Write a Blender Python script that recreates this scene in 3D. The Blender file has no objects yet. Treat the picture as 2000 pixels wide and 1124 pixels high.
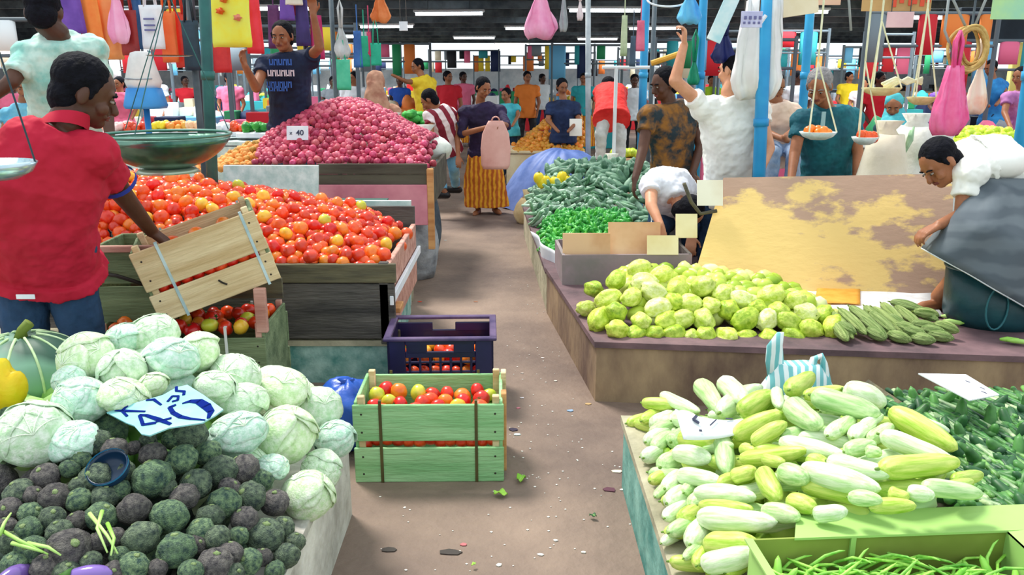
import bpy, bmesh, math, random
from mathutils import Vector, Matrix, Quaternion, Euler, noise
random.seed(7)
V = Vector
C = bpy.context.scene.collection
SC = bpy.context.scene
# ---------------------------------------------------------------- camera
PITCH = math.radians(14.6); cP, sP = math.cos(PITCH), math.sin(PITCH); CAM_Z = 1.6; FPX = 1600.0
cd = bpy.data.cameras.new('camera'); cam = bpy.data.objects.new('camera', cd); C.objects.link(cam)
cam.location = (0, 0, CAM_Z); cam.rotation_euler = (math.pi/2 - PITCH, 0, 0)
cd.sensor_width = 36; cd.lens = 36*FPX/2000; cd.clip_end = 300; cd.clip_start = .05
SC.camera = cam
# ---------------------------------------------------------------- sky, sun, exposure
W = bpy.data.worlds.new('sky'); SC.world = W; W.use_nodes = True
bg = W.node_tree.nodes['Background']; bg.inputs[0].default_value = (.86, .95, 1, 1); bg.inputs[1].default_value = .95
sd = bpy.data.lights.new('sun', 'SUN'); sd.energy = 3.0; sd.angle = math.radians(14); sd.color = (1, .96, .88)
so = bpy.data.objects.new('sun', sd); C.objects.link(so); so.rotation_euler = (math.radians(-24), math.radians(-22), 0)
SC.view_settings.view_transform = 'Standard'; SC.view_settings.look = 'None'
SC.view_settings.exposure = 0.42; SC.view_settings.gamma = 1.0; SC.view_settings.use_curve_mapping = False
# ---------------------------------------------------------------- pixel to place helpers (frame 2000 x 1124)
def ray(px, py):
    u = (px-1000)/FPX; v = (py-562)/FPX
    return V((u, cP-v*sP, -sP-v*cP))
def at(px, py, Y):
    d = ray(px, py); return V((0, 0, CAM_Z)) + d*(Y/d.y)
def onz(px, py, z):
    d = ray(px, py); return V((0, 0, CAM_Z)) + d*((z-CAM_Z)/d.z)
def onheap(px, py, h, y0=1.0, y1=12.0):
    d = ray(px, py); Y = y0
    while Y < y1:
        p = V((0, 0, CAM_Z)) + d*(Y/d.y)
        if p.z <= h(p.x, p.y): return p
        Y += .012
    return None
def m_px(p):                                     # metres per pixel at a place
    return (p.y*cP - (p.z-CAM_Z)*sP)/FPX
def sm(a, b, x):
    t = max(0., min(1., (x-a)/(b-a))); return t*t*(3-2*t)
def zl(px, py, x0, x1, y0, y1, rows=('bottom row', 'lower rows', 'middle rows', 'upper rows', 'top row')[::-1], cols=('far left', 'left of centre', 'centre', 'right of centre', 'far right')):
    i = max(0, min(len(rows)-1, int((py-y0)/(y1-y0)*len(rows)))); j = max(0, min(len(cols)-1, int((px-x0)/(x1-x0)*len(cols)))); return rows[i]+', '+cols[j]
# ---------------------------------------------------------------- materials
def lin(h):
    h = h.lstrip('#'); r = [int(h[i:i+2], 16)/255 for i in (0, 2, 4)]
    return tuple(((c+.055)/1.055)**2.4 if c > .04045 else c/12.92 for c in r) + (1,)
MATS = {}
def mat(name, c1, c2=None, rough=.6, scale=6., bump=0., bscale=None, metal=0., spec=.4, rnd=0., emit=0., stretch=None, detail=4, lo=.35, hi=.65, alpha=1., sheen=0.):
    if name in MATS: return MATS[name]
    m = bpy.data.materials.new(name); m.use_nodes = True; nt = m.node_tree; b = nt.nodes['Principled BSDF']
    L = nt.links.new; N = nt.nodes.new
    b.inputs['Roughness'].default_value = rough; b.inputs['Metallic'].default_value = metal
    b.inputs['Specular IOR Level'].default_value = spec
    if alpha < 1: b.inputs['Alpha'].default_value = alpha
    if sheen: b.inputs['Sheen Weight'].default_value = sheen
    col = None
    if c2 or bump or rnd:
        tc = N('ShaderNodeTexCoord'); mp = N('ShaderNodeMapping'); L(tc.outputs['Object'], mp.inputs[0])
        if stretch: mp.inputs['Scale'].default_value = stretch
        oi = N('ShaderNodeObjectInfo'); ad = N('ShaderNodeVectorMath'); ad.operation = 'ADD'
        ml = N('ShaderNodeMath'); ml.operation = 'MULTIPLY'; ml.inputs[1].default_value = 13.; L(oi.outputs['Random'], ml.inputs[0])
        L(mp.outputs[0], ad.inputs[0]); L(ml.outputs[0], ad.inputs[1])
    if c2:
        ns = N('ShaderNodeTexNoise'); ns.inputs['Scale'].default_value = scale; ns.inputs['Detail'].default_value = detail; ns.inputs['Roughness'].default_value = .6
        L(ad.outputs[0], ns.inputs['Vector'])
        rp = N('ShaderNodeValToRGB'); rp.color_ramp.elements[0].position = lo; rp.color_ramp.elements[1].position = hi
        rp.color_ramp.elements[0].color = lin(c1); rp.color_ramp.elements[1].color = lin(c2)
        L(ns.outputs[0], rp.inputs[0]); col = rp.outputs[0]
    else:
        b.inputs['Base Color'].default_value = lin(c1)
    if rnd:
        hs = N('ShaderNodeHueSaturation')
        if col: L(col, hs.inputs['Color'])
        else: hs.inputs['Color'].default_value = lin(c1)
        mr = N('ShaderNodeMapRange'); L(oi.outputs['Random'], mr.inputs[0]); mr.inputs[3].default_value = 1-rnd; mr.inputs[4].default_value = 1+rnd*.6
        L(mr.outputs[0], hs.inputs['Value'])
        mr2 = N('ShaderNodeMapRange'); L(oi.outputs['Random'], mr2.inputs[0]); mr2.inputs[3].default_value = .5+rnd*.05; mr2.inputs[4].default_value = .5-rnd*.05
        L(mr2.outputs[0], hs.inputs['Hue']); col = hs.outputs[0]
    if col: L(col, b.inputs['Base Color'])
    if bump:
        n2 = N('ShaderNodeTexNoise'); n2.inputs['Scale'].default_value = bscale or scale*3; n2.inputs['Detail'].default_value = 5
        L(ad.outputs[0], n2.inputs['Vector']); bm = N('ShaderNodeBump'); bm.inputs['Strength'].default_value = bump; bm.inputs['Distance'].default_value = .02
        L(n2.outputs[0], bm.inputs['Height']); L(bm.outputs[0], b.inputs['Normal'])
    if emit:
        b.inputs['Emission Color'].default_value = lin(c1); b.inputs['Emission Strength'].default_value = emit
    MATS[name] = m; return m
def wavemat(name, c1, c2, axis='X', scale=4., dist=3., rough=.7, lo=.3, hi=.7, nscale=2., kind='BANDS', rnd=0.):
    if name in MATS: return MATS[name]
    m = mat(name, c1, c2, rough=rough, rnd=rnd); nt = m.node_tree; N = nt.nodes.new; L = nt.links.new
    ns = [n for n in nt.nodes if n.type == 'TEX_NOISE'][0]; rp = [n for n in nt.nodes if n.type == 'VALTORGB'][0]
    wv = N('ShaderNodeTexWave'); wv.wave_type = kind
    if kind == 'BANDS': wv.bands_direction = axis
    wv.inputs['Scale'].default_value = scale; wv.inputs['Distortion'].default_value = dist; wv.inputs['Detail Scale'].default_value = nscale
    src = ns.inputs['Vector'].links[0].from_socket
    L(src, wv.inputs['Vector']); L(wv.outputs['Fac'], rp.inputs[0])
    rp.color_ramp.elements[0].position = lo; rp.color_ramp.elements[1].position = hi
    return m
# ---------------------------------------------------------------- mesh helpers: every shape is (verts, faces)
def join(*ms):
    v, f = [], []
    for a, b in ms:
        o = len(v); v += list(a); f += [tuple(i+o for i in q) for q in b]
    return v, f
def xf(M, m): return [M @ V(p) for p in m[0]], m[1]
def off(m, d): d = V(d); return [V(p)+d for p in m[0]], m[1]
def box(c, s, b=.0, R=None):
    sx, sy, sz = s[0]/2, s[1]/2, s[2]/2; b = min(b, sx*.9, sy*.9, sz*.9); c = V(c); vs = []; fs = []
    if b <= 0:
        vs = [V((x*sx, y*sy, z*sz)) for x in (-1, 1) for y in (-1, 1) for z in (-1, 1)]
        fs = [(0, 1, 3, 2), (4, 6, 7, 5), (0, 4, 5, 1), (2, 3, 7, 6), (0, 2, 6, 4), (1, 5, 7, 3)]
    else:
        idx = {}
        for x in (-1, 1):
            for y in (-1, 1):
                for z in (-1, 1):
                    for a in range(3):
                        p = [x*(sx-b), y*(sy-b), z*(sz-b)]; p[a] = (x*sx, y*sy, z*sz)[a]; idx[x, y, z, a] = len(vs); vs.append(V(p))
        for a in range(3):
            o = [i for i in range(3) if i != a]
            for s1 in (-1, 1):
                q = []
                for t in ((-1, -1), (1, -1), (1, 1), (-1, 1)):
                    k = [0, 0, 0]; k[a] = s1; k[o[0]] = t[0]; k[o[1]] = t[1]; q.append(idx[k[0], k[1], k[2], a])
                n = (vs[q[1]]-vs[q[0]]).cross(vs[q[2]]-vs[q[0]]); fs.append(tuple(q) if n[a]*s1 > 0 else tuple(q[::-1]))
            for t0 in (-1, 1):
                for t1 in (-1, 1):
                    k0 = [0, 0, 0]; k0[o[0]] = t0; k0[o[1]] = t1; k0[a] = -1; k1 = list(k0); k1[a] = 1
                    q = [idx[(*k0, o[0])], idx[(*k1, o[0])], idx[(*k1, o[1])], idx[(*k0, o[1])]]
                    n = (vs[q[1]]-vs[q[0]]).cross(vs[q[2]]-vs[q[0]]); m = sum((vs[i] for i in q), V())
                    fs.append(tuple(q) if n.dot(m) > 0 else tuple(q[::-1]))
        for x in (-1, 1):
            for y in (-1, 1):
                for z in (-1, 1):
                    q = [idx[x, y, z, 0], idx[x, y, z, 1], idx[x, y, z, 2]]
                    n = (vs[q[1]]-vs[q[0]]).cross(vs[q[2]]-vs[q[0]]); fs.append(tuple(q) if n.dot(V((x, y, z))) > 0 else tuple(q[::-1]))
    if R: vs = [R @ p for p in vs]
    return [p+c for p in vs], fs
def loft(rings, caps=True, closed=True):
    n = len(rings[0]); vs = [V(p) for r in rings for p in r]; fs = []
    for i in range(len(rings)-1):
        for j in range(n if closed else n-1):
            a = i*n+j; b = i*n+(j+1) % n; fs.append((a, b, b+n, a+n))
    if caps and closed:
        fs.append(tuple(range(n))[::-1]); fs.append(tuple(range((len(rings)-1)*n, len(rings)*n)))
    return vs, fs
def ring(c, x, y, rx, ry, n=16, pw=2.):
    out = []
    for k in range(n):
        a = 2*math.pi*k/n; ca, sa = math.cos(a), math.sin(a)
        out.append(V(c)+V(x)*rx*math.copysign(abs(ca)**(2/pw), ca)+V(y)*ry*math.copysign(abs(sa)**(2/pw), sa))
    return out
def frame(d, ref=None):
    d = V(d).normalized(); r = V(ref) if ref else (V((0, 0, 1)) if abs(d.z) < .9 else V((1, 0, 0)))
    x = r.cross(d)
    if x.length < 1e-4: x = V((0, 1, 0)).cross(d)
    x.normalize(); return x, d.cross(x)
def tube(pts, r, n=8, caps=True):
    pts = [V(p) for p in pts]; R = []; x0 = None
    for i, p in enumerate(pts):
        d = (pts[min(i+1, len(pts)-1)]-pts[max(i-1, 0)]).normalized()
        if x0 is None: x0, y0 = frame(d)
        x0 = (x0-d*x0.dot(d)).normalized(); y0 = d.cross(x0)
        ri = r[i] if isinstance(r, (list, tuple)) else r
        R.append(ring(p, x0, y0, ri, ri, n))
    return loft(R, caps)
def cap(p0, p1, r0, r1, n=12):
    p0, p1 = V(p0), V(p1); d = p1-p0; L = d.length
    if L < 1e-6: d = V((0, 0, 1)); L = 1e-3
    d = d.normalized(); x, y = frame(d); R = []
    for a in (-80, -50, -20, 0): a = math.radians(a); R.append(ring(p0+d*r0*math.sin(a), x, y, r0*math.cos(a), r0*math.cos(a), n))
    for a in (0, 20, 50, 80): a = math.radians(a); R.append(ring(p1+d*r1*math.sin(a), x, y, r1*math.cos(a), r1*math.cos(a), n))
    return loft(R)
def ball(c, r, n=14, m=9, f=None, axes=None):
    vs = []; fs = []; r = (r, r, r) if isinstance(r, (int, float)) else r; c = V(c)
    A = axes or (V((1, 0, 0)), V((0, 1, 0)), V((0, 0, 1)))
    for i in range(m+1):
        th = math.pi*i/m
        for j in range(n):
            if i in (0, m) and j: continue
            ph = 2*math.pi*j/n; d = V((math.sin(th)*math.cos(ph), math.sin(th)*math.sin(ph), math.cos(th)))
            k = f(d) if f else 1.; vs.append(c+(A[0]*d.x*r[0]+A[1]*d.y*r[1]+A[2]*d.z*r[2])*k)
    def I(i, j): return 0 if i == 0 else (1+(m-1)*n if i == m else 1+(i-1)*n+j % n)
    for i in range(m):
        for j in range(n):
            q = [I(i, j), I(i+1, j), I(i+1, j+1), I(i, j+1)]; u = list(dict.fromkeys(q))
            if len(u) > 2: fs.append(tuple(u))
    return vs, fs
def grid(f, nu, nv):
    vs = [V(f(i/nu, j/nv)) for j in range(nv+1) for i in range(nu+1)]
    return vs, [(j*(nu+1)+i, j*(nu+1)+i+1, (j+1)*(nu+1)+i+1, (j+1)*(nu+1)+i) for j in range(nv) for i in range(nu)]
def prism(poly, z0, z1, b=.0):
    n = len(poly); a = [V((x, y, z0)) for x, y in poly]; t = [V((x, y, z1)) for x, y in poly]
    return a+t, [tuple(range(n))[::-1], tuple(range(n, 2*n))]+[(i, (i+1) % n, n+(i+1) % n, n+i) for i in range(n)]
def extr(poly, a, x, y, th):                      # flat outline poly (2D) on axes x,y at a, thickness th along the normal
    x, y = V(x).normalized(), V(y).normalized(); nn = x.cross(y).normalized(); n = len(poly)
    f = [V(a)+x*p[0]+y*p[1] for p in poly]; g = [p+nn*th for p in f]
    return f+g, [tuple(range(n))[::-1], tuple(range(n, 2*n))]+[(i, (i+1) % n, n+(i+1) % n, n+i) for i in range(n)]
# ---------------------------------------------------------------- object helpers
def mesh(name, m, mt, smooth=False):
    me = bpy.data.meshes.new(name); me.from_pydata([tuple(p) for p in m[0]], [], m[1]); me.update()
    if mt: me.materials.append(mt)
    if smooth: me.polygons.foreach_set('use_smooth', [True]*len(me.polygons))
    return me
def link(name, me, parent=None, loc=(0, 0, 0), rot=None, scale=None):
    o = bpy.data.objects.new(name, me); C.objects.link(o); o.location = loc
    if rot is not None:
        if isinstance(rot, Quaternion): o.rotation_mode = 'QUATERNION'; o.rotation_quaternion = rot
        else: o.rotation_euler = rot
    if scale is not None: o.scale = scale if not isinstance(scale, (int, float)) else (scale,)*3
    if parent: o.parent = parent
    return o
def part(name, m, mt, parent, smooth=False, label=None, stuff=False, loc=(0, 0, 0), rot=None):
    o = link(name, mesh(name, m, mt, smooth), parent, loc, rot)
    if label: o['label'] = label
    if stuff: o['kind'] = 'stuff'
    return o
def tag(o, label, cat, group=None, kind=None):
    o['label'] = label; o['category'] = cat
    if group: o['group'] = group
    if kind: o['kind'] = kind
    return o
def thing(name, label, cat, loc=(0, 0, 0), rot=(0, 0, 0), group=None):
    o = bpy.data.objects.new(name, None); C.objects.link(o); o.location = loc; o.empty_display_size = .05
    if isinstance(rot, Quaternion): o.rotation_mode = 'QUATERNION'; o.rotation_quaternion = rot
    else: o.rotation_euler = rot
    return tag(o, label, cat, group)
def single(name, m, mt, label, cat, smooth=False, group=None, kind=None, org=None):
    vs = [V(p) for p in m[0]]
    if org is None:
        org = V((sum(p.x for p in vs)/len(vs), sum(p.y for p in vs)/len(vs), min(p.z for p in vs)))
    org = V(org); o = link(name, mesh(name, ([p-org for p in vs], m[1]), mt, smooth), None, org)
    return tag(o, label, cat, group, kind)
def struct(name, m, mt, smooth=False):
    o = link(name, mesh(name, m, mt, smooth)); o['kind'] = 'structure'; return o
def clone(root, loc, rot, scale, label, group=None, mt=None):
    c = root.copy(); C.objects.link(c); c.location = loc
    if isinstance(rot, Quaternion): c.rotation_mode = 'QUATERNION'; c.rotation_quaternion = rot
    else: c.rotation_euler = rot
    c.scale = (scale,)*3 if isinstance(scale, (int, float)) else scale
    c['label'] = label
    if group: c['group'] = group
    for ch in root.children:
        k = ch.copy(); C.objects.link(k); k.parent = c
        for g in ch.children: h = g.copy(); C.objects.link(h); h.parent = k
    if mt: setm(c, mt)
    return c
def setm(o, mt):
    if o.type == 'MESH': o.material_slots[0].link = 'OBJECT'; o.material_slots[0].material = mt
def rq(): return Euler((random.uniform(0, 6.28), random.uniform(0, 6.28), random.uniform(0, 6.28))).to_quaternion()
def inside(x, y, P):
    c = False; n = len(P)
    for i in range(n):
        x1, y1 = P[i]; x2, y2 = P[(i+1) % n]
        if (y1 > y) != (y2 > y) and x < (x2-x1)*(y-y1)/(y2-y1)+x1: c = not c
    return c
def scatter(P, s, sy=None, tries=4000, avoid=()):
    sy = sy or s; xs = [p[0] for p in P]; ys = [p[1] for p in P]; out = list(avoid); k = len(out)
    for _ in range(tries):
        x = random.uniform(min(xs), max(xs)); y = random.uniform(min(ys), max(ys))
        if inside(x, y, P) and all(((x-a)/s)**2+((y-b)/sy)**2 > 1 for a, b in out): out.append((x, y))
    return out[k:]
def lump(amp, fr, seed=0):
    o = V((seed*7.3, seed*3.1, seed*1.7)); return lambda d: 1+amp*noise.noise(d*fr+o)
def text_mesh(s, size):
    cu = bpy.data.curves.new('lettering', 'FONT'); cu.body = s; cu.size = size; cu.extrude = .0015; cu.offset = size*.012; cu.align_x = 'CENTER'; cu.align_y = 'CENTER'
    o = bpy.data.objects.new('lettering', cu); C.objects.link(o); bpy.context.view_layer.update()
    me = bpy.data.meshes.new_from_object(o.evaluated_get(bpy.context.evaluated_depsgraph_get())); bpy.data.objects.remove(o); return me
def lettering(s, size, mt, parent, loc, rot):
    me = text_mesh(s, size); me.materials.clear(); me.materials.append(mt)
    return link('lettering', me, parent, loc, rot)
def basis(x, y, o):                               # matrix with columns x, y, x cross y
    x = V(x).normalized(); z = x.cross(V(y)).normalized(); y = z.cross(x); M = Matrix((x, y, z)).transposed().to_4x4(); M.translation = V(o); return M
def remeshed(name, m, mt, parent, vox, wrinkle=0., wsize=.07, smooth=2):
    o = part(name, m, mt, parent, True)
    r = o.modifiers.new('r', 'REMESH'); r.mode = 'VOXEL'; r.voxel_size = vox; r.use_smooth_shade = True
    if smooth: s = o.modifiers.new('s', 'SMOOTH'); s.factor = .5; s.iterations = smooth
    if wrinkle:
        t = bpy.data.textures.get('folds%g' % wsize) or bpy.data.textures.new('folds%g' % wsize, 'CLOUDS'); t.noise_scale = wsize
        d = o.modifiers.new('d', 'DISPLACE'); d.texture = t; d.strength = wrinkle; d.mid_level = .5; d.texture_coords = 'GLOBAL'
    return o
# ================================================================ THE SETTING
M_floor = mat('concrete floor', '#5c4c46', '#9a8474', rough=.7, scale=1.0, bump=.35, bscale=30, detail=9, lo=.3, hi=.7)
struct('floor', grid(lambda u, v: ((u-.5)*90, -4+v*84, 0), 2, 2), M_floor)
M_conc = mat('market concrete', '#8e8a72', '#c8bfa4', rough=.85, scale=3.2, bump=.5, bscale=18, detail=8)
M_conc_r = mat('brown stained concrete', '#6e574b', '#b59a78', rough=.85, scale=2.6, bump=.5, bscale=16, detail=8, stretch=(1, 1, .5))
M_conc_w = mat('whitewashed concrete', '#a8a39a', '#ece8df', rough=.85, scale=4, bump=.5, bscale=20, detail=8)
M_conc_t = mat('teal painted concrete', '#3f7f78', '#8fc0b4', rough=.8, scale=5, bump=.35, bscale=24, detail=8)
M_conc_p = mat('pale teal flaked concrete', '#5f9c94', '#b8dcd2', rough=.8, scale=9, bump=.35, bscale=24, detail=8)
M_top = mat('dark slab top', '#4c3d42', '#84666a', rough=.7, scale=2.5, bump=.3, bscale=20, detail=8)
# hall roof, beams, far posts
M_roof = mat('dark roof sheet', '#141c24', '#2c3a44', rough=.8, scale=1.)
M_beam = mat('grey steel beam', '#3d4850', '#6b7880', rough=.6, scale=2.)
struct('ceiling', box((0, 30, 3.45), (70, 36, .08)), M_roof)
for k in range(12):
    struct('trim_%d' % (k+1), box((0, 13+k*2.9, 3.29), (70, .1, .2), .01), M_beam)
M_tube = mat('fluorescent tube', '#f2fbff', emit=7.)
M_fix = mat('white lamp fixture', '#e8eef0')
lamps = [(-5.2, 19), (-1.5, 20.5), (2.1, 19.5), (6.5, 20), (10.5, 22), (-9.5, 22), (-3.8, 26), (.6, 27), (4.5, 27), (9.5, 29), (-11, 30), (-6.5, 33), (-1.5, 34), (3.5, 35), (12, 36), (8, 39), (-13, 39), (0, 41)]
for i, (x, y) in enumerate(lamps):
    t = thing('ceiling_lamp', 'white tube lamp under the hall roof, %s row, %s' % ('nearest' if y < 21 else 'second' if y < 25 else 'third' if y < 31 else 'fourth' if y < 38 else 'last', 'far left' if x < -8 else 'left' if x < -3 else 'centre' if x < 3 else 'right' if x < 7 else 'far right'), 'lamp', (x, y, 3.0), (0, 0, random.uniform(-.1, .1)), 'tube lamps under the hall roof')
    part('fixture', box((0, 0, .06), (1.7, .12, .06), .01), M_fix, t); part('tube', tube([(-.8, 0, 0), (.8, 0, 0)], .04, 8), M_tube, t)
    [part('rod', tube([(q, 0, .08), (q, 0, .42)], .01, 6), M_beam, t) for q in (-.5, .5)]
for i, y in enumerate((15, 23, 31, 39)):
    for x in (-9, 9):
        ld = bpy.data.lights.new('hall_fill_light', 'AREA'); ld.shape = 'RECTANGLE'; ld.size = 9; ld.size_y = 3; ld.energy = 520; ld.color = (.9, .97, 1)  # unseen area lamps added to brighten the roofed hall, apart from the tubes
        lo = bpy.data.objects.new('hall_fill_light', ld); C.objects.link(lo); lo.location = (x, y, 3.15)
# ================================================================ STALL PLATFORMS
def slab(name, poly, z1, m_side, m_top, label, lip=.03):
    t = thing(name, label, 'platform', (poly[0][0], poly[0][1], 0))
    o = V((poly[0][0], poly[0][1], 0))
    b = prism([(x-o.x, y-o.y) for x, y in poly], 0, z1-lip)
    part('base', b, m_side, t)
    cx = sum(p[0] for p in poly)/len(poly); cy = sum(p[1] for p in poly)/len(poly)
    q = [(x+.012*math.copysign(1, x-cx)-o.x, y+.012*math.copysign(1, y-cy)-o.y) for x, y in poly]
    part('top', prism(q, z1-lip, z1), m_top, t)
    return t
ZL = .36; ZR = .30; ZB = .32
slab('market_slab', [(-.58, .5), (-.6, 2.76), (-2.9, 2.8), (-2.9, .5)], ZL, M_conc_w, M_conc_w, 'whitewashed concrete slab under the cabbages and dark tubers')
slab('market_slab', [(.44, .5), (.44, 2.98), (3.4, 2.86), (3.4, .5)], ZR, M_conc_t, M_conc, 'teal painted concrete slab under the pale cucumbers')
slab('market_platform', [(.42, 3.86), (.24, 5.45), (4.6, 5.2), (4.6, 3.4)], ZB, M_conc_r, M_top, 'stained brown concrete platform under the chayotes')
slab('market_platform', [(.24, 5.5), (.12, 8.3), (1.3, 8.4), (1.4, 5.5)], .3, M_conc, M_top, 'concrete platform under the grey green gourds beside the aisle')
slab('market_platform', [(-.66, 4.12), (-.7, 5.45), (-3.2, 5.45), (-3.2, 4.12)], .24, M_conc_p, M_conc, 'teal stained concrete plinth under the tomato stall')
slab('market_platform', [(-.72, 5.75), (-.95, 7.9), (-4.6, 8.1), (-4.6, 5.7)], .3, M_conc, M_conc, 'concrete plinth under the red onion stall')
# ================================================================ HEAPS
def hL(x, y):
    if x > -.55 or y > 2.95: return .3
    return ZL+.02+.33*sm(1.2, 2.55, y)*sm(-.52, -1.15, x)*(1-.75*sm(2.7, 2.95, y))+.07*sm(-.55, -.75, x)
def hR(x, y):
    if x < .42 or y > 3.02: return .2
    return ZR+.05+.27*sm(.40, .95, x)*sm(3.08, 2.4, y)*(1-.5*sm(1.0, 1.5, x))*(.5+.5*sm(1.2, 2.1, y))
def core(name, h, P, s, r, mts, label, sh=(1, 1, 1), drop=1.1, cat=None, skip=None):   # the vegetables that lie under the visible ones: one uncounted object
    mts = mts if isinstance(mts, list) else [mts]; vs = []; fs = []; mi = []; xs = [p[0] for p in P]; ys = [p[1] for p in P]; y = min(ys); row = 0
    while y < max(ys):
        x = min(xs)+(row % 2)*s/2
        while x < max(xs):
            if inside(x, y, P):
                q = (x+random.uniform(-.3, .3)*s, y+random.uniform(-.3, .3)*s); k = r*random.uniform(.9, 1.1); R = rq()
                m = ball((0, 0, 0), (k*sh[0], k*sh[1], k*sh[2]), 8, 5); o = len(vs); c = V((q[0], q[1], max(h(*q)-r*drop+random.uniform(-.25, .25)*r, .02+r)))
                vs += [R @ p + c for p in m[0]]; fs += [tuple(i+o for i in f) for f in m[1]]; mi += [random.randrange(len(mts))]*len(m[1])
            x += s
        y += s*.87; row += 1
    o = single(name, (vs, fs), mts[0], label, cat or 'vegetables', True, None, 'stuff')
    for m in mts[1:]: o.data.materials.append(m)
    o.data.polygons.foreach_set('material_index', mi); return o
def zone(px, py, Z):
    for a in Z:
        if inside(px, py, a[0]): return a[1]
    return Z[-1][1]
# ---- cabbages
M_cab = [mat('cabbage leaf %d' % i, a, b, rough=.55, scale=5, bump=.25, bscale=14, rnd=.1, stretch=(1, 1, 1)) for i, (a, b) in enumerate((('#bcdfb0', '#eef8e6'), ('#acdcbe', '#e6f6ec'), ('#c4e4a8', '#f0f9e0')))]
M_cabv = mat('cabbage vein', '#e6f4dc', rough=.5)
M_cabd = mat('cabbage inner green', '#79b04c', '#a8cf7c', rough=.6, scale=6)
def cab_proto(k):
    rs = random.Random(k); root = thing('cabbage', 'pale green cabbage', 'cabbage', (0, 0, 0)); me = M_cab[k % 3]
    part('head', ball((0, 0, 0), (.94, .94, .86), 26, 18, lump(.06, 2., k)), me, root, True)
    for i in range(5):
        az = i*2.1+rs.uniform(-.3, .3); tilt = rs.uniform(.55, 1.25); d = V((math.cos(az)*math.sin(tilt), math.sin(az)*math.sin(tilt), math.cos(tilt))); x, y = frame(d)
        span = rs.uniform(.85, 1.15); lean = rs.uniform(.0, .035)
        def fn(u, v, gap=0.):
            a = (u-.5)*2; b = (v-.5)*2; rr = math.hypot(a, b); ang = math.atan2(b, a)
            m = max(abs(a), abs(b)); k2 = m/(rr+1e-6); th = span*m*(1+.05*math.sin(5*ang+i))  # square to disc
            a2, b2 = math.cos(ang), math.sin(ang)
            R = 1.0+.012*i+.05*m**3+lean+.018*math.sin(9*ang+i)*m*m-.015*abs(math.sin(ang*6))*(m*.8)
            p = (d*math.cos(th)+(x*a2+y*b2)*math.sin(th))*R; p.z *= .92; return p
        lf = part('leaf', grid(fn, 14, 14), me, root, True)
        s = lf.modifiers.new('t', 'SOLIDIFY'); s.thickness = .022; s.offset = -1
        vs = []
        for j in range(5):
            ang = -.9+j*.45+math.pi/2
            pts = []
            for q in range(7):
                th = span*.9*q/6; a2, b2 = math.cos(ang+(q/6-.0)*.25*(j-2)), math.sin(ang+(q/6)*.25*(j-2))
                p = (d*math.cos(th)+(x*a2+y*b2)*math.sin(th))*(1.02+.012*i+.05*(q/6)**3*.8+lean); p.z *= .92; pts.append(p)
            vs.append(tube(pts, [.022, .02, .017, .014, .011, .008, .004], 5))
        part('vein', join(*vs), M_cabv, lf, True)
    return root
CAB = [cab_proto(k) for k in range(3)]
cabs = [(645, 115, 180, 150, 'topmost cabbage of the pile, in front of the wooden crate'), (520, 140, 150, 130, 'small cabbage left of the topmost one'),
 (360, 215, 210, 180, 'large cabbage at the upper left, next to the striped pumpkin'), (510, 270, 210, 130, 'cabbage in the middle of the pile above the price card'),
 (712, 228, 200, 185, 'broad bluish cabbage below the topmost one'), (835, 195, 165, 160, 'cabbage just right of the broad bluish one'),
 (990, 290, 195, 165, 'cabbage on the right shoulder of the pile, in front of the plinth'), (340, 400, 200, 190, 'cabbage left of the blue price card'),
 (520, 385, 205, 150, 'cabbage lying under the left corner of the price card'), (140, 540, 260, 260, 'big upright cabbage with loose outer leaves at the far left'),
 (310, 570, 190, 150, 'cabbage half covered by tubers, lower left of the pile'), (1190, 350, 210, 165, 'round cabbage next to the blue bag'),
 (1015, 400, 190, 150, 'cabbage right above the end of the price card'), (990, 545, 225, 185, 'whitish cabbage right of the price card, above the tubers'),
 (1200, 545, 225, 235, 'largest cabbage on the right side of the pile'), (1335, 430, 165, 175, 'cabbage at the right rim, above the slab corner'),
 (1405, 560, 120, 190, 'cabbage hanging over the right kerb of the slab'), (1290, 800, 190, 205, 'lowest cabbage, alone by the white kerb'),
 (1345, 685, 150, 150, 'cabbage wedged between the lowest one and the kerb'), (1140, 675, 130, 100, 'small cabbage end at the right edge of the tubers'),
 (640, 330, 120, 100, 'leafy green cabbage deep in the middle of the pile'), (905, 345, 180, 140, 'pale cabbage behind the blue end of the price card'), (290, 310, 120, 110, 'cabbage tucked behind the one left of the price card')]
for i, (x, y, w, h, lb) in enumerate(cabs):
    px, py = x/2.1444, 600+y/2.1444; p = onheap(px, py, hL, 1.5)
    if p is None or p.y > 2.95: p = at(px, py, 2.9)
    r = m_px(p)*(w+h)/4/2.1444*1.14
    q = Euler((random.uniform(-.5, .8), random.uniform(-.5, .5), random.uniform(0, 6.28))).to_quaternion()
    p = p-ray(px, py).normalized()*r*.1
    clone(CAB[i % 3], p, q, (r*w/(w+h)*2*.97, r*.97, r*h/(w+h)*2*.97) if abs(w-h) < 60 else r*.97, 'pale '+lb, 'cabbages heaped on the left slab')
for i in range(14):
    x = random.uniform(-1.3, -.72); y = random.uniform(2.15, 2.8); r = .085
    clone(CAB[i % 3], (x, y, hL(x, y)-.11), rq(), r, 'pale green cabbage in the lower layer of the pile, %s' % zl(x, -y, -1.3, -.72, -2.8, -2.15), 'cabbages heaped on the left slab')
for c in CAB:
    for ch in list(c.children):
        for g in list(ch.children): bpy.data.objects.remove(g)
        bpy.data.objects.remove(ch)
    bpy.data.objects.remove(c)
PL = [(-2.85, .9), (-.72, .9), (-.72, 1.95), (-2.85, 2.1)]
M_tubd = mat('shade darkened tuber under', '#1f2a28', '#3c4a40', rough=.8, scale=8)  # darker copy of the tuber skin: shade of the gaps put into the colour
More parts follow.
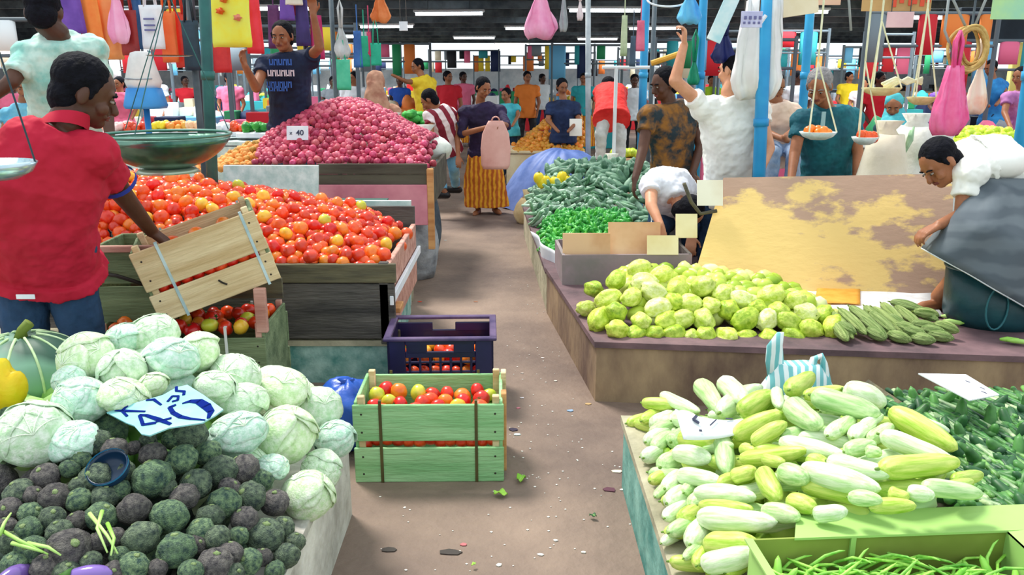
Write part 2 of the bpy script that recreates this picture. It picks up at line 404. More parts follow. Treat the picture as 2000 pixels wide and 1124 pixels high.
core('tuber_heap', hL, PL, .08, .05, M_tubd, 'dark tubers lying deeper inside the left front heap', cat='tubers', drop=2.4)
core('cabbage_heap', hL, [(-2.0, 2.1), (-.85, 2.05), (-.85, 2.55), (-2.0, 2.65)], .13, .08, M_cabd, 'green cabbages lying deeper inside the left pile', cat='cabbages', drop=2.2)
# ---- dark round tubers
M_tub = [mat('tuber skin %d' % i, a, b, rough=.75, scale=3.2, bump=.9, bscale=14, detail=8, rnd=.25) for i, (a, b) in enumerate((('#3e504c', '#94a886'), ('#4c484e', '#96908a'), ('#385854', '#9cbc8a')))]
M_tubc = mat('tuber crown scar', '#7d9a55', '#a8b888', rough=.8, scale=9, bump=.6)
def tub_mesh(k):
    def f(d):
        z = max(0, d.z); return 1+.10*noise.noise(d*1.9+V((k*5, 1, 2)))+.05*noise.noise(d*5+V((k, k, 0)))-.12*math.exp(-((1-z)/.03)**2) + .012*math.sin(d.z*28)
    return ball((0, 0, 0), (1, 1, .88), 24, 18, f)
TUB = []
for k in range(4):
    me = mesh('tuber', tub_mesh(k), M_tub[k % 3], True); o = link('dark_tuber', me); tag(o, 'x', 'tuber')
    part('crown', ball((0, 0, .8), (.2, .2, .1), 9, 5, lump(.5, 3, k)), M_tubc, o, True); TUB.append(o)
tubs = [(790,540,150),(640,620,110),(760,640,130),(400,570,120),(480,600,110),(870,615,110),(920,690,140),(1020,680,130),(640,720,165),(400,720,130),(190,710,110),(290,680,80),(80,780,120),(230,800,120),(330,810,100),(820,745,130),(770,800,120),(940,820,130),(1045,800,130),(1150,820,115),(425,880,125),(440,795,110),(560,850,135),(710,880,150),(880,880,110),(1025,890,110),(840,940,110),(1110,960,150),(40,850,100),(130,870,100),(220,885,100),(20,930,100),(120,940,115),(250,945,110),(290,1020,175),(130,1030,130),(590,970,145),(480,965,80),(740,1020,155),(910,970,110),(960,1035,110),(1040,1070,110),(1200,1045,110),(900,1080,140),(560,1085,120),(40,990,100),(660,1095,80),(1150,1110,90),(1185,925,95),(410,985,90),(500,1045,80),(1235,985,85),(560,590,60),(340,640,80),(700,760,80),(320,900,90),(1090,730,100),(520,690,90),(960,760,90),(640,940,70),(330,750,80),(170,620,0),(820,1000,80),(1000,960,80),(380,1070,90),(190,1090,110),(60,1080,110),(280,1110,110),(480,1110,90),(800,1110,100),(980,1120,90),(1100,1050,80),(720,560,80),(620,560,70),(140,790,80),(500,770,90)]
sel = [t for t in tubs if t[2]]
for i, (x, y, w) in enumerate(sel):
    px, py = x/2.1444, 600+y/2.1444; p = onheap(px, py, hL, 1.2)
    if p is None: continue
    r = m_px(p)*w/2/2.1444*1.06
    q = Euler((random.uniform(-.9, .3), random.uniform(-.7, .7), random.uniform(0, 6.28))).to_quaternion()
    z = 'along the right kerb' if px > 480 else 'at the front of the heap' if py > 1030 else 'just below the cabbages' if py < 920 else 'on the left side of the heap' if px < 190 else 'in the middle of the heap'
    sz = 'large' if w > 135 else 'small' if w < 95 else 'medium'
    k = TUB[i % 4]; c = clone(k, p-ray(px, py).normalized()*r*.15, q, r, '%s dark rough round tuber in the left heap, %s' % (sz, zl(px, py, 0, 580, 850, 1120)), 'dark tubers heaped on the left slab')
    setm(c, M_tub[(i*7) % 3])
def drop(l):
    for c in l:
        for ch in list(c.children): bpy.data.objects.remove(ch)
        bpy.data.objects.remove(c)
for i, (x, y) in enumerate(scatter([(-1.55, 1.15), (-.68, 1.15), (-.66, 2.0), (-1.0, 2.25), (-1.9, 2.2)], .1, None, 1500)):
    c = clone(TUB[i % 4], (x, y, hL(x, y)-.085), rq(), .05, 'dark tuber lying in the lower layer of the left heap, %s' % zl(x, -y, -1.9, -.66, -2.25, -1.15), 'dark tubers heaped on the left slab'); setm(c, M_tub[i % 3])
drop(TUB)
# ---- price card on the cabbages
M_card = mat('pale blue card', '#78c4cc', '#a4dcd8', rough=.6, scale=5)
M_ink = mat('blue marker ink', '#0c2478', rough=.9, spec=.05); M_white = mat('white paper', '#f2f4f8', '#dfe6ee', rough=.7, scale=9)
pc = at(318, 803, 2.06); t = thing('price_card', 'pale blue price card with blue handwritten 40 lying on the cabbages', 'price card', pc)
cx_, cy_ = (at(425, 792, 2.10)-at(215, 808, 2.12)).normalized(), (at(330, 760, 2.24)-at(300, 845, 2.02)).normalized()
def cardpt(px, py, k=0.):
    d = ray(px, py); nn = cx_.cross(cy_).normalized(); s = (pc-V((0, 0, CAM_Z))).dot(nn)/d.dot(nn); return V((0, 0, CAM_Z))+d*s+nn*(k)-pc
nC = cx_.cross(cy_).normalized()
if nC.z < 0: nC = -nC
outl = [(208, 806), (262, 788), (318, 772), (345, 757), (366, 752), (398, 772), (436, 800), (420, 812), (395, 826), (330, 836), (292, 851), (276, 848), (262, 832), (246, 826)]
pts = [cardpt(*q) for q in outl]; c0 = cardpt(320, 802)
vs = [c0]+pts; n = len(pts); vs = vs+[p-nC*.004 for p in vs]; fs = [(0, i+1, (i+1) % n+1) for i in range(n)]+[(n+1, n+1+(i+1) % n+1, n+1+i+1) for i in range(n)]+[(i+1, n+2+i, n+2+(i+1) % n, (i+1) % n+1) for i in range(n)]
part('card', (vs, fs), M_card, t)
def stroke(pl, w, parent, fn, nn, mt, nm='lettering', th=.0025):
    ms = []
    for i in range(len(pl)-1):
        a, b = fn(*pl[i]), fn(*pl[i+1]); d = (b-a).normalized(); s = nn.cross(d).normalized()
        w0 = (w[i] if isinstance(w, list) else w)/2; w1 = (w[i+1] if isinstance(w, list) else w)/2
        a = a-d*w0*.3; b = b+d*w1*.3
        q = [a-s*w0, b-s*w1, b+s*w1, a+s*w0]; ms.append(([p+nn*.001 for p in q]+[p+nn*th for p in q], [(0, 1, 2, 3)[::-1], (4, 5, 6, 7), (0, 1, 5, 4), (1, 2, 6, 5), (2, 3, 7, 6), (3, 0, 4, 7)]))
    return part(nm, join(*ms), mt, parent)
z8 = lambda L: [(190+a/7.692, 740+b/7.692) for a, b in L]
k_ = m_px(pc)
stroke(z8([(270, 490), (400, 490), (720, 500)]), [.004, .010, .005], t, cardpt, nC, M_ink)
stroke(z8([(450, 420), (370, 490), (450, 570)]), .007, t, cardpt, nC, M_ink)
stroke(z8([(740, 330), (850, 320), (960, 400)]), [.006, .009, .006], t, cardpt, nC, M_ink)
stroke(z8([(640, 560), (690, 700), (880, 670)]), .010, t, cardpt, nC, M_ink)
stroke(z8([(640, 550), (740, 560), (920, 620), (1100, 690)]), [.006, .01, .014, .009], t, cardpt, nC, M_ink)
stroke(z8([(890, 650), (1000, 630), (1110, 600)]), .008, t, cardpt, nC, M_ink)
stroke(z8([(1280, 380), (1400, 345), (1530, 350), (1640, 420), (1710, 500), (1670, 600)]), [.004, .012, .022, .026, .018, .008], t, cardpt, nC, M_ink)
stroke(z8([(1180, 400), (1090, 440), (1140, 520), (1250, 580), (1400, 610), (1620, 630)]), [.007, .012, .013, .013, .008, .004], t, cardpt, nC, M_ink)
stroke(z8([(1190, 130), (1190, 190), (1310, 200), (1300, 250)]), .008, t, cardpt, nC, M_ink)
stroke(z8([(1060, 350), (1130, 270), (1220, 270), (1210, 330), (1130, 350)]), .007, t, cardpt, nC, M_ink)
# ---- pale cucumbers
M_cu = {'w': mat('whitish cucumber skin', '#bcdc9c', '#eef6dc', rough=.4, scale=3.5, bump=.1, bscale=12, rnd=.08, stretch=(.6, 2, 2)),
        'g': mat('pale green cucumber skin', '#9ccb78', '#dcefb8', rough=.4, scale=3.2, bump=.1, bscale=12, rnd=.1, stretch=(.6, 2, 2)),
        'y': mat('yellow green cucumber skin', '#9cc23c', '#d6e07c', rough=.4, scale=3., bump=.1, bscale=12, rnd=.12, stretch=(.6, 2, 2))}
M_cue = mat('cucumber stem end', '#7fa244', '#5d7f36', rough=.7, scale=20)
def cu_proto(k):
    rs = random.Random(k); be = rs.uniform(.02, .09)*rs.choice((-1, 1)); tp = rs.uniform(.7, .95); R = []; n = 22
    for i in range(n+1):
        s = i/n; x = s-.5; e = (1-abs(2*s-1)**(2.6 if s > .5 else 3.6))**.5 if 0 < s < 1 else .0
        r = max(.06, e)*(1-(1-tp)*s)*(1+.04*math.sin(s*9+k))
        c = V((x, be*(1-4*x*x), 0)); rr = []
        for j in range(16):
            a = 2*math.pi*j/16; q = r*(1+.022*math.cos(a*7+k)); rr.append(c+V((0, math.cos(a)*q*.5, math.sin(a)*q*.5)))
        R.append(rr)
    o = link('cucumber', mesh('cucumber', loft(R), M_cu['w'], True)); tag(o, 'x', 'cucumber')
    part('stem', loft([ring((-.5, be*0, 0), (0, 1, 0), (0, 0, 1), .07, .07, 8), ring((-.535, 0, 0), (0, 1, 0), (0, 0, 1), .05, .05, 8)]), M_cue, o, True)
    return o
CU = [cu_proto(k) for k in range(5)]
cucs = [(400,235,490,360,92,'g'),(515,240,610,330,100,'w'),(500,395,690,270,98,'w'),(590,375,745,275,100,'y'),(560,500,790,390,90,'y'),(825,290,930,215,90,'y'),(765,265,780,345,60,'w'),(225,295,400,375,62,'w'),(130,345,300,355,60,'y'),(290,395,385,410,80,'w'),(830,345,970,450,115,'g'),(930,320,1250,410,108,'g'),(900,290,1100,265,70,'y'),(1080,275,1280,345,115,'w'),(1300,390,1610,575,105,'y'),(1310,370,1580,460,70,'w'),(1255,495,1620,645,95,'w'),(650,550,810,450,80,'y'),(785,510,1085,575,85,'w'),(1085,575,1230,540,75,'g'),(315,520,480,545,100,'y'),(505,475,535,655,95,'g'),(595,605,910,565,80,'y'),(285,590,450,620,92,'w'),(910,600,1010,620,70,'y'),(1005,620,1300,685,98,'w'),(1250,675,1620,640,110,'y'),(1600,690,1735,665,66,'y'),(885,655,1250,755,112,'w'),(780,680,910,720,95,'g'),(305,670,510,705,85,'w'),(555,695,670,660,75,'y'),(700,680,775,815,100,'y'),(385,755,665,775,95,'w'),(400,825,650,845,60,'y'),(400,895,760,925,115,'w'),(430,1000,680,1000,115,'y'),(410,1110,680,1050,112,'w'),(700,870,870,905,90,'g'),(820,790,950,830,85,'y'),(1290,770,1390,795,70,'y'),(1450,760,1730,795,85,'g'),(1580,725,1690,700,66,'y'),(1380,765,1510,785,75,'w'),(1100,810,1260,830,70,'g'),(600,545,670,560,60,'y'),(420,560,560,540,60,'g'),(700,620,800,640,60,'y'),(560,470,640,450,60,'g'),(1200,840,1420,835,70,'y'),(1180,590,1260,600,60,'g'),(940,860,1100,840,80,'w')]
blobs = [(190,420,110,'w'),(1010,470,80,'w'),(1050,455,70,'g'),(1130,480,85,'w'),(1210,490,72,'g'),(270,500,100,'g'),(150,500,75,'w'),(190,530,75,'g'),(140,575,80,'w'),(220,620,105,'g'),(170,685,66,'y'),(240,720,85,'w'),(250,790,95,'w'),(360,800,100,'g'),(240,860,75,'w'),(310,870,95,'y'),(260,930,85,'g'),(360,985,112,'w'),(390,1085,85,'y'),(180,460,80,'g'),(130,400,60,'y'),(330,740,70,'g'),(270,400,75,'w'),(1170,440,60,'w'),(300,560,60,'g'),(195,760,50,'g'),(225,980,60,'w'),(330,1050,60,'g')]
n_cu = 0
def place_cu(a, b, wd, tone, lb):
    global n_cu
    k = CU[n_cu % 5]; n_cu += 1; d = (b-a)*1.04; c = (a+b)/2; L = d.length
    q = V((1, 0, 0)).rotation_difference(d.normalized()) @ Quaternion((1, 0, 0), random.uniform(0, 6.28))
    o = clone(k, c, q, (L, wd, wd), lb, 'pale cucumbers heaped on the right slab'); setm(o, M_cu[tone])
TN = {'w': 'whitish', 'g': 'pale green', 'y': 'yellow green'}
for i, (x0, y0, x1, y1, w, tn) in enumerate(cucs):
    A = (1200+x0/2.4225, 660+y0/2.4225); B = (1200+x1/2.4225, 660+y1/2.4225)
    a = onheap(*A, hR, 1.3) or at(*A, 2.95); b = onheap(*B, hR, 1.3) or at(*B, 2.95)
    if a.y > 3.0: a = at(*A, 2.95)
    if b.y > 3.0: b = at(*B, 2.95)
    if abs(a.y-b.y) > .5: b = at(*B, a.y+.3*math.copysign(1, b.y-a.y))
    wd = w*1.16/2.4225*m_px((a+b)/2); lift = V((0, 0, .012+.01*(i % 3))); mid = (A[1]+B[1])/2; mx = (A[0]+B[0])/2
    ang = math.degrees(math.atan2(abs(y1-y0), abs(x1-x0)))
    po = 'standing steeply' if ang > 50 else 'leaning' if ang > 22 else 'lying flat'
    zz = ('at the back rim' if mid < 810 else 'in the middle' if mid < 930 else 'at the front')+(' left' if mx < 1440 else ' centre' if mx < 1640 else ' right')
    sz = 'long' if (b-a).length > .2 else 'short'
    place_cu(a+lift, b+lift, wd, tn, '%s %s cucumber %s in the cucumber heap, %s' % (sz, TN[tn], po, zl(mx, mid, 1250, 1920, 745, 1124)))
for x, y, w, tn in blobs:
    px, py = 1200+x/2.4225, 660+y/2.4225; a = onheap(px, py, hR, 1.3) or at(px, py, 2.9); w_ = w*1.12/2.4225*m_px(a)
    d = V((.65+random.uniform(-.2, .2), .75, -.05)).normalized()
    place_cu(a+V((0, 0, .005)), a+d*.17, w_, tn, '%s cucumber end facing out %s' % (TN[tn], 'of the heap, %s' % zl(px, py, 1245, 1420, 820, 1110)))
for i, (x, y) in enumerate(scatter([(.5, 1.4), (.56, 1.4), (.58, 1.86), (1.14, 1.9), (1.12, 2.75), (.52, 2.93)], .105, .08, 2500)):
    an = random.uniform(-.7, .7); d = V((math.cos(an), math.sin(an), 0)); c = V((x, y, hR(x, y)-.045)); tn = random.choice('wgyy')
    place_cu(c-d*.09, c+d*.09, random.uniform(.05, .062), tn, '%s cucumber lying in the lower layer of the heap, %s' % (TN[tn], zl(x, -y, .5, 1.14, -2.93, -1.4)))
core('cucumber_heap', hR, [(.56, 1.9), (1.1, 1.95), (1.08, 2.65), (.56, 2.8)], .075, .045, [M_cu['y'], M_cu['g']], 'pale cucumbers lying deeper inside the right heap', (1, 1, 2.), 2.6, 'cucumbers')
drop(CU)
# ---- tomatoes
M_to = [mat('ripe tomato %d' % i, a, b, rough=.28, scale=1.2, spec=.6, rnd=.1, lo=.3, hi=.75) for i, (a, b) in enumerate((('#d81f10', '#f0441c'), ('#e63a14', '#ff6a26'), ('#f06a18', '#ff9a30'), ('#f4b021', '#ffd24a'), ('#b8c832', '#e8d848'), ('#c4140e', '#e83018')))]
TW = [0, 0, 1, 1, 1, 5, 2, 2, 0, 3, 1, 4, 2, 0, 5, 3]
TNM = ['red', 'orange red', 'orange', 'yellow', 'greenish yellow', 'deep red']
M_cal = mat('tomato calyx', '#3c6a24', rough=.7)
def tof(k): return lambda d: (1-.14*math.exp(-((1-d.z)/.05)))*(1+.03*math.cos(5*math.atan2(d.y, d.x)+k)*(1-abs(d.z)))*(1+.06*noise.noise(d*1.3+V((k, 0, 0))))
ME_TO = [mesh('tomato', ball((0, 0, 0), (1, 1, .86), 14, 10, tof(k)), M_to[0], True) for k in range(3)]
def star(z, r):
    vs = [V((0, 0, z))]; fs = []
    for i in range(10):
        a = i*math.pi/5; q = r if i % 2 == 0 else r*.35; vs.append(V((math.cos(a)*q, math.sin(a)*q, z+(.06 if i % 2 else .03))))
    for i in range(10): fs.append((0, 1+i, 1+(i+1) % 10))
    return join((vs, fs), tube([(0, 0, z), (.03, 0, z+.22)], .05, 5))
ME_ST = mesh('calyx', star(.74, .42), M_cal)
n_to = 0
def tomato(p, r, lb, grp, cal=False, w=None):
    global n_to
    i = random.choice(w or TW); o = link('tomato', ME_TO[n_to % 3], None, p, rq(), r*random.uniform(.92, 1.08)); n_to += 1
    tag(o, lb % TNM[i], 'tomato', grp); setm(o, M_to[i])
    if cal: link('calyx', ME_ST, o)
    return o
def hT(x, y):
    if y < 4.12 or x > -.66 or y > 5.5: return .3
    K = ((-3, .99), (-2.3, .955), (-1.66, .865), (-1.38, .82), (-1.0, .74), (-.66, .63)); r = K[-1][1]
    for (a, u), (b, w) in zip(K, K[1:]):
        if a <= x <= b: r = u+(w-u)*(x-a)/(b-a)
    if x < -3: r = .99
    return .655+(r-.65)*sm(3.95, 4.85, y)*(1-.3*sm(5.15, 5.4, y))+.05*sm(4.08, 4.4, y)*sm(-.66, -1.0, x)
PT = [(182, 384), (215, 372), (262, 342), (330, 338), (432, 352), (470, 366), (500, 382), (560, 382), (625, 392), (665, 392), (700, 404), (750, 432), (798, 458), (790, 480), (772, 502), (620, 506), (486, 504), (468, 470), (430, 425), (330, 415), (308, 440), (260, 442), (180, 452)]
tp = scatter(PT, 22, 20, 6000)
random.shuffle(tp); tp.sort(key=lambda q: -q[1])
rest = []
for i, (px, py) in enumerate(tp):
    p = onheap(px, py, hT, 4.0, 5.6)
    if p is None: continue
    z = 'near the front board' if py > 470 else 'at the back ridge' if (py < 385 and px < 560) or py < 410 else 'on the slope'
    z += ' at the right end' if px > 680 else ' beside the tilted crate' if px > 430 else ' beside the man in red'
    if i < 262: tomato(p+V((0, 0, .012)), .040, '%s tomato in the large stall heap, '+zl(px, py, 180, 800, 340, 506), 'tomatoes heaped in the stall bin')
    else: rest.append(p)
core('tomato_heap', hT, [(-2.6, 4.16), (-.72, 4.16), (-.72, 5.3), (-2.6, 5.35)], .058, .036, [M_to[0], M_to[1], M_to[2], M_to[5], M_to[1]], 'red tomatoes filling the stall bin under the top layer', (1, 1, .9), .6, 'tomatoes')
# ---- red onions and potatoes
M_on = [mat('onion skin %d' % i, a, b, rough=.45, scale=1.6, rnd=.25, lo=.3, hi=.7) for i, (a, b) in enumerate((('#b02448', '#e0607c'), ('#c83c5c', '#f08c98'), ('#8c1c38', '#c84868')))]
ME_ON = [mesh('onion', ball((0, 0, 0), (1, 1, .95), 10, 8, lambda d: 1+.35*math.exp(-((1-d.z)/.04))+.1*math.exp(-((1+d.z)/.05))), M_on[0], True) for k in range(2)]
def hO(x, y):
    if y < 6.3 or y > 7.9: return .6
    return .92+.42*sm(6.2, 7.05, y)*math.exp(-((x+1.42)/.62)**2)*(1-.5*sm(7.3, 7.9, y))+.06*sm(6.2, 6.5, y)*(1 if x < -.7 else 0)
PO = [(540, 322), (545, 268), (590, 240), (640, 226), (690, 226), (740, 242), (790, 262), (835, 285), (850, 315), (846, 324), (780, 318), (700, 320), (620, 324)]
op = scatter(PO, 12.5, 11.5, 9000); random.shuffle(op); rest = []; n = 0
for px, py in op:
    p = onheap(px, py, hO, 6.2, 7.9)
    if p is None: continue
    if n < 270:
        z = ('at the top' if py < 262 else 'halfway up' if py < 295 else 'along the front board')+(' left' if px < 640 else ' middle' if px < 740 else ' right')
        o = link('red_onion', random.choice(ME_ON), None, p+V((0, 0, .01)), rq(), .029*random.uniform(.85, 1.15)); tag(o, 'small red onion in the onion heap, %s' % zl(px, py, 540, 850, 226, 324, ('top', 'second band', 'third band', 'fourth band', 'fifth band', 'lowest row by the board'), ('far left', 'left', 'left of centre', 'centre', 'right of centre', 'right', 'far right')), 'onion', 'red onions heaped on the stall'); setm(o, random.choice(M_on)); n += 1
    else: rest.append(ball(p, .027, 8, 5))
core('onion_heap', hO, [(-1.98, 6.34), (-.66, 6.34), (-.7, 7.8), (-2.1, 7.8)], .045, .027, M_on, 'red onions lying under the top layer of the onion heap', (1, 1, 1), .5, 'onions')
M_po = mat('potato skin', '#b9772a', '#e8b45c', rough=.7, scale=2, rnd=.3)
ME_PO = mesh('potato', ball((0, 0, 0), (1.25, .95, .85), 10, 8, lump(.15, 1.6, 3)), M_po, True)
def hP(x, y): return .90+.16*sm(6.25, 6.8, y)*sm(-2.5, -2.1, x) if y > 6.3 else .5
pr = []
for px, py in scatter([(440, 322), (448, 292), (480, 280), (538, 280), (540, 322)], 14, 12, 3000):
    p = onheap(px, py, hP, 6.2, 7.6)
    if p: tag(link('potato', ME_PO, None, p, rq(), .028*random.uniform(.85, 1.15)), 'small brown potato left of the onions, '+zl(px, py, 440, 540, 280, 322), 'potato', 'potatoes beside the red onions')
core('potato_heap', hP, [(-2.5, 6.34), (-2.02, 6.34), (-2.05, 7.0), (-2.5, 7.0)], .05, .028, M_po, 'brown potatoes deeper in the heap left of the onions', (1.2, 1, .9), .6, 'potatoes')
# ---- chayotes
M_ch = [mat('chayote skin %d' % i, a, b, rough=.38, scale=2.2, bump=.25, bscale=5, rnd=.12) for i, (a, b) in enumerate((('#9ebe28', '#dcea68'), ('#b4ce3a', '#ecf290'), ('#88ac22', '#cce054'), ('#d0dc6c', '#f4f6bc')))]
M_chs = mat('chayote stalk', '#6d7f2c', rough=.7)
def chf(k):
    def f(d):
        a = math.atan2(d.y, d.z); t = d.x
        return (1+.07*math.cos(5*a+k)+.0)*(1-.16*t+.05*noise.noise(d*2.2+V((k, 2, 0))))*(1-.16*math.exp(-((1-t)/.03))*(1)) * (1-.10*math.exp(-((a*1.)/.25)**2)*sm(.2, 1, t))
    return f
CH = []
for k in range(4):
    o = link('chayote', mesh('chayote', ball((0, 0, 0), (1.28, .95, .88), 20, 14, chf(k)), M_ch[0], True)); tag(o, 'x', 'chayote')
    part('stalk', tube([(-1.25, 0, 0), (-1.5, .05, .05)], [.09, .05], 6), M_chs, o, True); CH.append(o)
def hC(x, y):
    if y < 3.95: return .1
    k = sm(3.93, 4.3, y)*(1-sm(4.95, 5.2, y)); a = sm(.36, .62, x)*(1-.6*sm(1.25, 1.95, x))
    return ZB+.035+.17*k*a
PC = [(1130, 592), (1150, 565), (1200, 535), (1235, 525), (1300, 528), (1340, 540), (1400, 568), (1450, 575), (1520, 575), (1575, 595), (1625, 620), (1636, 655), (1600, 664), (1500, 664), (1400, 662), (1290, 664), (1225, 655), (1165, 635)]
for i, (px, py) in enumerate(scatter(PC, 32, 27, 8000)):
    p = onheap(px, py, hC, 3.9, 5.3)
    if p is None: continue
    z = ('in the front row' if py > 640 else 'at the top' if py < 565 else 'in the middle')+(' of the left part' if px < 1300 else ' of the centre' if px < 1450 else ' of the right part')
    sc = .056*random.uniform(.88, 1.12)
    o = clone(CH[i % 4], p, Euler((random.uniform(0, 6.28), random.uniform(-.5, .5), random.uniform(0, 6.28))).to_quaternion(), sc, '%s chayote in the chayote heap, %s' % (['plain green', 'light yellow green', 'deep green', 'pale creamy'][i % 4], zl(px, py, 1125, 1640, 525, 664)), 'chayotes heaped on the brown platform'); setm(o, M_ch[i % 4 if i % 4 < 3 or i % 8 == 3 else 1])
drop(CH)
core('chayote_heap', hC, [(.6, 4.1), (1.75, 4.05), (1.6, 4.75), (.65, 4.85)], .085, .05, M_ch, 'green chayotes lying deeper inside the chayote heap', (1.25, 1, .9), 1.6, 'chayotes')
# ---- ridged gourds
M_gd = mat('ridged gourd skin', '#6f8f40', '#b4c87c', rough=.6, scale=3, bump=.8, bscale=9, rnd=.2, stretch=(.3, 2, 2))
GO = []
for k in range(3):
    R = []; n = 16
    for i in range(n+1):
        s = i/n; e = max(.12, math.sin(math.pi*min(1, s*1.02))**.45) if 0 < s < 1 else .12; c = V((s-.5, .06*(k-1)*(1-4*(s-.5)**2), 0)); R.append([c+V((0, math.cos(a)*.5, math.sin(a)*.5))*e*(1+.13*math.cos(8*a)) for a in [2*math.pi*j/24 for j in range(24)]])
    o = link('ridged_gourd', mesh('ridged_gourd', loft(R), M_gd, True)); tag(o, 'x', 'gourd')
    part('stem', tube([(-.5, 0, 0), (-.57, .02, 0)], [.09, .05], 6), M_chs, o); GO.append(o)
gl = [(1625,612,1665,660),(1640,608,1690,655),(1660,606,1712,648),(1690,600,1735,645),(1705,605,1762,652),(1722,600,1760,638),(1750,600,1800,640),(1700,650,1722,662),(1665,655,1640,640),(1745,655,1768,662),(1765,598,1830,628),(1740,596,1800,612),(1780,632,1830,642),(1800,645,1845,655),(1770,650,1800,660),(1810,650,1862,662),(1680,622,1730,662),(1785,615,1832,622),(1630,630,1655,665),(1735,620,1775,650),(1830,640,1866,652),(1790,660,1815,664),(1700,615,1748,655),(1750,640,1790,655)]
def hG(x, y): return ZB+.03+.06*sm(3.8, 4.1, y)*(1-sm(4.4, 4.6, y))*(1-sm(2.1, 2.4, x)) if y > 3.6 else .1
for i, (x0, y0, x1, y1) in enumerate(gl):
    a = onheap(x0, y0, hG, 3.6, 5.0) or at(x0, y0, 4.3); b = onheap(x1, y1, hG, 3.6, 5.0) or at(x1, y1, 3.9)
    if (b-a).length > .26: b = a+(b-a).normalized()*.26
    d = b-a; q = V((1, 0, 0)).rotation_difference(d.normalized()); zz = 'left' if x0 < 1690 else 'middle' if x0 < 1760 else 'right'
    clone(GO[i % 3], (a+b)/2+V((0, 0, .008*(i % 3))), q, (max(d.length, .11)*1.08, .056, .056), 'green ridged gourd %s in the gourd heap, %s' % ('leaning' if abs(y1-y0) > 25 else 'lying flat', zl((x0+x1)/2, (y0+y1)/2, 1630, 1850, 600, 664)), 'ridged gourds right of the chayotes')
drop(GO)
# ================================================================ CRATES, BOARDS, BAGS, CARDS
M_pg = mat('pale green painted plank', '#7db87a', '#a9d8a0', rough=.75, scale=4, bump=.4, bscale=30, detail=8, stretch=(.4, 3, 3))
M_pgd = mat('dusty green plank', '#5b6c4c', '#8a9a72', rough=.8, scale=4, bump=.4, bscale=30, detail=8, stretch=(.4, 3, 3))
M_raw = mat('raw pine plank', '#c8ab7c', '#ecd8ae', rough=.75, scale=5, bump=.35, bscale=26, detail=8, stretch=(.3, 3, 3))
M_rawd = mat('orange brown pine', '#b87a48', '#dba46c', rough=.75, scale=5, stretch=(.3, 3, 3))
M_pkw = mat('faded pink plank', '#b07a6c', '#d8a898', rough=.8, scale=5, bump=.3, stretch=(.4, 3, 3))
M_old = mat('weathered grey plank', '#3f3c3a', '#6c6660', rough=.85, scale=5, bump=.5, bscale=26, detail=8, stretch=(.4, 3, 3))
M_oldg = mat('mossy brown plank', '#46423a', '#736c52', rough=.85, scale=5, bump=.4, stretch=(.4, 3, 3))
M_strapd = mat('rusty steel strap', '#4c4a2c', '#6c6238', rough=.5, metal=.3)
M_strapl = mat('blue grey strap', '#8fb0b8', '#c6dce0', rough=.5)
M_nail = mat('dark nail head', '#3a3430', rough=.5, metal=.5)
def crate(name, label, cat, loc, rot, w, d, h, front, end, post, strap, straps, group=None, nf=2, gap=.03, fh=None, solid_end=True):
    t = thing(name, label, cat, loc, rot, group); th = .014; fh = fh or [(h-gap)/2]*2
    z = .0
    for i, q in enumerate(fh):
        part('front_slat', box((0, -d/2, z+q/2), (w, th, q), .003), front, t)
        part('back_slat', box((0, d/2, z+q/2), (w, th, q), .003), front, t)
        z += q+gap
    for s in (-1, 1):
        e = w/2-.012
        if solid_end: part('end_board', box((s*e, 0, h/2+.005), (th, d-.016, h), .003), end, t)
        else:
            z = 0
            for q in fh: part('end_slat', box((s*e, 0, z+q/2), (th, d-.016, q), .003), end, t); z += q+gap
        for s2 in (-1, 1):
            part('corner_post', box((s*(e-.02), s2*(d/2-.022), h/2+.012), (.028, .028, h+.024), .003), post, t)
    for i in range(4): part('bottom_slat', box((0, -d/2+.05+i*(d-.1)/3, .012), (w-.04, .08, .012), .002), end, t)
    for x in straps:
        b = .0075
        part('strap', join(box((x, -d/2-.009, h/2+.002), (.012, .003, h+.02)), box((x, -d/2-.002, h+.012), (.012, .017, .003))), strap, t); part('strap', box((x, d/2+.009, h/2), (.012, .003, h+.02)), strap, t)
    nl = []
    for s in (-1, 1):
        z = 0
        for q in fh:
            for k in (.25, .75): nl.append(ball((s*(w/2-.035), -d/2-.0075, z+q*k), (.0045, .0025, .0045), 6, 4))
            z += q+gap
    part('nail', join(*nl), M_nail, t, stuff=True)
    return t
def fill(t, w, d, z, r, n, lb, grp, wts=None, seed=3):
    M = t.matrix_basis if False else Matrix.LocRotScale(t.location, t.rotation_euler, None)
    k = 0; pts = []
    for _ in range(3000):
        x = random.uniform(-w/2+r, w/2-r); y = random.uniform(-d/2+r, d/2-r)
        if all((x-a)**2+(y-b)**2 > (1.75*r)**2 for a, b in pts): pts.append((x, y))
        if len(pts) >= n: break
    for x, y in pts:
        zz = z+random.uniform(-.012, .014)
        tomato(M @ V((x, y, zz)), r, lb+', '+('front' if y < -d/6 else 'rear' if y > d/6 else 'middle')+(' left' if x < -w/6 else ' right' if x > w/6 else ' centre'), grp, True, wts)
    return pts
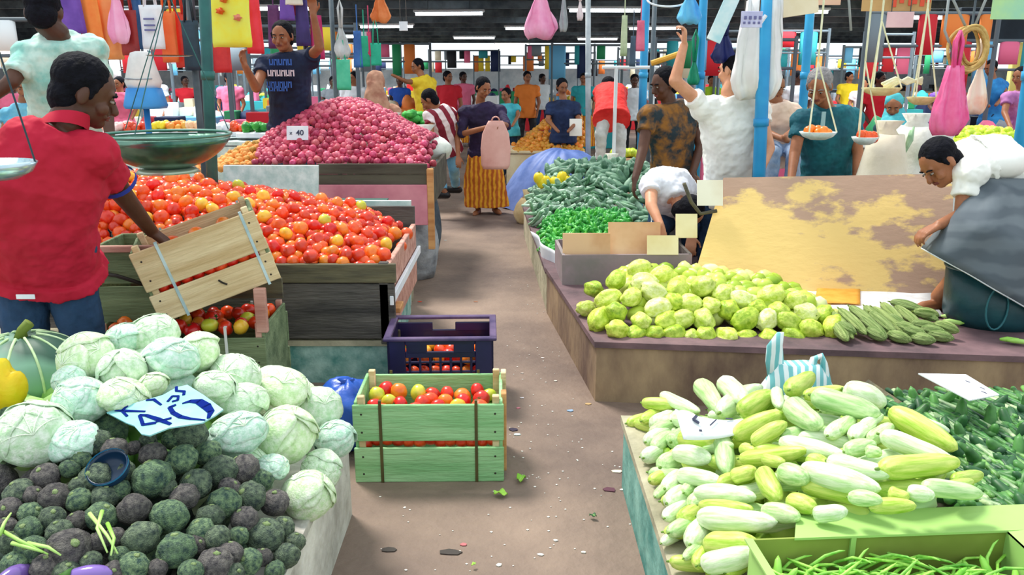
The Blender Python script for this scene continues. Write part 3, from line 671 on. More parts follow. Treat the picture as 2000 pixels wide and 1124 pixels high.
# green crate on the aisle floor
gc = crate('wooden_crate', 'pale green painted wooden crate of tomatoes standing alone on the aisle floor', 'crate', (-.335, 3.19, 0), (0, 0, .015), .60, .34, .34, M_pg, M_pg, M_raw, M_strapd, (-.19, .19), 'wooden tomato crates', fh=[.15, .155])
fill(gc, .55, .30, .275, .036, 40, '%s tomato in the green crate on the floor', 'tomatoes in the green floor crate')
M_g = Matrix.LocRotScale(gc.location, gc.rotation_euler, None)
for i in range(13): tomato(M_g @ V((-.255+i*.0425, -.125, .165+random.uniform(-.008, .008))), .034, '%s tomato seen through the slat gap of the green crate, '+['left end', 'left', 'centre left', 'centre', 'centre right', 'right', 'right end'][i//2], 'tomatoes behind the crate slats', False, [0, 5, 0, 1])
part('end_batten', box((.30, -.1, .19), (.022, .05, .34), .003), M_rawd, gc, label='orange brown end batten')
part('end_batten', box((.30, .1, .19), (.022, .05, .37), .003), M_raw, gc)
# crate stack behind the cabbages, left
lc = crate('wooden_crate', 'dusty green wooden crate of tomatoes at the bottom of the left stack', 'crate', at(372, 800, 3.62)*0+V((-1.46, 3.62, 0)), (0, 0, .04), .74, .42, .52, M_pgd, M_pgd, M_pkw, mat('white strap', '#e4e8e4', rough=.6), (.2,), 'wooden tomato crates', fh=[.12, .15, .15], gap=.03)
fill(lc, .68, .36, .50, .036, 44, '%s tomato in the lower crate of the left stack', 'tomatoes in the lower left crate')
part('top_post', box((.355, -.19, .60), (.05, .03, .2), .003), M_pkw, lc)
part('top_slat', box((.0, .2, .60), (.72, .014, .1), .003), M_oldg, lc)
# tilted crate on top
zc = at(264, 600, 3.44); zc2 = at(485, 545, 3.5)
ang = math.atan2((zc2-zc).z, (zc2-zc).x)
tc = crate('wooden_crate', 'raw pine crate tilted on the left stack, held by the man in red', 'crate', V((-1.32, 3.60, .65)), (0, -math.radians(17.5), math.radians(20)), .53, .36, .32, M_raw, M_pgd, M_raw, M_strapl, (-.15, .21), 'wooden tomato crates', fh=[.125, .175], gap=.02)
fill(tc, .5, .30, .25, .035, 30, '%s tomato in the tilted pine crate', 'tomatoes in the tilted crate')
Mt = Matrix.LocRotScale(tc.location, tc.rotation_euler, None)
for i in range(9): tomato(Mt @ V((-.2+i*.05, -.14, .14)), .033, '%s tomato seen through the gap of the tilted crate, '+['left', 'centre', 'right'][i//3], 'tomatoes behind the tilted crate slats', False, [0, 5, 1])
stroke([(.02, .09), (.03, .075), (.045, .06)], .008, tc, lambda a, b: V((a, -.19, b)), V((0, -1, 0)), M_nail, 'pencil_mark')
# olive crate standing on end behind it
oc = thing('wooden_crate', 'olive green boarded crate standing behind the tilted pine crate', 'crate', (-1.72, 3.74, .28), (0, 0, .05), 'wooden tomato crates')
for k in range(3): part('side_board', box((0, -.2, .14+k*.18), (.34, .016, .165), .003), M_pgd, oc)
for s in (-1, 1): part('end_board', box((s*.165, 0, .3), (.014, .38, .54), .003), M_pgd, oc); part('corner_post', box((s*.15, -.18, .3), (.03, .03, .56), .003), M_oldg, oc)
part('back_board', box((0, .19, .3), (.34, .014, .54), .003), M_pgd, oc); part('handle', tube([(-.1, -.222, .47), (-.03, -.235, .46), (.04, -.235, .435), (.09, -.222, .41)], .009, 7), M_nail, oc, True)
part('rim', box((0, -.205, .575), (.36, .02, .03), .003), M_pkw, oc)
bs = thing('wooden_crate', 'dark crate under the olive green one, half hidden by cabbages', 'crate', (-1.86, 3.75, 0), (0, 0, .05), 'wooden tomato crates')
part('front_board', box((0, -.2, .13), (.5, .016, .25), .004), M_pgd, bs); part('back_board', box((0, .2, .13), (.5, .016, .25), .004), M_pgd, bs)
for s in (-1, 1): part('end_board', box((s*.245, 0, .13), (.014, .38, .25), .004), M_pgd, bs)
part('lid', box((0, 0, .262), (.5, .42, .016), .003), M_oldg, bs)
# purple plastic crate
M_pur = mat('dark purple plastic', '#1c1838', '#2a2450', rough=.35, scale=3); M_purl = mat('worn purple rim', '#3a2c58', '#6a5478', rough=.5, scale=6)
P0 = V((-.355, 3.97, 0)); pt = thing('plastic_crate', 'dark purple plastic crate of tomatoes behind the green wooden crate', 'crate', P0, (0, 0, .03))
w, d, h = .50, .36, .35
part('front_post', join(box((-w/2+.04, -d/2, h/2), (.08, .02, h), .004)), M_pur, pt); part('front_post', box((w/2-.04, -d/2, h/2), (.08, .02, h), .004), M_pur, pt)
part('front_rail', box((0, -d/2, .03), (w-.16, .018, .06), .003), M_pur, pt); part('front_rail', box((0, -d/2, h-.012), (w-.16, .018, .024), .003), M_pur, pt); part('front_rail', box((0, -d/2, h-.075), (w-.16, .018, .03), .003), M_pur, pt)
for k in range(7):
    x = -.15+k*.05; part('lattice_bar', box((x, -d/2, .17), (.012, .012, .22), .002), M_pur, pt)
for k in range(4): part('lattice_bar', box((0, -d/2, .085+k*.05), (w-.16, .012, .010), .002), M_pur, pt)
for s in (-1, 1): part('hand_hold_stile', box((s*.115, -d/2, h-.043), (.10, .018, .05), .003), M_pur, pt)
for s in (-1, 1):
    part('end_panel', box((s*w/2, 0, h/2), (.018, d, h), .004), M_pur, pt)
part('back_panel', box((0, d/2, h/2-.03), (w, .018, h-.06), .004), M_pur, pt)
for s in (-1, 1): part('back_stile', box((s*.155, d/2, h-.045), (.19, .018, .05), .003), M_pur, pt)
part('floor_panel', box((0, 0, .02), (w-.03, d-.03, .02), .003), M_pur, pt)
part('rim', join(box((0, -d/2-.006, h+.006), (w+.05, .035, .016), .004), box((0, d/2+.006, h+.006), (w+.05, .035, .016), .004), box((-w/2-.008, 0, h+.006), (.035, d, .016), .004), box((w/2+.008, 0, h+.006), (.035, d, .016), .004)), M_purl, pt, label='worn lilac rim')
fill(pt, .46, .32, .225, .034, 42, '%s tomato in the purple plastic crate', 'tomatoes in the purple crate')
Mp = Matrix.LocRotScale(pt.location, pt.rotation_euler, None)
for i in range(8):
    for j in range(2): tomato(Mp @ V((-.19+i*.053, -.125, .09+j*.075)), .033, '%s tomato behind the lattice of the purple crate, %s row, '%('%s', 'upper' if j else 'lower')+['left', 'centre left', 'centre right', 'right'][i//2], 'tomatoes behind the lattice', False)
# ---- tomato stall bin
tb = thing('stall_bin', 'weathered plank bin holding the big tomato heap', 'bin', (-1.35, 4.1, .24))
O = V((-1.35, 4.1, .24)); L = lambda x, y, z: V((x, y, z))-O
part('front_plank', box(L(-1.42, 4.12, .40), (1.62, .03, .30), .004), M_old, tb)
part('front_plank', box(L(-1.42, 4.115, .605), (1.64, .03, .10), .004), M_oldg, tb, label='brown top plank of the bin')
part('front_plank', box(L(-2.6, 4.12, .48), (.7, .03, .34), .004), M_old, tb)
part('base_rail', box(L(-1.4, 4.14, .27), (1.62, .04, .05), .004), M_oldg, tb)
part('corner_post', box(L(-.665, 4.13, .44), (.05, .05, .44), .004), M_old, tb)
part('side_plank', box(L(-.655, 4.75, .56), (.03, 1.24, .16), .004), M_pkw, tb, label='pink painted side plank')
part('side_plank', box(L(-.655, 4.75, .36), (.03, 1.24, .22), .004), M_pkw, tb, label='pink painted side plank')
part('back_plank', box(L(-1.7, 5.42, .5), (2.1, .03, .5), .004), M_old, tb)
part('white_batten', box(L(-.625, 4.75, .46), (.02, 1.3, .05), .003), M_white, tb, label='white side batten')
part('bracket', box(L(-.62, 4.3, .37), (.04, .14, .03), .004), M_rawd, tb)
# big boards and panels behind the tomatoes
M_foam = mat('pale foam board', '#c4d8d4', '#eef5f2', rough=.8, scale=14, bump=.2, bscale=30)
M_pink = mat('pink painted board', '#b86478', '#d88c98', rough=.7, scale=3); M_brd = mat('dark brown board', '#40362e', '#5c5648', rough=.8, scale=4, bump=.3, stretch=(.3, 2, 2))
def panel(name, px0, py0, px1, py1, Y, th, m, label, cat='board', lean=0., group=None, x1Y=None):
    a = at(px0, py1, Y); b = at(px1, py1, x1Y or Y); c = at(px0, py0, Y+lean); e = at(px1, py0, (x1Y or Y)+lean)
    n = (b-a).cross(c-a).normalized(); f = [a, b, e, c]; g = [p-n*th for p in f]
    return single(name, (f+g, [(0, 1, 2, 3), (7, 6, 5, 4), (0, 4, 5, 1), (1, 5, 6, 2), (2, 6, 7, 3), (3, 7, 4, 0)]), m, label, cat, group=group, org=(a+b)/2)
panel('foam_board', 436, 324, 621, 500, 6.05, .03, M_foam, 'pale grey foam board standing between tomatoes and potatoes')
ob = thing('stall_bin', 'dark plank front of the red onion stall', 'bin', at(730, 405, 6.22)); oo = ob.location.copy()
def pn(nm, a, b, c, d, Y, th, m, lb=None):
    p0 = at(a, d, Y)-oo; p1 = at(c, b, Y)-oo; return part(nm, box(((p0.x+p1.x)/2, (p0.y+p1.y)/2, (p0.z+p1.z)/2), (abs(p1.x-p0.x), th, abs(p1.z-p0.z)), .004), m, ob, label=lb)
pn('front_plank', 440, 322, 621, 345, 6.24, .03, M_brd); pn('front_plank', 621, 320, 834, 340, 6.22, .03, M_brd); pn('front_plank', 621, 341, 834, 361, 6.23, .03, M_brd); pn('pink_panel', 621, 361, 834, 440, 6.2, .02, M_pink, 'pink painted lower panel')
part('side_plank', box(V((-.62, 6.9, .76))-oo, (.03, 1.4, .28), .004), M_brd, ob); part('corner_post', box(V((-.62, 6.22, .6))-oo, (.05, .05, .62), .004), M_rawd, ob)
fb = panel('foam_board', 640, 393, 802, 600, 5.62, .04, mat('pale teal foam', '#b4d0cc', '#dcece8', rough=.8, scale=10), 'pale teal foam slab lying behind the right end of the tomatoes')
t = thing('plastic_tray', 'dark green tray with white lettering above the tomatoes', 'tray', at(706, 400, 5.72))
part('body', box((0, 0, 0), (.34, .16, .05), .008), mat('dark green plastic', '#2c5a50', rough=.5), t); part('rim', box((0, 0, .028), (.36, .18, .01), .003), mat('dark green plastic', ''), t)
for x in (-.05, .02, .06, -.12): part('lettering', box((x, -.082, .0), (.02, .003, .034)), M_white, t)
# grey sacks at the aisle end of the onion stall
M_sack = mat('grey woven sack', '#7c8088', '#b4b8c0', rough=.85, scale=7, bump=.6); M_sackw = mat('white woven sack', '#d8dad0', '#f6f6f0', rough=.8, scale=5, bump=.5, bscale=12)
def sack(name, p, r, h, m, label, group=None, cat='sack', seed=0, top=.55, sq=1.):
    R = []; n = 18
    for i in range(12):
        s = i/11; k = (.82+.28*math.sin(math.pi*min(1, s*1.25)))*(1 if s < .8 else 1-(s-.8)/.2*(1-top)); rr = []
        for j in range(n):
            a = 2*math.pi*j/n; q = r*k*(1+.09*noise.noise(V((math.cos(a)*1.6+seed, math.sin(a)*1.6, s*3)))+.03*math.cos(5*a+seed+s*3)*s)
            rr.append(V((math.cos(a)*q, math.sin(a)*q*sq, s*h+.02*noise.noise(V((a, s*4, seed))))))
        R.append(rr)
    t = thing(name, label, cat, p, (0, 0, 0), group)
    part('bag', loft(R), m, t, True); c = V((0, 0, h))
    part('neck', loft([ring((0, 0, h*.97), (1, 0, 0), (0, 1, 0), r*top*.7, r*top*.7*sq, 12), ring((0, 0, h+.03), (1, 0, 0), (0, 1, 0), r*top*.4, r*top*.4, 12), ring((.01, 0, h+.09), (1, 0, 0), (0, 1, 0), r*top*.75, r*top*.5, 12)]), m, t, True)
    return t
sack('sack', (-.78, 6.5, 0), .17, .62, M_sack, 'grey woven sack slumped at the aisle end of the onion stall', seed=2)
sack('sack', (-.80, 7.2, 0), .15, .7, mat('dark blue grey sack', '#2c3644', '#56606c', rough=.8, scale=6), 'dark blue grey sack behind the grey one by the onion stall', seed=4)
# pale sacks behind onions
for i, (px, py, Y, r, h) in enumerate(((760, 262, 7.75, .26, .26), (830, 282, 7.7, .22, .22))):
    p = at(px, py, Y); sack('sack', (p.x, p.y, p.z-h*.6), r, h, M_sackw, ['pinkish white sack lying behind the onion heap', 'cream sack at the right end behind the onions'][i], seed=i+9)
# onion price card
def card(px, py, Y, w, h, rot, label, texts=(), m=None):
    t = thing('price_card', label, 'price card', at(px, py, Y), rot)
    part('card', box((0, 0, 0), (w, .004, h), .001), m or M_white, t)
    for s, sz, x, z, mi in texts: lettering(s, sz, mi, t, (x, -.0045, z), (math.pi/2, 0, 0))
    part('stick', tube([(0, .006, -h/2-.1), (0, .006, h/2-.01)], .004, 6), M_raw, t)
    return t
M_gry = mat('grey ink', '#3c4058')
card(581, 260, 6.5, .17, .11, (-.25, 0, .0), 'small white price card stuck in the red onion heap', [('x', .04, -.05, .0, M_gry), ('40', .06, .02, 0, M_gry)])
# ---- blue bag behind the cabbages
M_blue = mat('blue plastic bag', '#123c9c', '#2c62c8', rough=.35, scale=5, bump=.5, bscale=9)
def crumple(name, p, r, m, label, cat='bag', sc=(1, 1, .6), seed=0, extra=None):
    t = thing(name, label, cat, p)
    part('bag', ball((0, 0, r*sc[2]*.85), (r*sc[0], r*sc[1], r*sc[2]), 30, 20, lambda d: 1+.22*noise.noise(d*2.2+V((seed, 0, 0)))+.09*abs(noise.noise(d*6+V((seed, 3, 0))))*2), m, t, True)
    part('knot', loft([ring((0, 0, r*sc[2]*1.6), (1, 0, 0), (0, 1, 0), r*.2, r*.15, 10), ring((.01, 0, r*sc[2]*1.75), (1, 0, 0), (0, 1, 0), r*.06, r*.06, 10), ring((.0, 0, r*sc[2]*1.95), (1, 0, 0), (0, 1, 0), r*.2, r*.1, 10)]), m, t, True)
    return t
crumple('plastic_bag', (-.73, 3.38, 0), .2, M_blue, 'crumpled blue plastic bag on the floor left of the green crate', sc=(.8, .8, .78), seed=3)
# ---- pumpkin and yellow pieces at the left edge
M_pump = wavemat('striped pumpkin skin', '#2c5444', '#7fac94', 'Z', 1.2, 7, .55, .3, .75, 1.5)
pk = thing('pumpkin', 'large grey green striped pumpkin at the left edge behind the cabbages', 'pumpkin', at(52, 735, 2.55)-V((0, 0, .13))); pk.scale = (.8, .8, .8)
part('body', ball((0, 0, .17), (.235, .235, .175), 40, 20, lambda d: (1+.05*abs(math.cos(6*math.atan2(d.y, d.x))))*(1-.12*math.exp(-((1-abs(d.z))/.04)))), M_pump, pk, True)
part('stem', tube([(0, 0, .32), (.01, 0, .36), (.04, .01, .39)], [.03, .02, .022], 8), M_chs, pk, True)
rb = []
for k in range(12):
    a = math.pi*k/6+.26; pts = []
    for i in range(13):
        th = .25+i/12*2.0; r1 = 1.012; pts.append(V((math.sin(th)*math.cos(a)*.235*r1, math.sin(th)*math.sin(a)*.235*r1, .17+math.cos(th)*.175*r1)))
    rb.append(tube(pts, .006, 5))
part('stripe', join(*rb), mat('pale stripe', '#cfe4b8', '#a8c890', scale=20), pk, True, stuff=True)
M_yel = mat('yellow pumpkin flesh', '#e8d818', '#f4c81c', rough=.45, scale=7, bump=.3)
yw = thing('pumpkin_slice', 'bright yellow pumpkin slice leaning against the striped pumpkin', 'pumpkin slice', at(26, 806, 2.2), (0, 0, .1))
R = []
for i in range(15):
    s = i/14; a = -1.35+2.7*s; wd = .012+.034*math.sin(math.pi*s)**.6
    c = V((math.cos(a)*.055-.035, 0, math.sin(a)*.07+.075)); R.append(ring(c, (0, 1, 0), (math.cos(a), 0, math.sin(a)), wd*.8, wd, 12))
def yf(d): return (1+.16*noise.noise(d*1.7+V((4, 0, 0)))+.05*noise.noise(d*5))*(1-.28*math.exp(-(((d.x-.55)/.22)**2+((d.z-.75)/.25)**2)))*(1-.25*max(0, -d.y))
part('flesh', ball((-.02, 0, .075), (.062, .05, .082), 30, 22, yf), M_yel, yw, True); part('rind', ball((-.024, .014, .072), (.060, .05, .081), 24, 16, yf), mat('yellow rind', '#d8b81c', rough=.5), yw, True)
M_dkl = mat('dark green leaf', '#1d4228', '#3f7a40', rough=.6, scale=6)
def leafm(L, w, bend=.3, wav=.06, n=10):
    def f(u, v):
        b = (v-.5)*2; ww = w*math.sin(math.pi*min(.97, u*.93+.04))**.75
        return (u*L, b*ww/2, -bend*u*u*L+abs(b)*ww*.18+wav*L*.3*math.sin(u*9+b*2)*abs(b))
    return grid(f, n, 6)
for i, (px, py, Y, rz, ry) in enumerate(((85, 800, 2.42, .3, -.5), (120, 770, 2.5, 2.2, -.7), (70, 850, 2.35, -.6, -.3), (100, 830, 2.4, 1.3, -.9))):
    t = thing('leaf', 'dark green vegetable leaf between the yellow slice and the cabbages', 'leaf', at(px, py, Y), (0, ry, rz), 'dark leaves by the pumpkin')
    o = part('blade', leafm(.2, .12), M_dkl, t, True); s = o.modifiers.new('t', 'SOLIDIFY'); s.thickness = .003
    part('midrib', tube([(0, 0, .002), (.1, 0, -.012), (.19, 0, -.055)], [.005, .004, .002], 5), M_cabv, t)
# dark bowl among the tubers
bw = thing('bowl', 'small dark blue bowl lying tilted among the tubers', 'bowl', onheap(222, 935, hL)+V((0, 0, .01)), (.5, -.25, .3))
def bowl(r, h, th=.004, n=28, k=6, ins=.8):
    R = []
    for i in range(k+1): s = i/k; R.append(ring((0, 0, h*s*s), (1, 0, 0), (0, 1, 0), r*(ins+(1-ins)*0+0)*math.sin(math.pi/2*(.35+.65*s)), r*ins*math.sin(math.pi/2*(.35+.65*s)), n))
    for i in range(k, -1, -1): s = i/k; R.append(ring((0, 0, h*s*s+th), (1, 0, 0), (0, 1, 0), (r*ins*math.sin(math.pi/2*(.35+.65*s))-th), (r*ins*math.sin(math.pi/2*(.35+.65*s))-th), n))
    return loft(R)
part('shell', bowl(.065, .035), mat('dark navy plastic', '#14304c', rough=.25), bw, True)
part('rim', loft([ring((0, 0, .036), (1, 0, 0), (0, 1, 0), .053, .053, 24), ring((0, 0, .041), (1, 0, 0), (0, 1, 0), .053, .053, 24)], False), mat('blue lining', '#2f7ca8', rough=.3), bw, True)
# aubergine and green stems at the very bottom left
M_aub = mat('purple aubergine skin', '#5a3a7c', '#8a6cc0', rough=.15, spec=.8, scale=2)
for i, (px, py, L, lb) in enumerate(((175, 1136, .11, 'glossy purple aubergine at the bottom edge under the tubers'), (25, 1140, .1, 'pale purple aubergine in the bottom left corner'))):
    p = onheap(px, py, hL, .8) or onz(px, py, .45)
    t = thing('aubergine', lb, 'aubergine', p+V((0, 0, .015)), (0, .1, .25+i)); R = []
    for j in range(13): s = j/12; R.append(ring(((s-.5)*L, 0, 0), (0, 1, 0), (0, 0, 1), .024*max(.08, math.sin(math.pi*min(.98, .04+s*.94))**.6)*(.75+.4*s), .024*max(.08, math.sin(math.pi*min(.98, .04+s*.94))**.6)*(.75+.4*s), 16))
    part('body', loft(R), M_aub, t, True); part('cap', loft([ring((-L/2-.005, 0, 0), (0, 1, 0), (0, 0, 1), .008, .008, 10), ring((-L/2+.02, 0, 0), (0, 1, 0), (0, 0, 1), .019, .019, 10)]), M_cal, t, True)
M_stem = mat('light green stalk', '#8fc84c', '#c4e48c', rough=.5, scale=5)
for i, (a, b, c) in enumerate((((180, 1040), (215, 1085), (235, 1120)), ((215, 1060), (228, 1090), (222, 1124)), ((10, 1075), (45, 1095), (100, 1122)), ((30, 1100), (60, 1108), (90, 1118)), ((205, 1035), (195, 1070), (215, 1118)), ((5, 1085), (15, 1060), (28, 1040)), ((60, 1100), (100, 1108), (125, 1124)))):
    ps = [(onheap(*q, hL, .9) or onz(*q, .5))+V((0, 0, .05)) for q in (a, b, c)]
    single('green_stalk', tube(ps, [.005, .004, .002], 7), M_stem, 'light green vegetable stalk lying over the front of the tubers, %s' % ('in the left corner' if a[0] < 100 else 'right of the aubergine'), 'stalk', True, 'green stalks at the bottom left')
# ---- hanging scale pan over the tomatoes
M_pan = mat('dark green worn metal', '#2f5c50', '#7fa894', rough=.25, metal=.75, scale=3, bump=.15); M_pole = mat('dark teal pole', '#15464c', '#2a6c66', rough=.4, scale=3)
sc_ = at(320, 256, 3.75); sp = thing('hanging_scale', 'big dark green metal scale pan hanging over the tomatoes', 'scale', sc_)
R = []
for i in range(9): s = i/8; a = s*math.pi/2*.82; R.append(ring((0, 0, -.205*math.cos(a)+.03), (1, 0, 0), (0, 1, 0), .283*math.sin(a)/math.sin(1.288)+.002, .283*math.sin(a)/math.sin(1.288)+.002, 40))
for i in range(8, -1, -1): s = i/8; a = s*math.pi/2*.82; R.append(ring((0, 0, -.20*math.cos(a)+.03), (1, 0, 0), (0, 1, 0), .276*math.sin(a)/math.sin(1.288)+.001, .276*math.sin(a)/math.sin(1.288)+.001, 40))
part('pan', loft(R), M_pan, sp, True)
rr = [];
part('rim', tube([V((math.cos(a)*.286, math.sin(a)*.286, -.015)) for a in [2*math.pi*k/40 for k in range(41)]], .007, 6, False), mat('green rim metal', '#5f8f80', rough=.3, metal=.5), sp, True)
part('foot_ring', loft([ring((0, 0, -.165), (1, 0, 0), (0, 1, 0), .12, .12, 30), ring((0, 0, -.185), (1, 0, 0), (0, 1, 0), .14, .14, 30)]), mat('pale metal foot', '#b8c8b4', rough=.3, metal=.5), sp, True)
hub = V((.04, .1, .60))
for k in range(3):
    a = .5+k*2.094; part('chain', tube([V((math.cos(a)*.28, math.sin(a)*.28, 0)), hub], .0025, 5), M_pole, sp)
part('hanging_rod', tube([hub, hub+V((0, 0, 1.4))], .008, 8), M_pole, sp); part('hook', tube([hub+V((.03*math.cos(a), 0, .03*math.sin(a)+.0)) for a in [k*.5 for k in range(11)]], .005, 6), M_pole, sp, True)
part('weight_tray', loft([ring((.04, .05, .33), (1, 0, 0), (0, 1, 0), .10, .10, 20), ring((.04, .05, .325), (1, 0, 0), (0, 1, 0), .085, .085, 20)]), M_pan, sp)
def pole(name, a, b, r, m, label, cat='pole', extra=None):
    t = thing(name, label, cat, a); d = V(b)-V(a)
    part('shaft', tube([(0, 0, 0), d*.5, d], r, 14), m, t, True); part('collar', tube([d*.52, d*.54], r*1.18, 14), m, t, True)
    if extra: part(extra[0], extra[1], extra[2], t, True)
    return t
a0 = at(416, 380, 5.1); a1 = at(397, -60, 5.1); d_ = (a1-a0).normalized()
pole('stall_post', a0+d_*(-(a0.z-.24)/d_.z), a1+d_*.6, .035, M_pole, 'dark teal stall post rising behind the scale pan')
# second pan cut by the left frame edge
s2 = thing('hanging_scale', 'pale blue metal scale pan at the left edge beside the man in red', 'scale', at(-12, 318, 2.5))
part('pan', loft([ring((0, 0, -.05), (1, 0, 0), (0, 1, 0), .06, .06, 30), ring((0, 0, -.03), (1, 0, 0), (0, 1, 0), .10, .10, 30), ring((0, 0, 0), (1, 0, 0), (0, 1, 0), .118, .118, 30), ring((0, 0, .004), (1, 0, 0), (0, 1, 0), .11, .11, 30), ring((0, 0, -.03), (1, 0, 0), (0, 1, 0), .09, .09, 30), ring((0, 0, -.045), (1, 0, 0), (0, 1, 0), .05, .05, 30)]), mat('pale blue steel', '#8fb8c8', '#d0e4ec', rough=.2, metal=.7, scale=4), s2, True)
for k in range(3):
    a = .2+k*2.094; part('cord', tube([V((math.cos(a)*.115, math.sin(a)*.115, 0)), V((-.02, 0, .8))], .003, 5), mat('dark cord', '#283c44'), s2)
# blue spring scale with white sack
bs2 = at(290, 250, 5.6); t = thing('weighing_scale', 'blue hopper scale on a blue post with a white sack on it', 'scale', (bs2.x, 5.6, .24))
M_bl = mat('bright blue paint', '#2a78c8', '#3f98e0', rough=.4, scale=3); z0 = at(290, 212, 5.6).z-.24; z1 = at(290, 172, 5.6).z-.24
part('post', tube([(0, 0, 0), (0, 0, z0)], .02, 12), M_bl, t, True)
part('hopper', loft([ring((0, 0, z0), (1, 0, 0), (0, 1, 0), .12, .1, 20, 4), ring((0, 0, z0+.02), (1, 0, 0), (0, 1, 0), .13, .1, 20, 4), ring((0, 0, z1), (1, 0, 0), (0, 1, 0), .10, .09, 20, 4)]), M_bl, t, True); part('base', box((0, 0, .02), (.3, .3, .04), .01), M_bl, t)
t = thing('sack', 'white cloth sack standing on the blue scale', 'sack', (bs2.x, 5.6, z1+.24))
R = []
for z, rx, ry in ((0, .10, .08), (.04, .115, .09), (.12, .10, .085), (.19, .075, .07), (.225, .06, .06), (.235, .03, .03)): R.append([V((math.cos(a)*rx*(1+.06*math.sin(4*a+z*30)), math.sin(a)*ry, z)) for a in [2*math.pi*k/24 for k in range(24)]])
part('cloth', loft(R), mat('white cloth sack', '#d8d4d4', '#f8f6f4', rough=.8, scale=4), t, True); part('seam', tube([(-.09, -.07, .06), (0, -.09, .055), (.09, -.07, .06)], .005, 6), M_sack, t)
# ================================================================ RIGHT SIDE
M_ply = mat('worn plywood', '#bc9a84', '#f4d084', rough=.8, scale=1.7, bump=.2, bscale=18, detail=12, lo=.475, hi=.515, stretch=(.75, 1, 1.7))
pA = [at(1352, 552, 4.88), at(1846, 640, 4.62), at(1862, 342, 5.1), at(1412, 350, 5.28)]
pb = thing('plywood_board', 'large worn beige plywood board leaning behind the chayotes', 'board', (pA[0]+pA[1])/2)
pn_ = (pA[1]-pA[0]).cross(pA[3]-pA[0]); cam_ = V((0, 0, CAM_Z)); r_ = ray(1862, 342); pA[2] = cam_+r_*((pA[0]-cam_).dot(pn_)/r_.dot(pn_)); q = [p-pb.location for p in pA]
mx = lambda u, v: (q[0]*(1-u)+q[1]*u)*(1-v)+(q[3]*(1-u)+q[2]*u)*v
nb = (q[1]-q[0]).cross(q[3]-q[0]).normalized()
if nb.y > 0: nb = -nb
def pl(u0, u1, v0, v1, th, o=0.):
    f = [mx(u0, v0), mx(u1, v0), mx(u1, v1), mx(u0, v1)]; f = [p+nb*o for p in f]; g = [p+nb*th for p in f]
    return f+g, [(3, 2, 1, 0), (4, 5, 6, 7), (0, 1, 5, 4), (1, 2, 6, 5), (2, 3, 7, 6), (3, 0, 4, 7)]
part('panel', pl(0, 1, 0, 1, .018), M_ply, pb); M_pal = mat('peeled yellow ply', '#e8b860', '#f4d890', rough=.8, scale=6)
def patch(u, v, w, h, seed, m=None, th=.0203):
    n = 60; vs = [mx(u, v)+nb*th]
    for k in range(n):
        a = 2*math.pi*k/n; r = 1+.5*noise.noise(V((math.cos(a)*1.8+seed, math.sin(a)*1.8, seed)))+.5*noise.noise(V((math.cos(a)*6, math.sin(a)*6+seed, 0)))
        vs.append(mx(max(.005, min(.995, u+math.cos(a)*w*r)), max(.005, min(.995, v+math.sin(a)*h*r)))+nb*th)
    b = [p-nb*.0018 for p in vs]; N = n+1
    return vs+b, [(0, k+1, (k+1) % n+1) for k in range(n)]+[(k+1, N+k+1, N+(k+1) % n+1, (k+1) % n+1) for k in range(n)]
part('back_prop', tube([mx(.5, .9)-nb*.02, mx(.5, 0)+V((0, .45, -.02))], .02, 8), M_old, pb)
# box panel and cardboard left of it
M_cb = mat('tan cardboard', '#d8a478', '#f0c89c', rough=.85, scale=3, bump=.15); M_cbl = mat('pale cardboard', '#e8d49c', '#f8ecc0', rough=.85, scale=3); M_grp = mat('grey mauve panel', '#86807c', '#a89098', rough=.75, scale=3, bump=.2)
gb = thing('wooden_box', 'grey mauve painted box behind the chayotes', 'box', at(1225, 572, 4.98)); g0 = gb.location.copy()
pa, pb2, pc_, pd = at(1098, 575, 4.98)-g0, at(1350, 565, 5.0)-g0, at(1352, 497, 5.0)-g0, at(1098, 499, 4.98)-g0
def slabq(q, d): n = V(d); return list(q)+[p+n for p in q], [(0, 1, 2, 3), (7, 6, 5, 4), (0, 4, 5, 1), (1, 5, 6, 2), (2, 6, 7, 3), (3, 7, 4, 0)]
part('front_panel', slabq([pa, pb2, pc_, pd], (0, .02, 0)), M_grp, gb); part('side_panel', slabq([pa, pa+V((-.02, .5, 0)), pd+V((-.02, .5, 0)), pd], (.02, 0, 0)), M_grp, gb); part('side_panel', slabq([pb2, pb2+V((.0, .4, 0)), pc_+V((.0, .4, 0)), pc_], (-.02, 0, 0)), M_old, gb, label='dark side panel'); part('back_panel', slabq([pa+V((0, .5, 0)), pb2+V((0, .5, 0)), pc_+V((0, .5, 0)), pd+V((0, .5, 0))], (0, .02, 0)), M_grp, gb)
panel('cardboard_sheet', 1099, 456, 1192, 500, 5.04, .008, M_cb, 'tan cardboard sheet at the left above the grey mauve box')
panel('cardboard_sheet', 1188, 434, 1290, 500, 5.07, .008, M_cb, 'taller tan cardboard sheet in the middle above the box', lean=.06)
panel('cardboard_sheet', 1264, 460, 1325, 498, 4.99, .008, M_cbl, 'small pale yellow cardboard piece leaning on the box', lean=.05)
panel('cardboard_sheet', 1320, 418, 1362, 465, 5.05, .008, M_cbl, 'pale torn cardboard piece at the left edge of the plywood', lean=.05)
panel('cardboard_sheet', 1362, 352, 1412, 402, 5.12, .01, mat('cream card', '#f0e4d0', '#fcf6e8', rough=.85, scale=3), 'cream cardboard piece at the upper left corner of the plywood', lean=.02)
# wire basket handle-like twisted stick at the board's left
single('bent_stick', tube([at(1336, 358, 5.1), at(1350, 395, 5.1), at(1368, 418, 5.1), at(1400, 412, 5.1)], .012, 8), M_oldg, 'bent brown stick at the left edge of the plywood', 'stick', True)
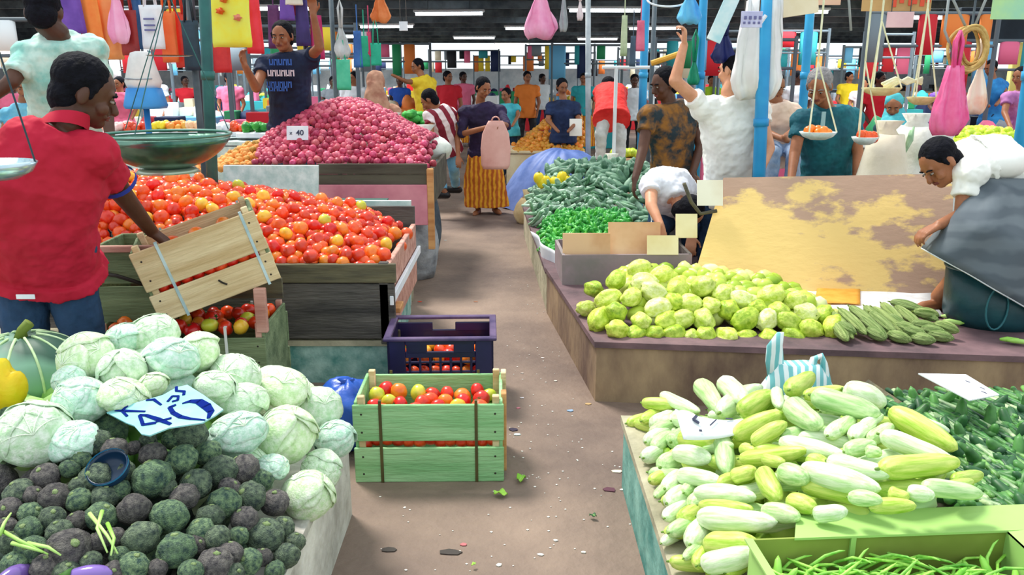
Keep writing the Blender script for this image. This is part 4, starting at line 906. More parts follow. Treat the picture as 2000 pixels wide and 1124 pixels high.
# newspaper and orange paper, red pouch behind the gourds
def sheet(px, Y0, name, m, label, cat, amp=.012, n=10, z=None, seed=0):
    P_ = [onz(a, b, Y0) for a, b in px]
    o = single(name, grid(lambda u, v: (P_[0]*(1-u)+P_[1]*u)*(1-v)+(P_[3]*(1-u)+P_[2]*u)*v+V((0, 0, amp*(1+noise.noise(V((u*5+seed, v*5, 0)))))), n, n), m, label, cat, True, None)
    s = o.modifiers.new('t', 'SOLIDIFY'); s.thickness = .003; return o
M_news = mat('newspaper', '#e0dcdc', '#fbfafa', rough=.8, scale=9, lo=.3, hi=.5)
sheet([(1455, 606), (1840, 622), (1815, 566), (1500, 555)], ZB+.003, 'newspaper', M_news, 'white newspaper sheets lying at the foot of the plywood', 'newspaper')
sheet([(1590, 592), (1680, 595), (1680, 562), (1597, 560)], ZB+.024, 'orange_leaflet', mat('orange paper', '#e89a30', '#f0b048', scale=12), 'orange leaflet on the white newspaper', 'leaflet', .004)
crumple('pouch', onz(1482, 572, ZB), .05, mat('red pouch', '#c83c4c', '#e87080', rough=.5, scale=9), 'small crumpled red pouch behind the chayotes', 'pouch', (1.1, .6, .7), 5)
crumple('plastic_bag', onz(1452, 560, ZB), .06, M_white, 'small crumpled white bag beside the red pouch', 'bag', (1.1, .7, .6), 8)
# loose okra by the basin
for px, py in ((1858, 620), (1862, 630), (1975, 665), (1990, 668)):
    p = onz(px, py, ZB+.02); single('green_pod', xf(Matrix.Translation(p) @ Matrix.Rotation(random.uniform(-1, 1), 4, 'Z'), tube([(-.05, 0, 0), (-.02, 0, .003), (.03, .004, 0), (.05, .008, 0)], [.006, .014, .012, .003], 8)), M_stem, 'loose green pod lying on the platform %s' % ('beside the gourds' if px < 1900 else 'at the right edge'), 'pod', True, 'loose pods on the platform')
# dark teal bag under the bent man
M_dt = mat('dark teal plastic', '#0c2c34', '#1c4c54', rough=.35, scale=3, bump=.3)
dt = thing('basin', 'dark teal plastic tub under the grey sarong at the right edge', 'tub', onz(1975, 650, ZB)+V((.02, .2, 0)))
part('body', loft([ring((0, 0, 0), (1, 0, 0), (0, 1, 0), .24, .2, 28), ring((0, 0, .05), (1, 0, 0), (0, 1, 0), .26, .21, 28), ring((0, 0, .3), (1, 0, 0), (0, 1, 0), .27, .22, 28), ring((0, 0, .3), (1, 0, 0), (0, 1, 0), .255, .205, 28), ring((0, 0, .03), (1, 0, 0), (0, 1, 0), .24, .19, 28)]), M_dt, dt, True)
part('handle', tube([V((-.12+.055*math.cos(a), -.195-.02, .13+.11*math.sin(a))) for a in [2*math.pi*k/20 for k in range(21)]], .005, 6, False), mat('teal wire', '#2f6c74'), dt, True)
part('rim', tube([V((.272*math.cos(a), .222*math.sin(a), .3)) for a in [2*math.pi*k/30 for k in range(31)]], .009, 6, False), M_dt, dt, True)
# striped plastic bag on the platform edge
M_str = wavemat('teal striped film', '#7cc8cc', '#f0fafa', 'X', 9, .6, .3, .42, .58)
bgp = thing('plastic_bag', 'white and teal striped plastic bag leaning on the platform front', 'bag', at(1550, 790, 3.35)); b0 = bgp.location
prof = [(0, .145, .08), (.06, .15, .085), (.13, .125, .07), (.19, .09, .045)]
R = []
for z, rx, ry in prof: R.append([V((math.cos(a)*rx*(1+.13*math.sin(5*a+z*20)), math.sin(a)*ry*(1+.15*math.cos(4*a+z*13)), z)) for a in [2*math.pi*k/28 for k in range(28)]])
o = part('film', loft(R), M_str, bgp, True)
part('handle', loft([ring((-.075, 0, .10), (1, 0, 0), (0, 1, 0), .045, .03, 12), ring((-.10, 0, .20), (1, 0, 0), (0, 1, 0), .04, .015, 12), ring((-.105, 0, .27), (1, 0, 0), (0, 1, 0), .035, .012, 12), ring((-.085, 0, .33), (1, 0, 0), (0, 1, 0), .016, .008, 12)]), M_str, bgp, True)
part('handle', tube([(.06, 0, .14), (.07, 0, .21), (.10, 0, .225), (.115, 0, .19), (.13, 0, .1), (.16, 0, .03)], [.025, .016, .013, .015, .025, .03], 10), M_str, bgp, True)
# price card on cucumbers
t = thing('price_card', 'white curled price card stuck in the cucumber heap', 'price card', at(1408, 832, 2.36), (math.radians(-58), math.radians(-4), math.radians(4)))
def curl(u, v): x = (u-.5)*.27; return (x, (v-.5)*.10*(1.1-.9*u)-.02*u, .12*x*x/.135*2+ (.04*max(0, u-.6)))
M4 = Matrix.Rotation(math.pi/2, 4, 'X')
o = part('card', xf(M4, grid(curl, 14, 4)), M_white, t, True); s = o.modifiers.new('t', 'SOLIDIFY'); s.thickness = .003
cp = lambda a, b: M4 @ V((a, b, .12*a*a/.135*2+.004))
stroke([(-.07, .035), (-.085, .02), (-.07, .008)], .009, t, cp, V((0, -1, 0)), M_gry); stroke([(-.035, .0), (-.01, .02)], .004, t, cp, V((0, -1, 0)), M_gry); stroke([(-.075, -.02), (-.068, -.02)], .007, t, cp, V((0, -1, 0)), M_gry); stroke([(.02, .02), (.04, .015)], .004, t, cp, V((0, -1, 0)), M_gry)
# ---- dark green beans on the right
M_bn = [mat('dark bean %d' % i, a, b, rough=.45, scale=7, rnd=.3) for i, (a, b) in enumerate((('#1d4a24', '#4f9448'), ('#2c5f2c', '#78b45c'), ('#16382a', '#356a3c'), ('#7fa070', '#c4dca8')))]
ME_BN = mesh('bean', tube([(-.5, 0, 0), (-.47, .002, 0), (0, .02, .01), (.47, .0, 0), (.5, 0, 0)], [.012, .024, .027, .026, .010], 8), M_bn[0], True)
def hB(x, y): return ZR+.05+.11*sm(1.1, 1.5, x)*sm(3.0, 2.75, y) if y < 3.0 else .2
pbn = [(1705, 742), (1800, 742), (2040, 738), (2040, 990), (1925, 985), (1890, 930), (1870, 880), (1800, 830), (1750, 790)]
n = 0
for px, py in scatter(pbn, 12, 9, 12000):
    p = onheap(px, py, hB, 1.6, 3.05)
    if p is None or n > 285: continue
    back = py < 835-(px-1700)*.12
    d = V((random.uniform(-.25, .1)-.35, .8, .05)) if back else (ray(px, py)+V((random.uniform(-.8, -.3), 0, random.uniform(.2, .45))))
    q = V((1, 0, 0)).rotation_difference(d.normalized()); L_ = .25
    o = link('long_bean', ME_BN, None, p+(V((0, 0, .0)) if back else d.normalized()*.09), q, (L_, .36, .36)); n += 1
    tag(o, 'dark green long bean in the bean pile, %s' % zl(px, py, 1700, 2000, 740, 985), 'bean', 'dark green beans on the right slab'); setm(o, random.choice(M_bn[:3]+[M_bn[0], M_bn[1]]) if random.random() < .9 else M_bn[3])
core('bean_heap', hB, [(1.3, 2.0), (2.3, 2.0), (2.3, 2.85), (1.3, 2.85)], .04, .022, [M_bn[0], M_bn[2]], 'dark green beans lying deeper in the bean pile', (1, 1, 4), 1.3, 'beans')
single('divider_plank', box((0, 0, 0), (.016, .62, .12), .003, Matrix.Rotation(math.radians(38), 3, 'Z')) if False else join(tube([at(1695, 752, 2.98), at(1765, 800, 2.72), at(1855, 862, 2.45)], .022, 4)), M_oldg, 'brown wooden strip between the cucumbers and the dark beans', 'plank')
pcd = at(1868, 768, 2.5); t = thing('price_card', 'white price card with faint marks lying on the dark beans', 'price card', pcd+V((0, 0, .03)))
oq = [(1792, 740), (1885, 742), (1950, 782), (1892, 793)]; Pq = [at(a, b, Y)-t.location+V((0, 0, .02)) for (a, b), Y in zip(oq, (2.72, 2.72, 2.52, 2.5))]
part('card', slabq(Pq, (0, 0, -.004)), M_white, t); bl = lambda a, b: (Pq[0]*(1-a)+Pq[1]*a)*(1-b)+(Pq[3]*(1-a)+Pq[2]*a)*b
for L_ in ([(.25, .5), (.35, .55), (.45, .4)], [(.72, .35), (.76, .42)], [(.62, .75), (.7, .9)], [(.8, .65), (.82, .75)]): stroke(L_, .005, t, bl, V((0, -.3, 1)).normalized(), M_gry)
# ---- cardboard carton of green beans, front right
M_gcb = mat('green tinted cardboard', '#9cc46c', '#a8d078', rough=.8, scale=2); M_gcd = mat('olive cardboard inside', '#7c8a38', '#94a44c', rough=.85, scale=3)
bx = thing('carton', 'open green cardboard carton of green beans at the front right', 'carton', onz(1720, 1124, .32)); k0 = bx.location.copy()
A, B = at(1470, 1056, 1.76)-k0, at(1966, 1036, 1.80)-k0; dn = V((0, 0, -.24))
part('back_wall', slabq([A+dn, B+dn, B, A], (0, .006, 0)), M_gcd, bx)
part('left_wall', slabq([A+dn, A+dn+V((.03, -.5, 0)), A+V((.03, -.5, 0)), A], (-.006, 0, 0)), M_gcb, bx); part('right_wall', slabq([B+dn, B+dn+V((.0, -.5, 0)), B+V((.0, -.5, 0)), B], (.006, 0, 0)), M_gcb, bx)
F0, F1 = at(1556, 1002, 1.9)-k0, at(2040, 984, 1.92)-k0; A2, B2 = at(1552, 1052, 1.76)-k0, at(2040, 1034, 1.80)-k0
part('back_flap', slabq([A2, B2, F1, F0], (0, 0, -.006)), M_gcb, bx); part('left_flap', slabq([A, A+V((.03, -.5, 0)), A+V((.03, -.5, .0))+V((-.02, 0, .0)), A+V((-.02, 0, .0))], (0, 0, .005)), M_gcb, bx)
part('inner_rib', slabq([A*.62+B*.38+dn, A*.6+B*.4+dn, A*.6+B*.4, A*.62+B*.38], (0, -.008, 0)), M_gcb, bx); part('right_flap', slabq([B, B+V((0, -.5, 0)), B+V((.3, -.5, .02)), B+V((.3, 0, .02))], (0, 0, -.006)), M_gcb, bx)
part('front_wall', slabq([A+dn+V((.03, -.5, 0)), B+dn+V((0, -.5, 0)), B+V((0, -.5, 0)), A+V((.03, -.5, 0))], (0, -.006, 0)), M_gcb, bx)
M_gb = mat('bright green bean', '#6cbc38', '#b4e870', rough=.45, scale=5, rnd=.25)
ME_GB = [mesh('bean', tube([(-.5, 0, 0), (-.4, .02*k, .0), (-.1, .07*k, .03), (.2, .05*k, .04), (.42, -.03*k, .0), (.5, -.08*k, -.03)], [.008, .028, .034, .033, .024, .006], 8), M_gb, True) for k in (-1, 1, 2)]
for i in range(230):
    u = random.uniform(0.02, .98); y = random.uniform(-.36, -.03); c = k0+A*(1-u)+B*u+V((0, y, -.07+.025*random.random()-.02*abs(u-.5)))
    d = V((random.gauss(1, .3), random.gauss(0, .55), random.gauss(.0, .22) if random.random() < .85 else .8)); d.normalize()
    o = link('green_bean', random.choice(ME_GB), None, c, V((1, 0, 0)).rotation_difference(d), (.15, .115, .115)); tag(o, 'thin bright green bean in the carton, %s' % zl(u, -y, 0, 1, 0, .37), 'bean', 'green beans in the carton')
core('green_bean_fill', lambda x, y: k0.z+A.z-.065, [(k0.x+A.x+.02, 1.35), (k0.x+B.x-.02, 1.35), (k0.x+B.x-.02, 1.74), (k0.x+A.x+.03, 1.74)], .03, .012, M_gb, 'green beans lying deeper in the carton', (1, 1, 5), 1.5, 'beans')
# ---- litter on the aisle
M_lf = mat('fresh green scrap', '#7fc030', '#b8e860', rough=.6, scale=9)
for i, (px, py, s) in enumerate(((978, 968, .055), (1018, 938, .06), (1158, 1012, .03), (925, 1108, .018))):
    p = onz(px, py, .006); t = thing('leaf_scrap', ['bright green leaf scrap below the green crate', 'curled bright green leaf scrap right of the green crate', 'small dark green leaf scrap in mid aisle', 'tiny green scrap at the front of the aisle'][i], 'leaf', p, (0, 0, i*1.3)); o = part('blade', leafm(s, s*.6, .1, .5, 8), M_lf if i != 2 else M_dkl, t, True); o.location = (-s/2, 0, .012); q = o.modifiers.new('t', 'SOLIDIFY'); q.thickness = .002; part('rib', tube([(-s/2, 0, .012), (0, 0, .012)], .0015, 5), M_stem, t)
lit = [((1205, 922), '#e8d8c0', .03), (( 1190, 958), '#5c3040', .03), ((1003, 840), '#2c2038', .03), ((1010, 850), '#d0e8e8', .016), ((1115, 803), '#8aa4c0', .02), ((1020, 778), '#e8e0e4', .012), ((1012, 798), '#d88090', .012), ((1055, 1085), '#ece8e0', .012), ((975, 1105), '#e8e8e0', .012), ((1140, 1080), '#d8d8cc', .012), ((1085, 1057), '#e8e4dc', .010), ((1215, 958), '#f0ece4', .010), ((1150, 790), '#bc9c6c', .02), ((880, 1080), '#3c3430', .04), ((760, 1075), '#3c3430', .03), ((905, 1065), '#c06c70', .014), ((1060, 700), '#e8dcd8', .012), ((1085, 745), '#e0d8cc', .012), ((1020, 730), '#d8ccc4', .01), ((930, 590), '#b87c5c', .02), ((820, 590), '#d84a30', .02), ((870, 470), '#d8e0e0', .014), ((1000, 400), '#e8e4d8', .02)]
for i, ((px, py), c, s) in enumerate(lit):
    p = onz(px, py, .001); n = 7; ps = [(math.cos(a)*s*(.6+.5*random.random()), math.sin(a)*s*(.35+.4*random.random())) for a in [2*math.pi*k/n for k in range(n)]]
    vv, ff = prism(ps, 0, .003); single('litter_scrap', ([v+p for v in vv], ff), mat('scrap '+c, c), 'small scrap of litter on the aisle floor, %s' % ('near the carton end' if py > 1000 else 'in the front part' if py > 820 else 'in the middle part' if py > 650 else 'far up the aisle'), 'litter', False, 'scraps on the aisle floor')
for i in range(170):
    px = random.uniform(700, 1240); py = random.uniform(520, 1120)
    if px < 1000 and py < 960 and px < 990: px = random.uniform(1000, 1110)
    p = onz(px, py, .001); s = random.uniform(.002, .006); vv, ff = prism([(s, 0), (0, s*.7), (-s, 0), (0, -s*.8)], 0, .002)
    single('speck', ([v+p for v in vv], ff), mat('scrap '+random.choice(['#e8e4dc', '#d8d8d0', '#3c3432']), '#e8e4dc'), 'tiny pale or dark speck of debris on the aisle floor', 'litter', False, 'specks on the aisle floor')
# ================================================================ PEOPLE
M_sk = {'d': mat('dark brown skin', '#4a2c20', '#5c3a2a', rough=.5, scale=6, rnd=0), 'm': mat('brown skin', '#8a5638', '#a86c4a', rough=.5, scale=6), 'l': mat('light brown skin', '#c88a68', '#e0a482', rough=.5, scale=6)}
M_hair = mat('black hair', '#08080e', '#14141e', rough=.8, spec=.15, scale=20, bump=.5, bscale=60); M_ghair = mat('grey hair', '#6c6a70', '#a09c9c', rough=.7, scale=20, bump=.5, bscale=60)
M_eyew = mat('eye white', '#9c9084', rough=.5); M_eyeb = mat('dark iris', '#140c08', rough=.2); M_lip = mat('lips', '#7a3c34', rough=.5)
def lerp(a, b, t): return V(a)*(1-t)+V(b)*t
def hand(w, d, n, s=1., curl=.5, side=1):
    """palm, four unequal bent fingers and a thumb from the side of the palm; w wrist, d direction, n palm normal"""
    d = V(d).normalized(); n = V(n); n = (n-d*n.dot(d)).normalized(); x = d.cross(n)*side; w = V(w); ms = []
    pe = w+d*.085*s
    for k in range(4): ms.append(cap(w+d*.015*s+x*(k-1.5)*.010*s, pe+x*(k-1.5)*.0205*s, .016*s, .0115*s, 8))
    for k, L in enumerate((.068, .078, .073, .057)):
        p = pe+x*(k-1.5)*.0205*s; a = 0
        for j, f in enumerate((.45, .3, .25)):
            a += curl*(.55 if j == 0 else .8); q = p+(d*math.cos(a)+n*math.sin(a))*L*f*s; ms.append(cap(p, q, (.0092-.0009*j)*s, (.0085-.0011*j)*s, 8)); p = q
    p = w+d*.03*s-x*.028*s; q = p+(d*.6-x*.65+n*.35).normalized()*.04*s; r = q+(d*.9-x*.2+n*.5*(curl+.3)).normalized()*.03*s
    ms += [cap(p, q, .0125*s, .010*s, 8), cap(q, r, .010*s, .008*s, 8)]
    return join(*ms)
def person(label, head, face, neck, sho, hip, arms=(), legs=None, skin='m', hair=None, shirt=None, sleeve=.45, lower=None, lowkind='trousers', hs=1., vox=.008, up=None, base=0., group=None, chest=1., shirt_len=.12, hands=True, curl=.6, belly=1., collar=None, mid=None, detail=True, long_hair=False, lowvox=None, hat=None, shoes=None, waist_w=1., veil=None, seated=False):
    """joints are places in the scene; the body is one surface, clothes and hair are its children"""
    head, neck = V(head), V(neck); sho = [V(p) for p in sho]; hip = [V(p) for p in hip]
    hc = (hip[0]+hip[1])/2; scn = (sho[0]+sho[1])/2; O = V((hc.x, hc.y, base)); root = thing('person', label, 'person', O, (0, 0, 0), group)
    f = V(face).normalized(); u = V(up) if up else V((0, 0, 1)); u = (u-f*u.dot(f)).normalized(); r = f.cross(u); sk = M_sk[skin]
    H = lambda a, b, c: head+(r*a+f*b+u*c)*hs
    body = [ball(H(0, -.012, .022), (.077*hs, .096*hs, .092*hs), 18, 14, None, (r, f, u)), ball(H(0, .018, -.045), (.056*hs, .064*hs, .066*hs), 14, 10, None, (r, f, u)),
            cap(H(0, .08, .01), H(0, .101, -.027), .009*hs, .0155*hs, 8), cap(H(-.035, .073, .028), H(.035, .073, .028), .011*hs, .011*hs, 8), cap(H(0, .06, -.085), H(0, .068, -.08), .02*hs, .02*hs, 8), cap(H(0, -.02, -.04), neck, .053*hs, .058*hs, 12),
            cap(H(-.02, .078, -.052), H(.02, .078, -.052), .0095*hs, .0095*hs, 8)]
    for s in (-1, 1): body += [ball(H(s*.08, -.008, -.003), (.012*hs, .02*hs, .033*hs), 8, 8, None, (r, f, u)), ball(H(s*.042, .058, -.025), (.024*hs, .026*hs, .024*hs), 8, 6)]
    sx = (sho[1]-sho[0]); sw = sx.length/2; sx.normalize(); hx = (hip[1]-hip[0]).normalized()
    mid = V(mid) if mid else lerp(hc, scn, .45)
    sd_ = (scn-mid).normalized()*.024*hs; path = [hc-(mid-hc).normalized()*.07, hc, lerp(hc, mid, .6), mid, lerp(mid, scn, .55), scn-(scn-mid).normalized()*.035, lerp(scn, neck, .28)+(scn-mid).normalized()*.006, lerp(scn, neck, .6)+(scn-mid).normalized()*.012]
    wd = [.150*waist_w, .165*waist_w, .150*belly, .148*belly, .165*chest, sw*.98, sw*.74, sw*.40]; dp = [.10, .115, .105*belly, .105*belly, .12*chest, .095, .082, .068]
    def torso(e, i0=0, i1=8, cut=None):
        R = []
        for i in range(i0, i1):
            d = (path[min(i+1, 7)]-path[max(i-1, 0)]).normalized(); x = hx.lerp(sx, min(1, i/5)); x = (x-d*x.dot(d)).normalized(); y = d.cross(x)
            R.append(ring(path[i], x, y, wd[i]*hs+e, dp[i]*hs+e, 20, 2.4))
        return loft(R)
    body.append(torso(-.014 if shirt else 0)); 
    for i, p in enumerate(sho): body.append(ball(p-sd_, .046*hs, 10, 8))
    for i, a in enumerate(arms):
        if not a: continue
        el, wr = V(a[0]), V(a[1]); body += [cap(sho[i]-sd_, el, .046*hs, .040*hs), cap(el, wr, .039*hs, .026*hs)]
        d = V(a[2]) if len(a) > 2 and a[2] is not None else (wr-el); n = V(a[3]) if len(a) > 3 else V((0, -.3, -1))
        if hands: body.append(hand(wr, d, n, hs, a[4] if len(a) > 4 else curl, 1 if i == 0 else -1))
        else: body.append(cap(wr, wr+d.normalized()*.12*hs, .03*hs, .025*hs, 8))
    if legs is None:
        legs = []
        for s in (0, 1): legs.append((lerp(hip[s], (hip[s].x, hip[s].y, base), .48), V((hip[s].x, hip[s].y, base+.09))))
    hp = [lerp(hip[0], hip[1], .14), lerp(hip[0], hip[1], .86)]
    for s, l in enumerate(legs):
        kn, an = V(l[0]), V(l[1]); body += [cap(hp[s], kn, .085*hs, .056*hs), cap(kn, an, .056*hs, .036*hs)]
        fd = V(l[2]) if len(l) > 2 else V((f.x, f.y, 0)).normalized(); fd = V((fd.x, fd.y, 0)).normalized(); h0 = V((an.x, an.y, an.z-.055))-fd*.04
        body += [cap(an, h0, .036*hs, .034*hs, 10), cap(h0, h0+fd*.13-V((0, 0, .005)), .034*hs, .036*hs, 10), cap(h0+fd*.13-V((0, 0, .005)), h0+fd*.19-V((0, 0, .01)), .036*hs, .022*hs, 10)]
        if shoes:
            e = .006; part('shoe', off(join(cap(h0, h0+fd*.13, .038*hs+e, .04*hs+e, 10), cap(h0+fd*.13, h0+fd*.19-V((0, 0, .004)), .04*hs+e, .028*hs+e, 10)), -O), shoes, root, True)
    remeshed('body', off(join(*body), -O), sk, root, vox, 0, .07, 2)
    if detail:
        for s in (-1, 1):
            e = part('eye', off(ball(H(s*.031, .081, .006), (.011*hs, .0085*hs, .0048*hs), 10, 8, None, (r, f, u)), -O), M_eyew, root, True)
            part('iris', off(ball(H(s*.031, .0895, .006), (.0058*hs, .003*hs, .005*hs), 8, 6, None, (r, f, u)), -O), M_eyeb, e, True)
            part('eyebrow', off(tube([H(s*.015, .087, .025), H(s*.032, .088, .031), H(s*.05, .078, .025)], .004*hs, 6), -O), M_hair if hair != M_ghair else M_ghair, root, True)
        part('mouth', off(join(tube([H(-.022, .083, -.052), H(0, .091, -.050), H(.022, .083, -.052)], .0045*hs, 6), tube([H(-.018, .083, -.058), H(0, .090, -.060), H(.018, .083, -.058)], .005*hs, 6)), -O), M_lip, root, True)
    if hair:
        hb = [ball(H(0, -.028, .043), (.087*hs, .095*hs, .085*hs), 18, 12, None, (r, f, u)), ball(H(0, -.052, -.022), (.076*hs, .060*hs, .078*hs), 14, 10, None, (r, f, u))]
        for s in (-1, 1): hb.append(cap(H(s*.074, .015, .03), H(s*.078, .01, -.0), .014*hs, .010*hs, 8))
        if long_hair: hb += [ball(H(0, -.10, -.01), .045*hs, 10, 8), ball(H(0, -.115, -.03), .035*hs, 10, 8)]
        remeshed('hair', off(join(*hb), -O), hair, root, max(.006, vox*.8), .006, .02, 2)
    if veil:
        remeshed('head_scarf', off(join(ball(H(0, -.035, .03), (.097*hs, .085*hs, .11*hs), 18, 12, None, (r, f, u)), cap(H(0, -.06, -.02), neck-V((0, 0, .1))-f*.05*hs, .085*hs, .16*hs, 16), cap(neck-V((0, 0, .1)), neck-V((0, 0, .38)), .17*hs, .2*hs, 16)), -O), veil, root, .01, .03, .1, 3)
    if hat:
        part('cap', off(loft([ring(H(0, -.02, .06), r, f, .088*hs, .10*hs, 20), ring(H(0, -.02, .12), r, f, .082*hs, .095*hs, 20), ring(H(0, -.02, .135), r, f, .05*hs, .06*hs, 20)]), -O), hat, root, True)
    if shirt:
        e = .022; ms = [torso(e), cap(path[2], path[5], .10*hs+e*.8, .09*hs+e*.8, 14), cap(sho[0]-sd_*1.6, sho[1]-sd_*1.6, .072*hs+e*.7, .072*hs+e*.7, 14)]
        n0 = hc-(path[2]-hc).normalized()*shirt_len; d = (hc-n0).normalized(); x = (hx-d*hx.dot(d)).normalized(); y = d.cross(x)
        if shirt_len > 0: ms.append(loft([ring(n0, x, y, (.190*waist_w)*hs+e, .145*hs+e, 20, 2.4), ring(hc, x, y, .176*waist_w*hs+e, .130*hs+e, 20, 2.4)]))
        for i, p in enumerate(sho):
            ms.append(ball(p-sd_, .054*hs+e*.8, 12, 8))
            a = arms[i] if i < len(arms) else None
            if not a: continue
            el, wr = V(a[0]), V(a[1]); p = p-sd_
            if sleeve <= 1: q = lerp(p, el, sleeve); ms.append(tube([p, lerp(p, q, .5), q], [.060*hs, .063*hs, .067*hs], 14))
            else: q = lerp(el, wr, sleeve-1); ms += [tube([p, lerp(p, el, .5), el], [.062*hs, .058*hs, .054*hs], 14), ball(el, .054*hs, 10, 8), tube([el, q], [.053*hs, .045*hs], 14)]
        remeshed('shirt', off(join(*ms), -O), shirt, root, vox, .022, .06, 2)
        if collar:
            d = (head-neck).normalized(); x, y = frame(d, sx)
            part('collar', off(loft([ring(lerp(neck, scn, .35), sx, d.cross(sx).normalized(), .085*hs, .083*hs, 20), ring(neck+d*.022, sx, d.cross(sx).normalized(), .068*hs, .070*hs, 20)], False), -O), collar, root, True)
    if lower:
        ms = []; e = .014
        if lowkind == 'trousers':
            ms.append(torso(e*.9, 0, 3))
            for s, l in enumerate(legs):
                kn, an = V(l[0]), V(l[1]); ms += [tube([hp[s], lerp(hp[s], kn, .5), kn], [.090*hs, .082*hs, .068*hs], 16), ball(kn, .069*hs, 12, 8), tube([kn, lerp(kn, an, .5), lerp(kn, an, .97)], [.068*hs, .062*hs, .056*hs], 16), ball(hp[s], .088*hs, 12, 8)]
        else:
            k = (V(legs[0][0])+V(legs[1][0]))/2; a = (V(legs[0][1])+V(legs[1][1]))/2; kx = (V(legs[1][0])-V(legs[0][0])).length/2; ax = (V(legs[1][1])-V(legs[0][1])).length/2
            d = (path[2]-hc).normalized(); x = (hx-d*hx.dot(d)).normalized(); y = d.cross(x); R = [ring(lerp(hc, path[2], .8), x, y, .16*belly*hs+e, .112*hs+e, 28), ring(hc, x, y, .178*hs, .135*hs, 28)]
            x2 = V((hx.x, hx.y, 0)).normalized(); y2 = V((0, 0, 1)).cross(x2)
            for t in (.35, .7, 1.): R.append(ring(lerp(hc, k, t), x2, y2, .18*hs+(kx)*t*.6, .14*hs, 28))
            for t in (.33, .66, 1.): R.append(ring(lerp(k, a, t), x2, y2, .18*hs+kx*.6+.03*t, .135*hs+.02*t, 28))
            R = [[p+ (p-sum(rr, V())/28)*(.07*math.sin(9*2*math.pi*j/28+i)*min(1, i/3)) for j, p in enumerate(rr)] for i, rr in enumerate(R)]
            ms.append(loft([rr for rr in R][::-1]))
        remeshed('trousers' if lowkind == 'trousers' else 'skirt', off(join(*ms), -O), lower, root, lowvox or vox, .02, .07, 2)
    root['_'] = 0; del root['_']
    return root, O
def belt(root, O): pass
M_red = mat('crimson polo cloth', '#b00c2a', '#cf1c44', rough=.8, scale=2.2); M_band = mat('blue sleeve band', '#26389c', rough=.7)
M_jean = mat('dark blue denim', '#142c48', '#28486c', rough=.85, scale=5, bump=.2, bscale=60)
# 1 man in the red polo
rt, O = person('man in a crimson polo shirt and dark jeans reaching towards the tilted crate', at(168, 182, 3.08), (.80, .45, -.42), at(128, 240, 3.02), (at(2, 292, 2.95), at(186, 282, 3.02)), (at(22, 506, 3.08), at(148, 516, 3.14)),
    [(at(-60, 420, 3.05), at(-30, 520, 3.3)), (at(236, 376, 3.26), at(296, 452, 3.46), V((.5, .5, -.7)), V((-.2, .3, -1)), .7)], None, 'd', M_hair, M_red, .62, M_jean, hs=1.08, vox=.006, up=(.2, 0, 1), mid=at(72, 430, 3.0), collar=M_red, shirt_len=.045, chest=1.12, belly=1.1)
q0, q1 = at(228, 358, 3.24)-O, at(214, 338, 3.2)-O; dd = (q1-q0).normalized(); xx, yy = frame(dd); part('sleeve_band', loft([ring(q0, xx, yy, .081, .081, 20), ring(q0+dd*.02, xx, yy, .081, .081, 20)], False), M_band, rt, True, 'blue sleeve band')
part('pocket_tag', box(at(50, 580, 2.955)-O, (.07, .004, .018), .001), M_white, rt, label='white pocket embroidery')
# 2 man in the mint shirt, upper left
M_mint = mat('mint patterned cloth', '#8cc8bc', '#cfe8dc', rough=.8, scale=9)
person('man in a pale mint shirt seen from behind at the upper left', at(86, 26, 4.6), (-.25, .9, -.3), at(112, 64, 4.62), (at(56, 96, 4.6), at(178, 84, 4.72)), (at(92, 300, 4.8), at(172, 300, 4.85)),
    [(at(22, 160, 4.45), at(-30, 200, 4.4)), (at(206, 190, 4.75), at(215, 270, 4.6))], None, 'd', M_hair, M_mint, .75, M_jean, hs=1.05, base=.24, chest=1.08, belly=1.05)
# 3 small person in light blue
M_lb = mat('light blue cloth', '#4c9cc0', '#7cc0d4', rough=.8, scale=6)
person('person in a light blue shirt at the left edge behind the man in red', at(50, 172, 7.6), (.3, -.9, -.2), at(48, 196, 7.6), (at(18, 218, 7.6), at(82, 214, 7.6)), (at(25, 330, 7.6), at(75, 330, 7.6)), [(at(8, 262, 7.5), at(20, 300, 7.3)), (at(92, 260, 7.5), at(80, 300, 7.3))], None, 'm', M_hair, M_lb, .5, M_jean, hs=.95, vox=.011, hands=False)
# 4 man in the black lettered T-shirt
M_navy = mat('black navy T-shirt cloth', '#10172c', '#1e2a48', rough=.85, scale=5)
rt, O = person('man in a black lettered T-shirt behind the onions, one arm raised', at(551, 72, 6.9), (-.12, -.97, -.18), at(560, 102, 6.98), (at(518, 118, 6.95), at(604, 108, 7.0)), (at(540, 242, 7.1), at(598, 242, 7.1)),
    [(at(500, 172, 6.75), at(478, 128, 6.6), V((-.1, -.2, 1)), V((1, -.3, 0))), (at(624, 92, 6.85), at(612, 28, 6.8), V((-.05, 0, 1)), V((0, -1, 0)))], None, 'm', M_hair, M_navy, .42, mat('mid blue denim', '#345c8c', '#4c7cb0', rough=.85, scale=5), hs=1.0, base=.3, shirt_len=.08, curl=.9)
M_bt = mat('blue print', '#3c68b8', rough=.6); M_pt = mat('pink white print', '#e4d4dc', rough=.6)
for i, (s, sz, py, m_) in enumerate((('THE', .075, 120, M_bt), ('ULTRA', .085, 143, M_pt), ('STYLE', .075, 166, M_bt))):
    pass
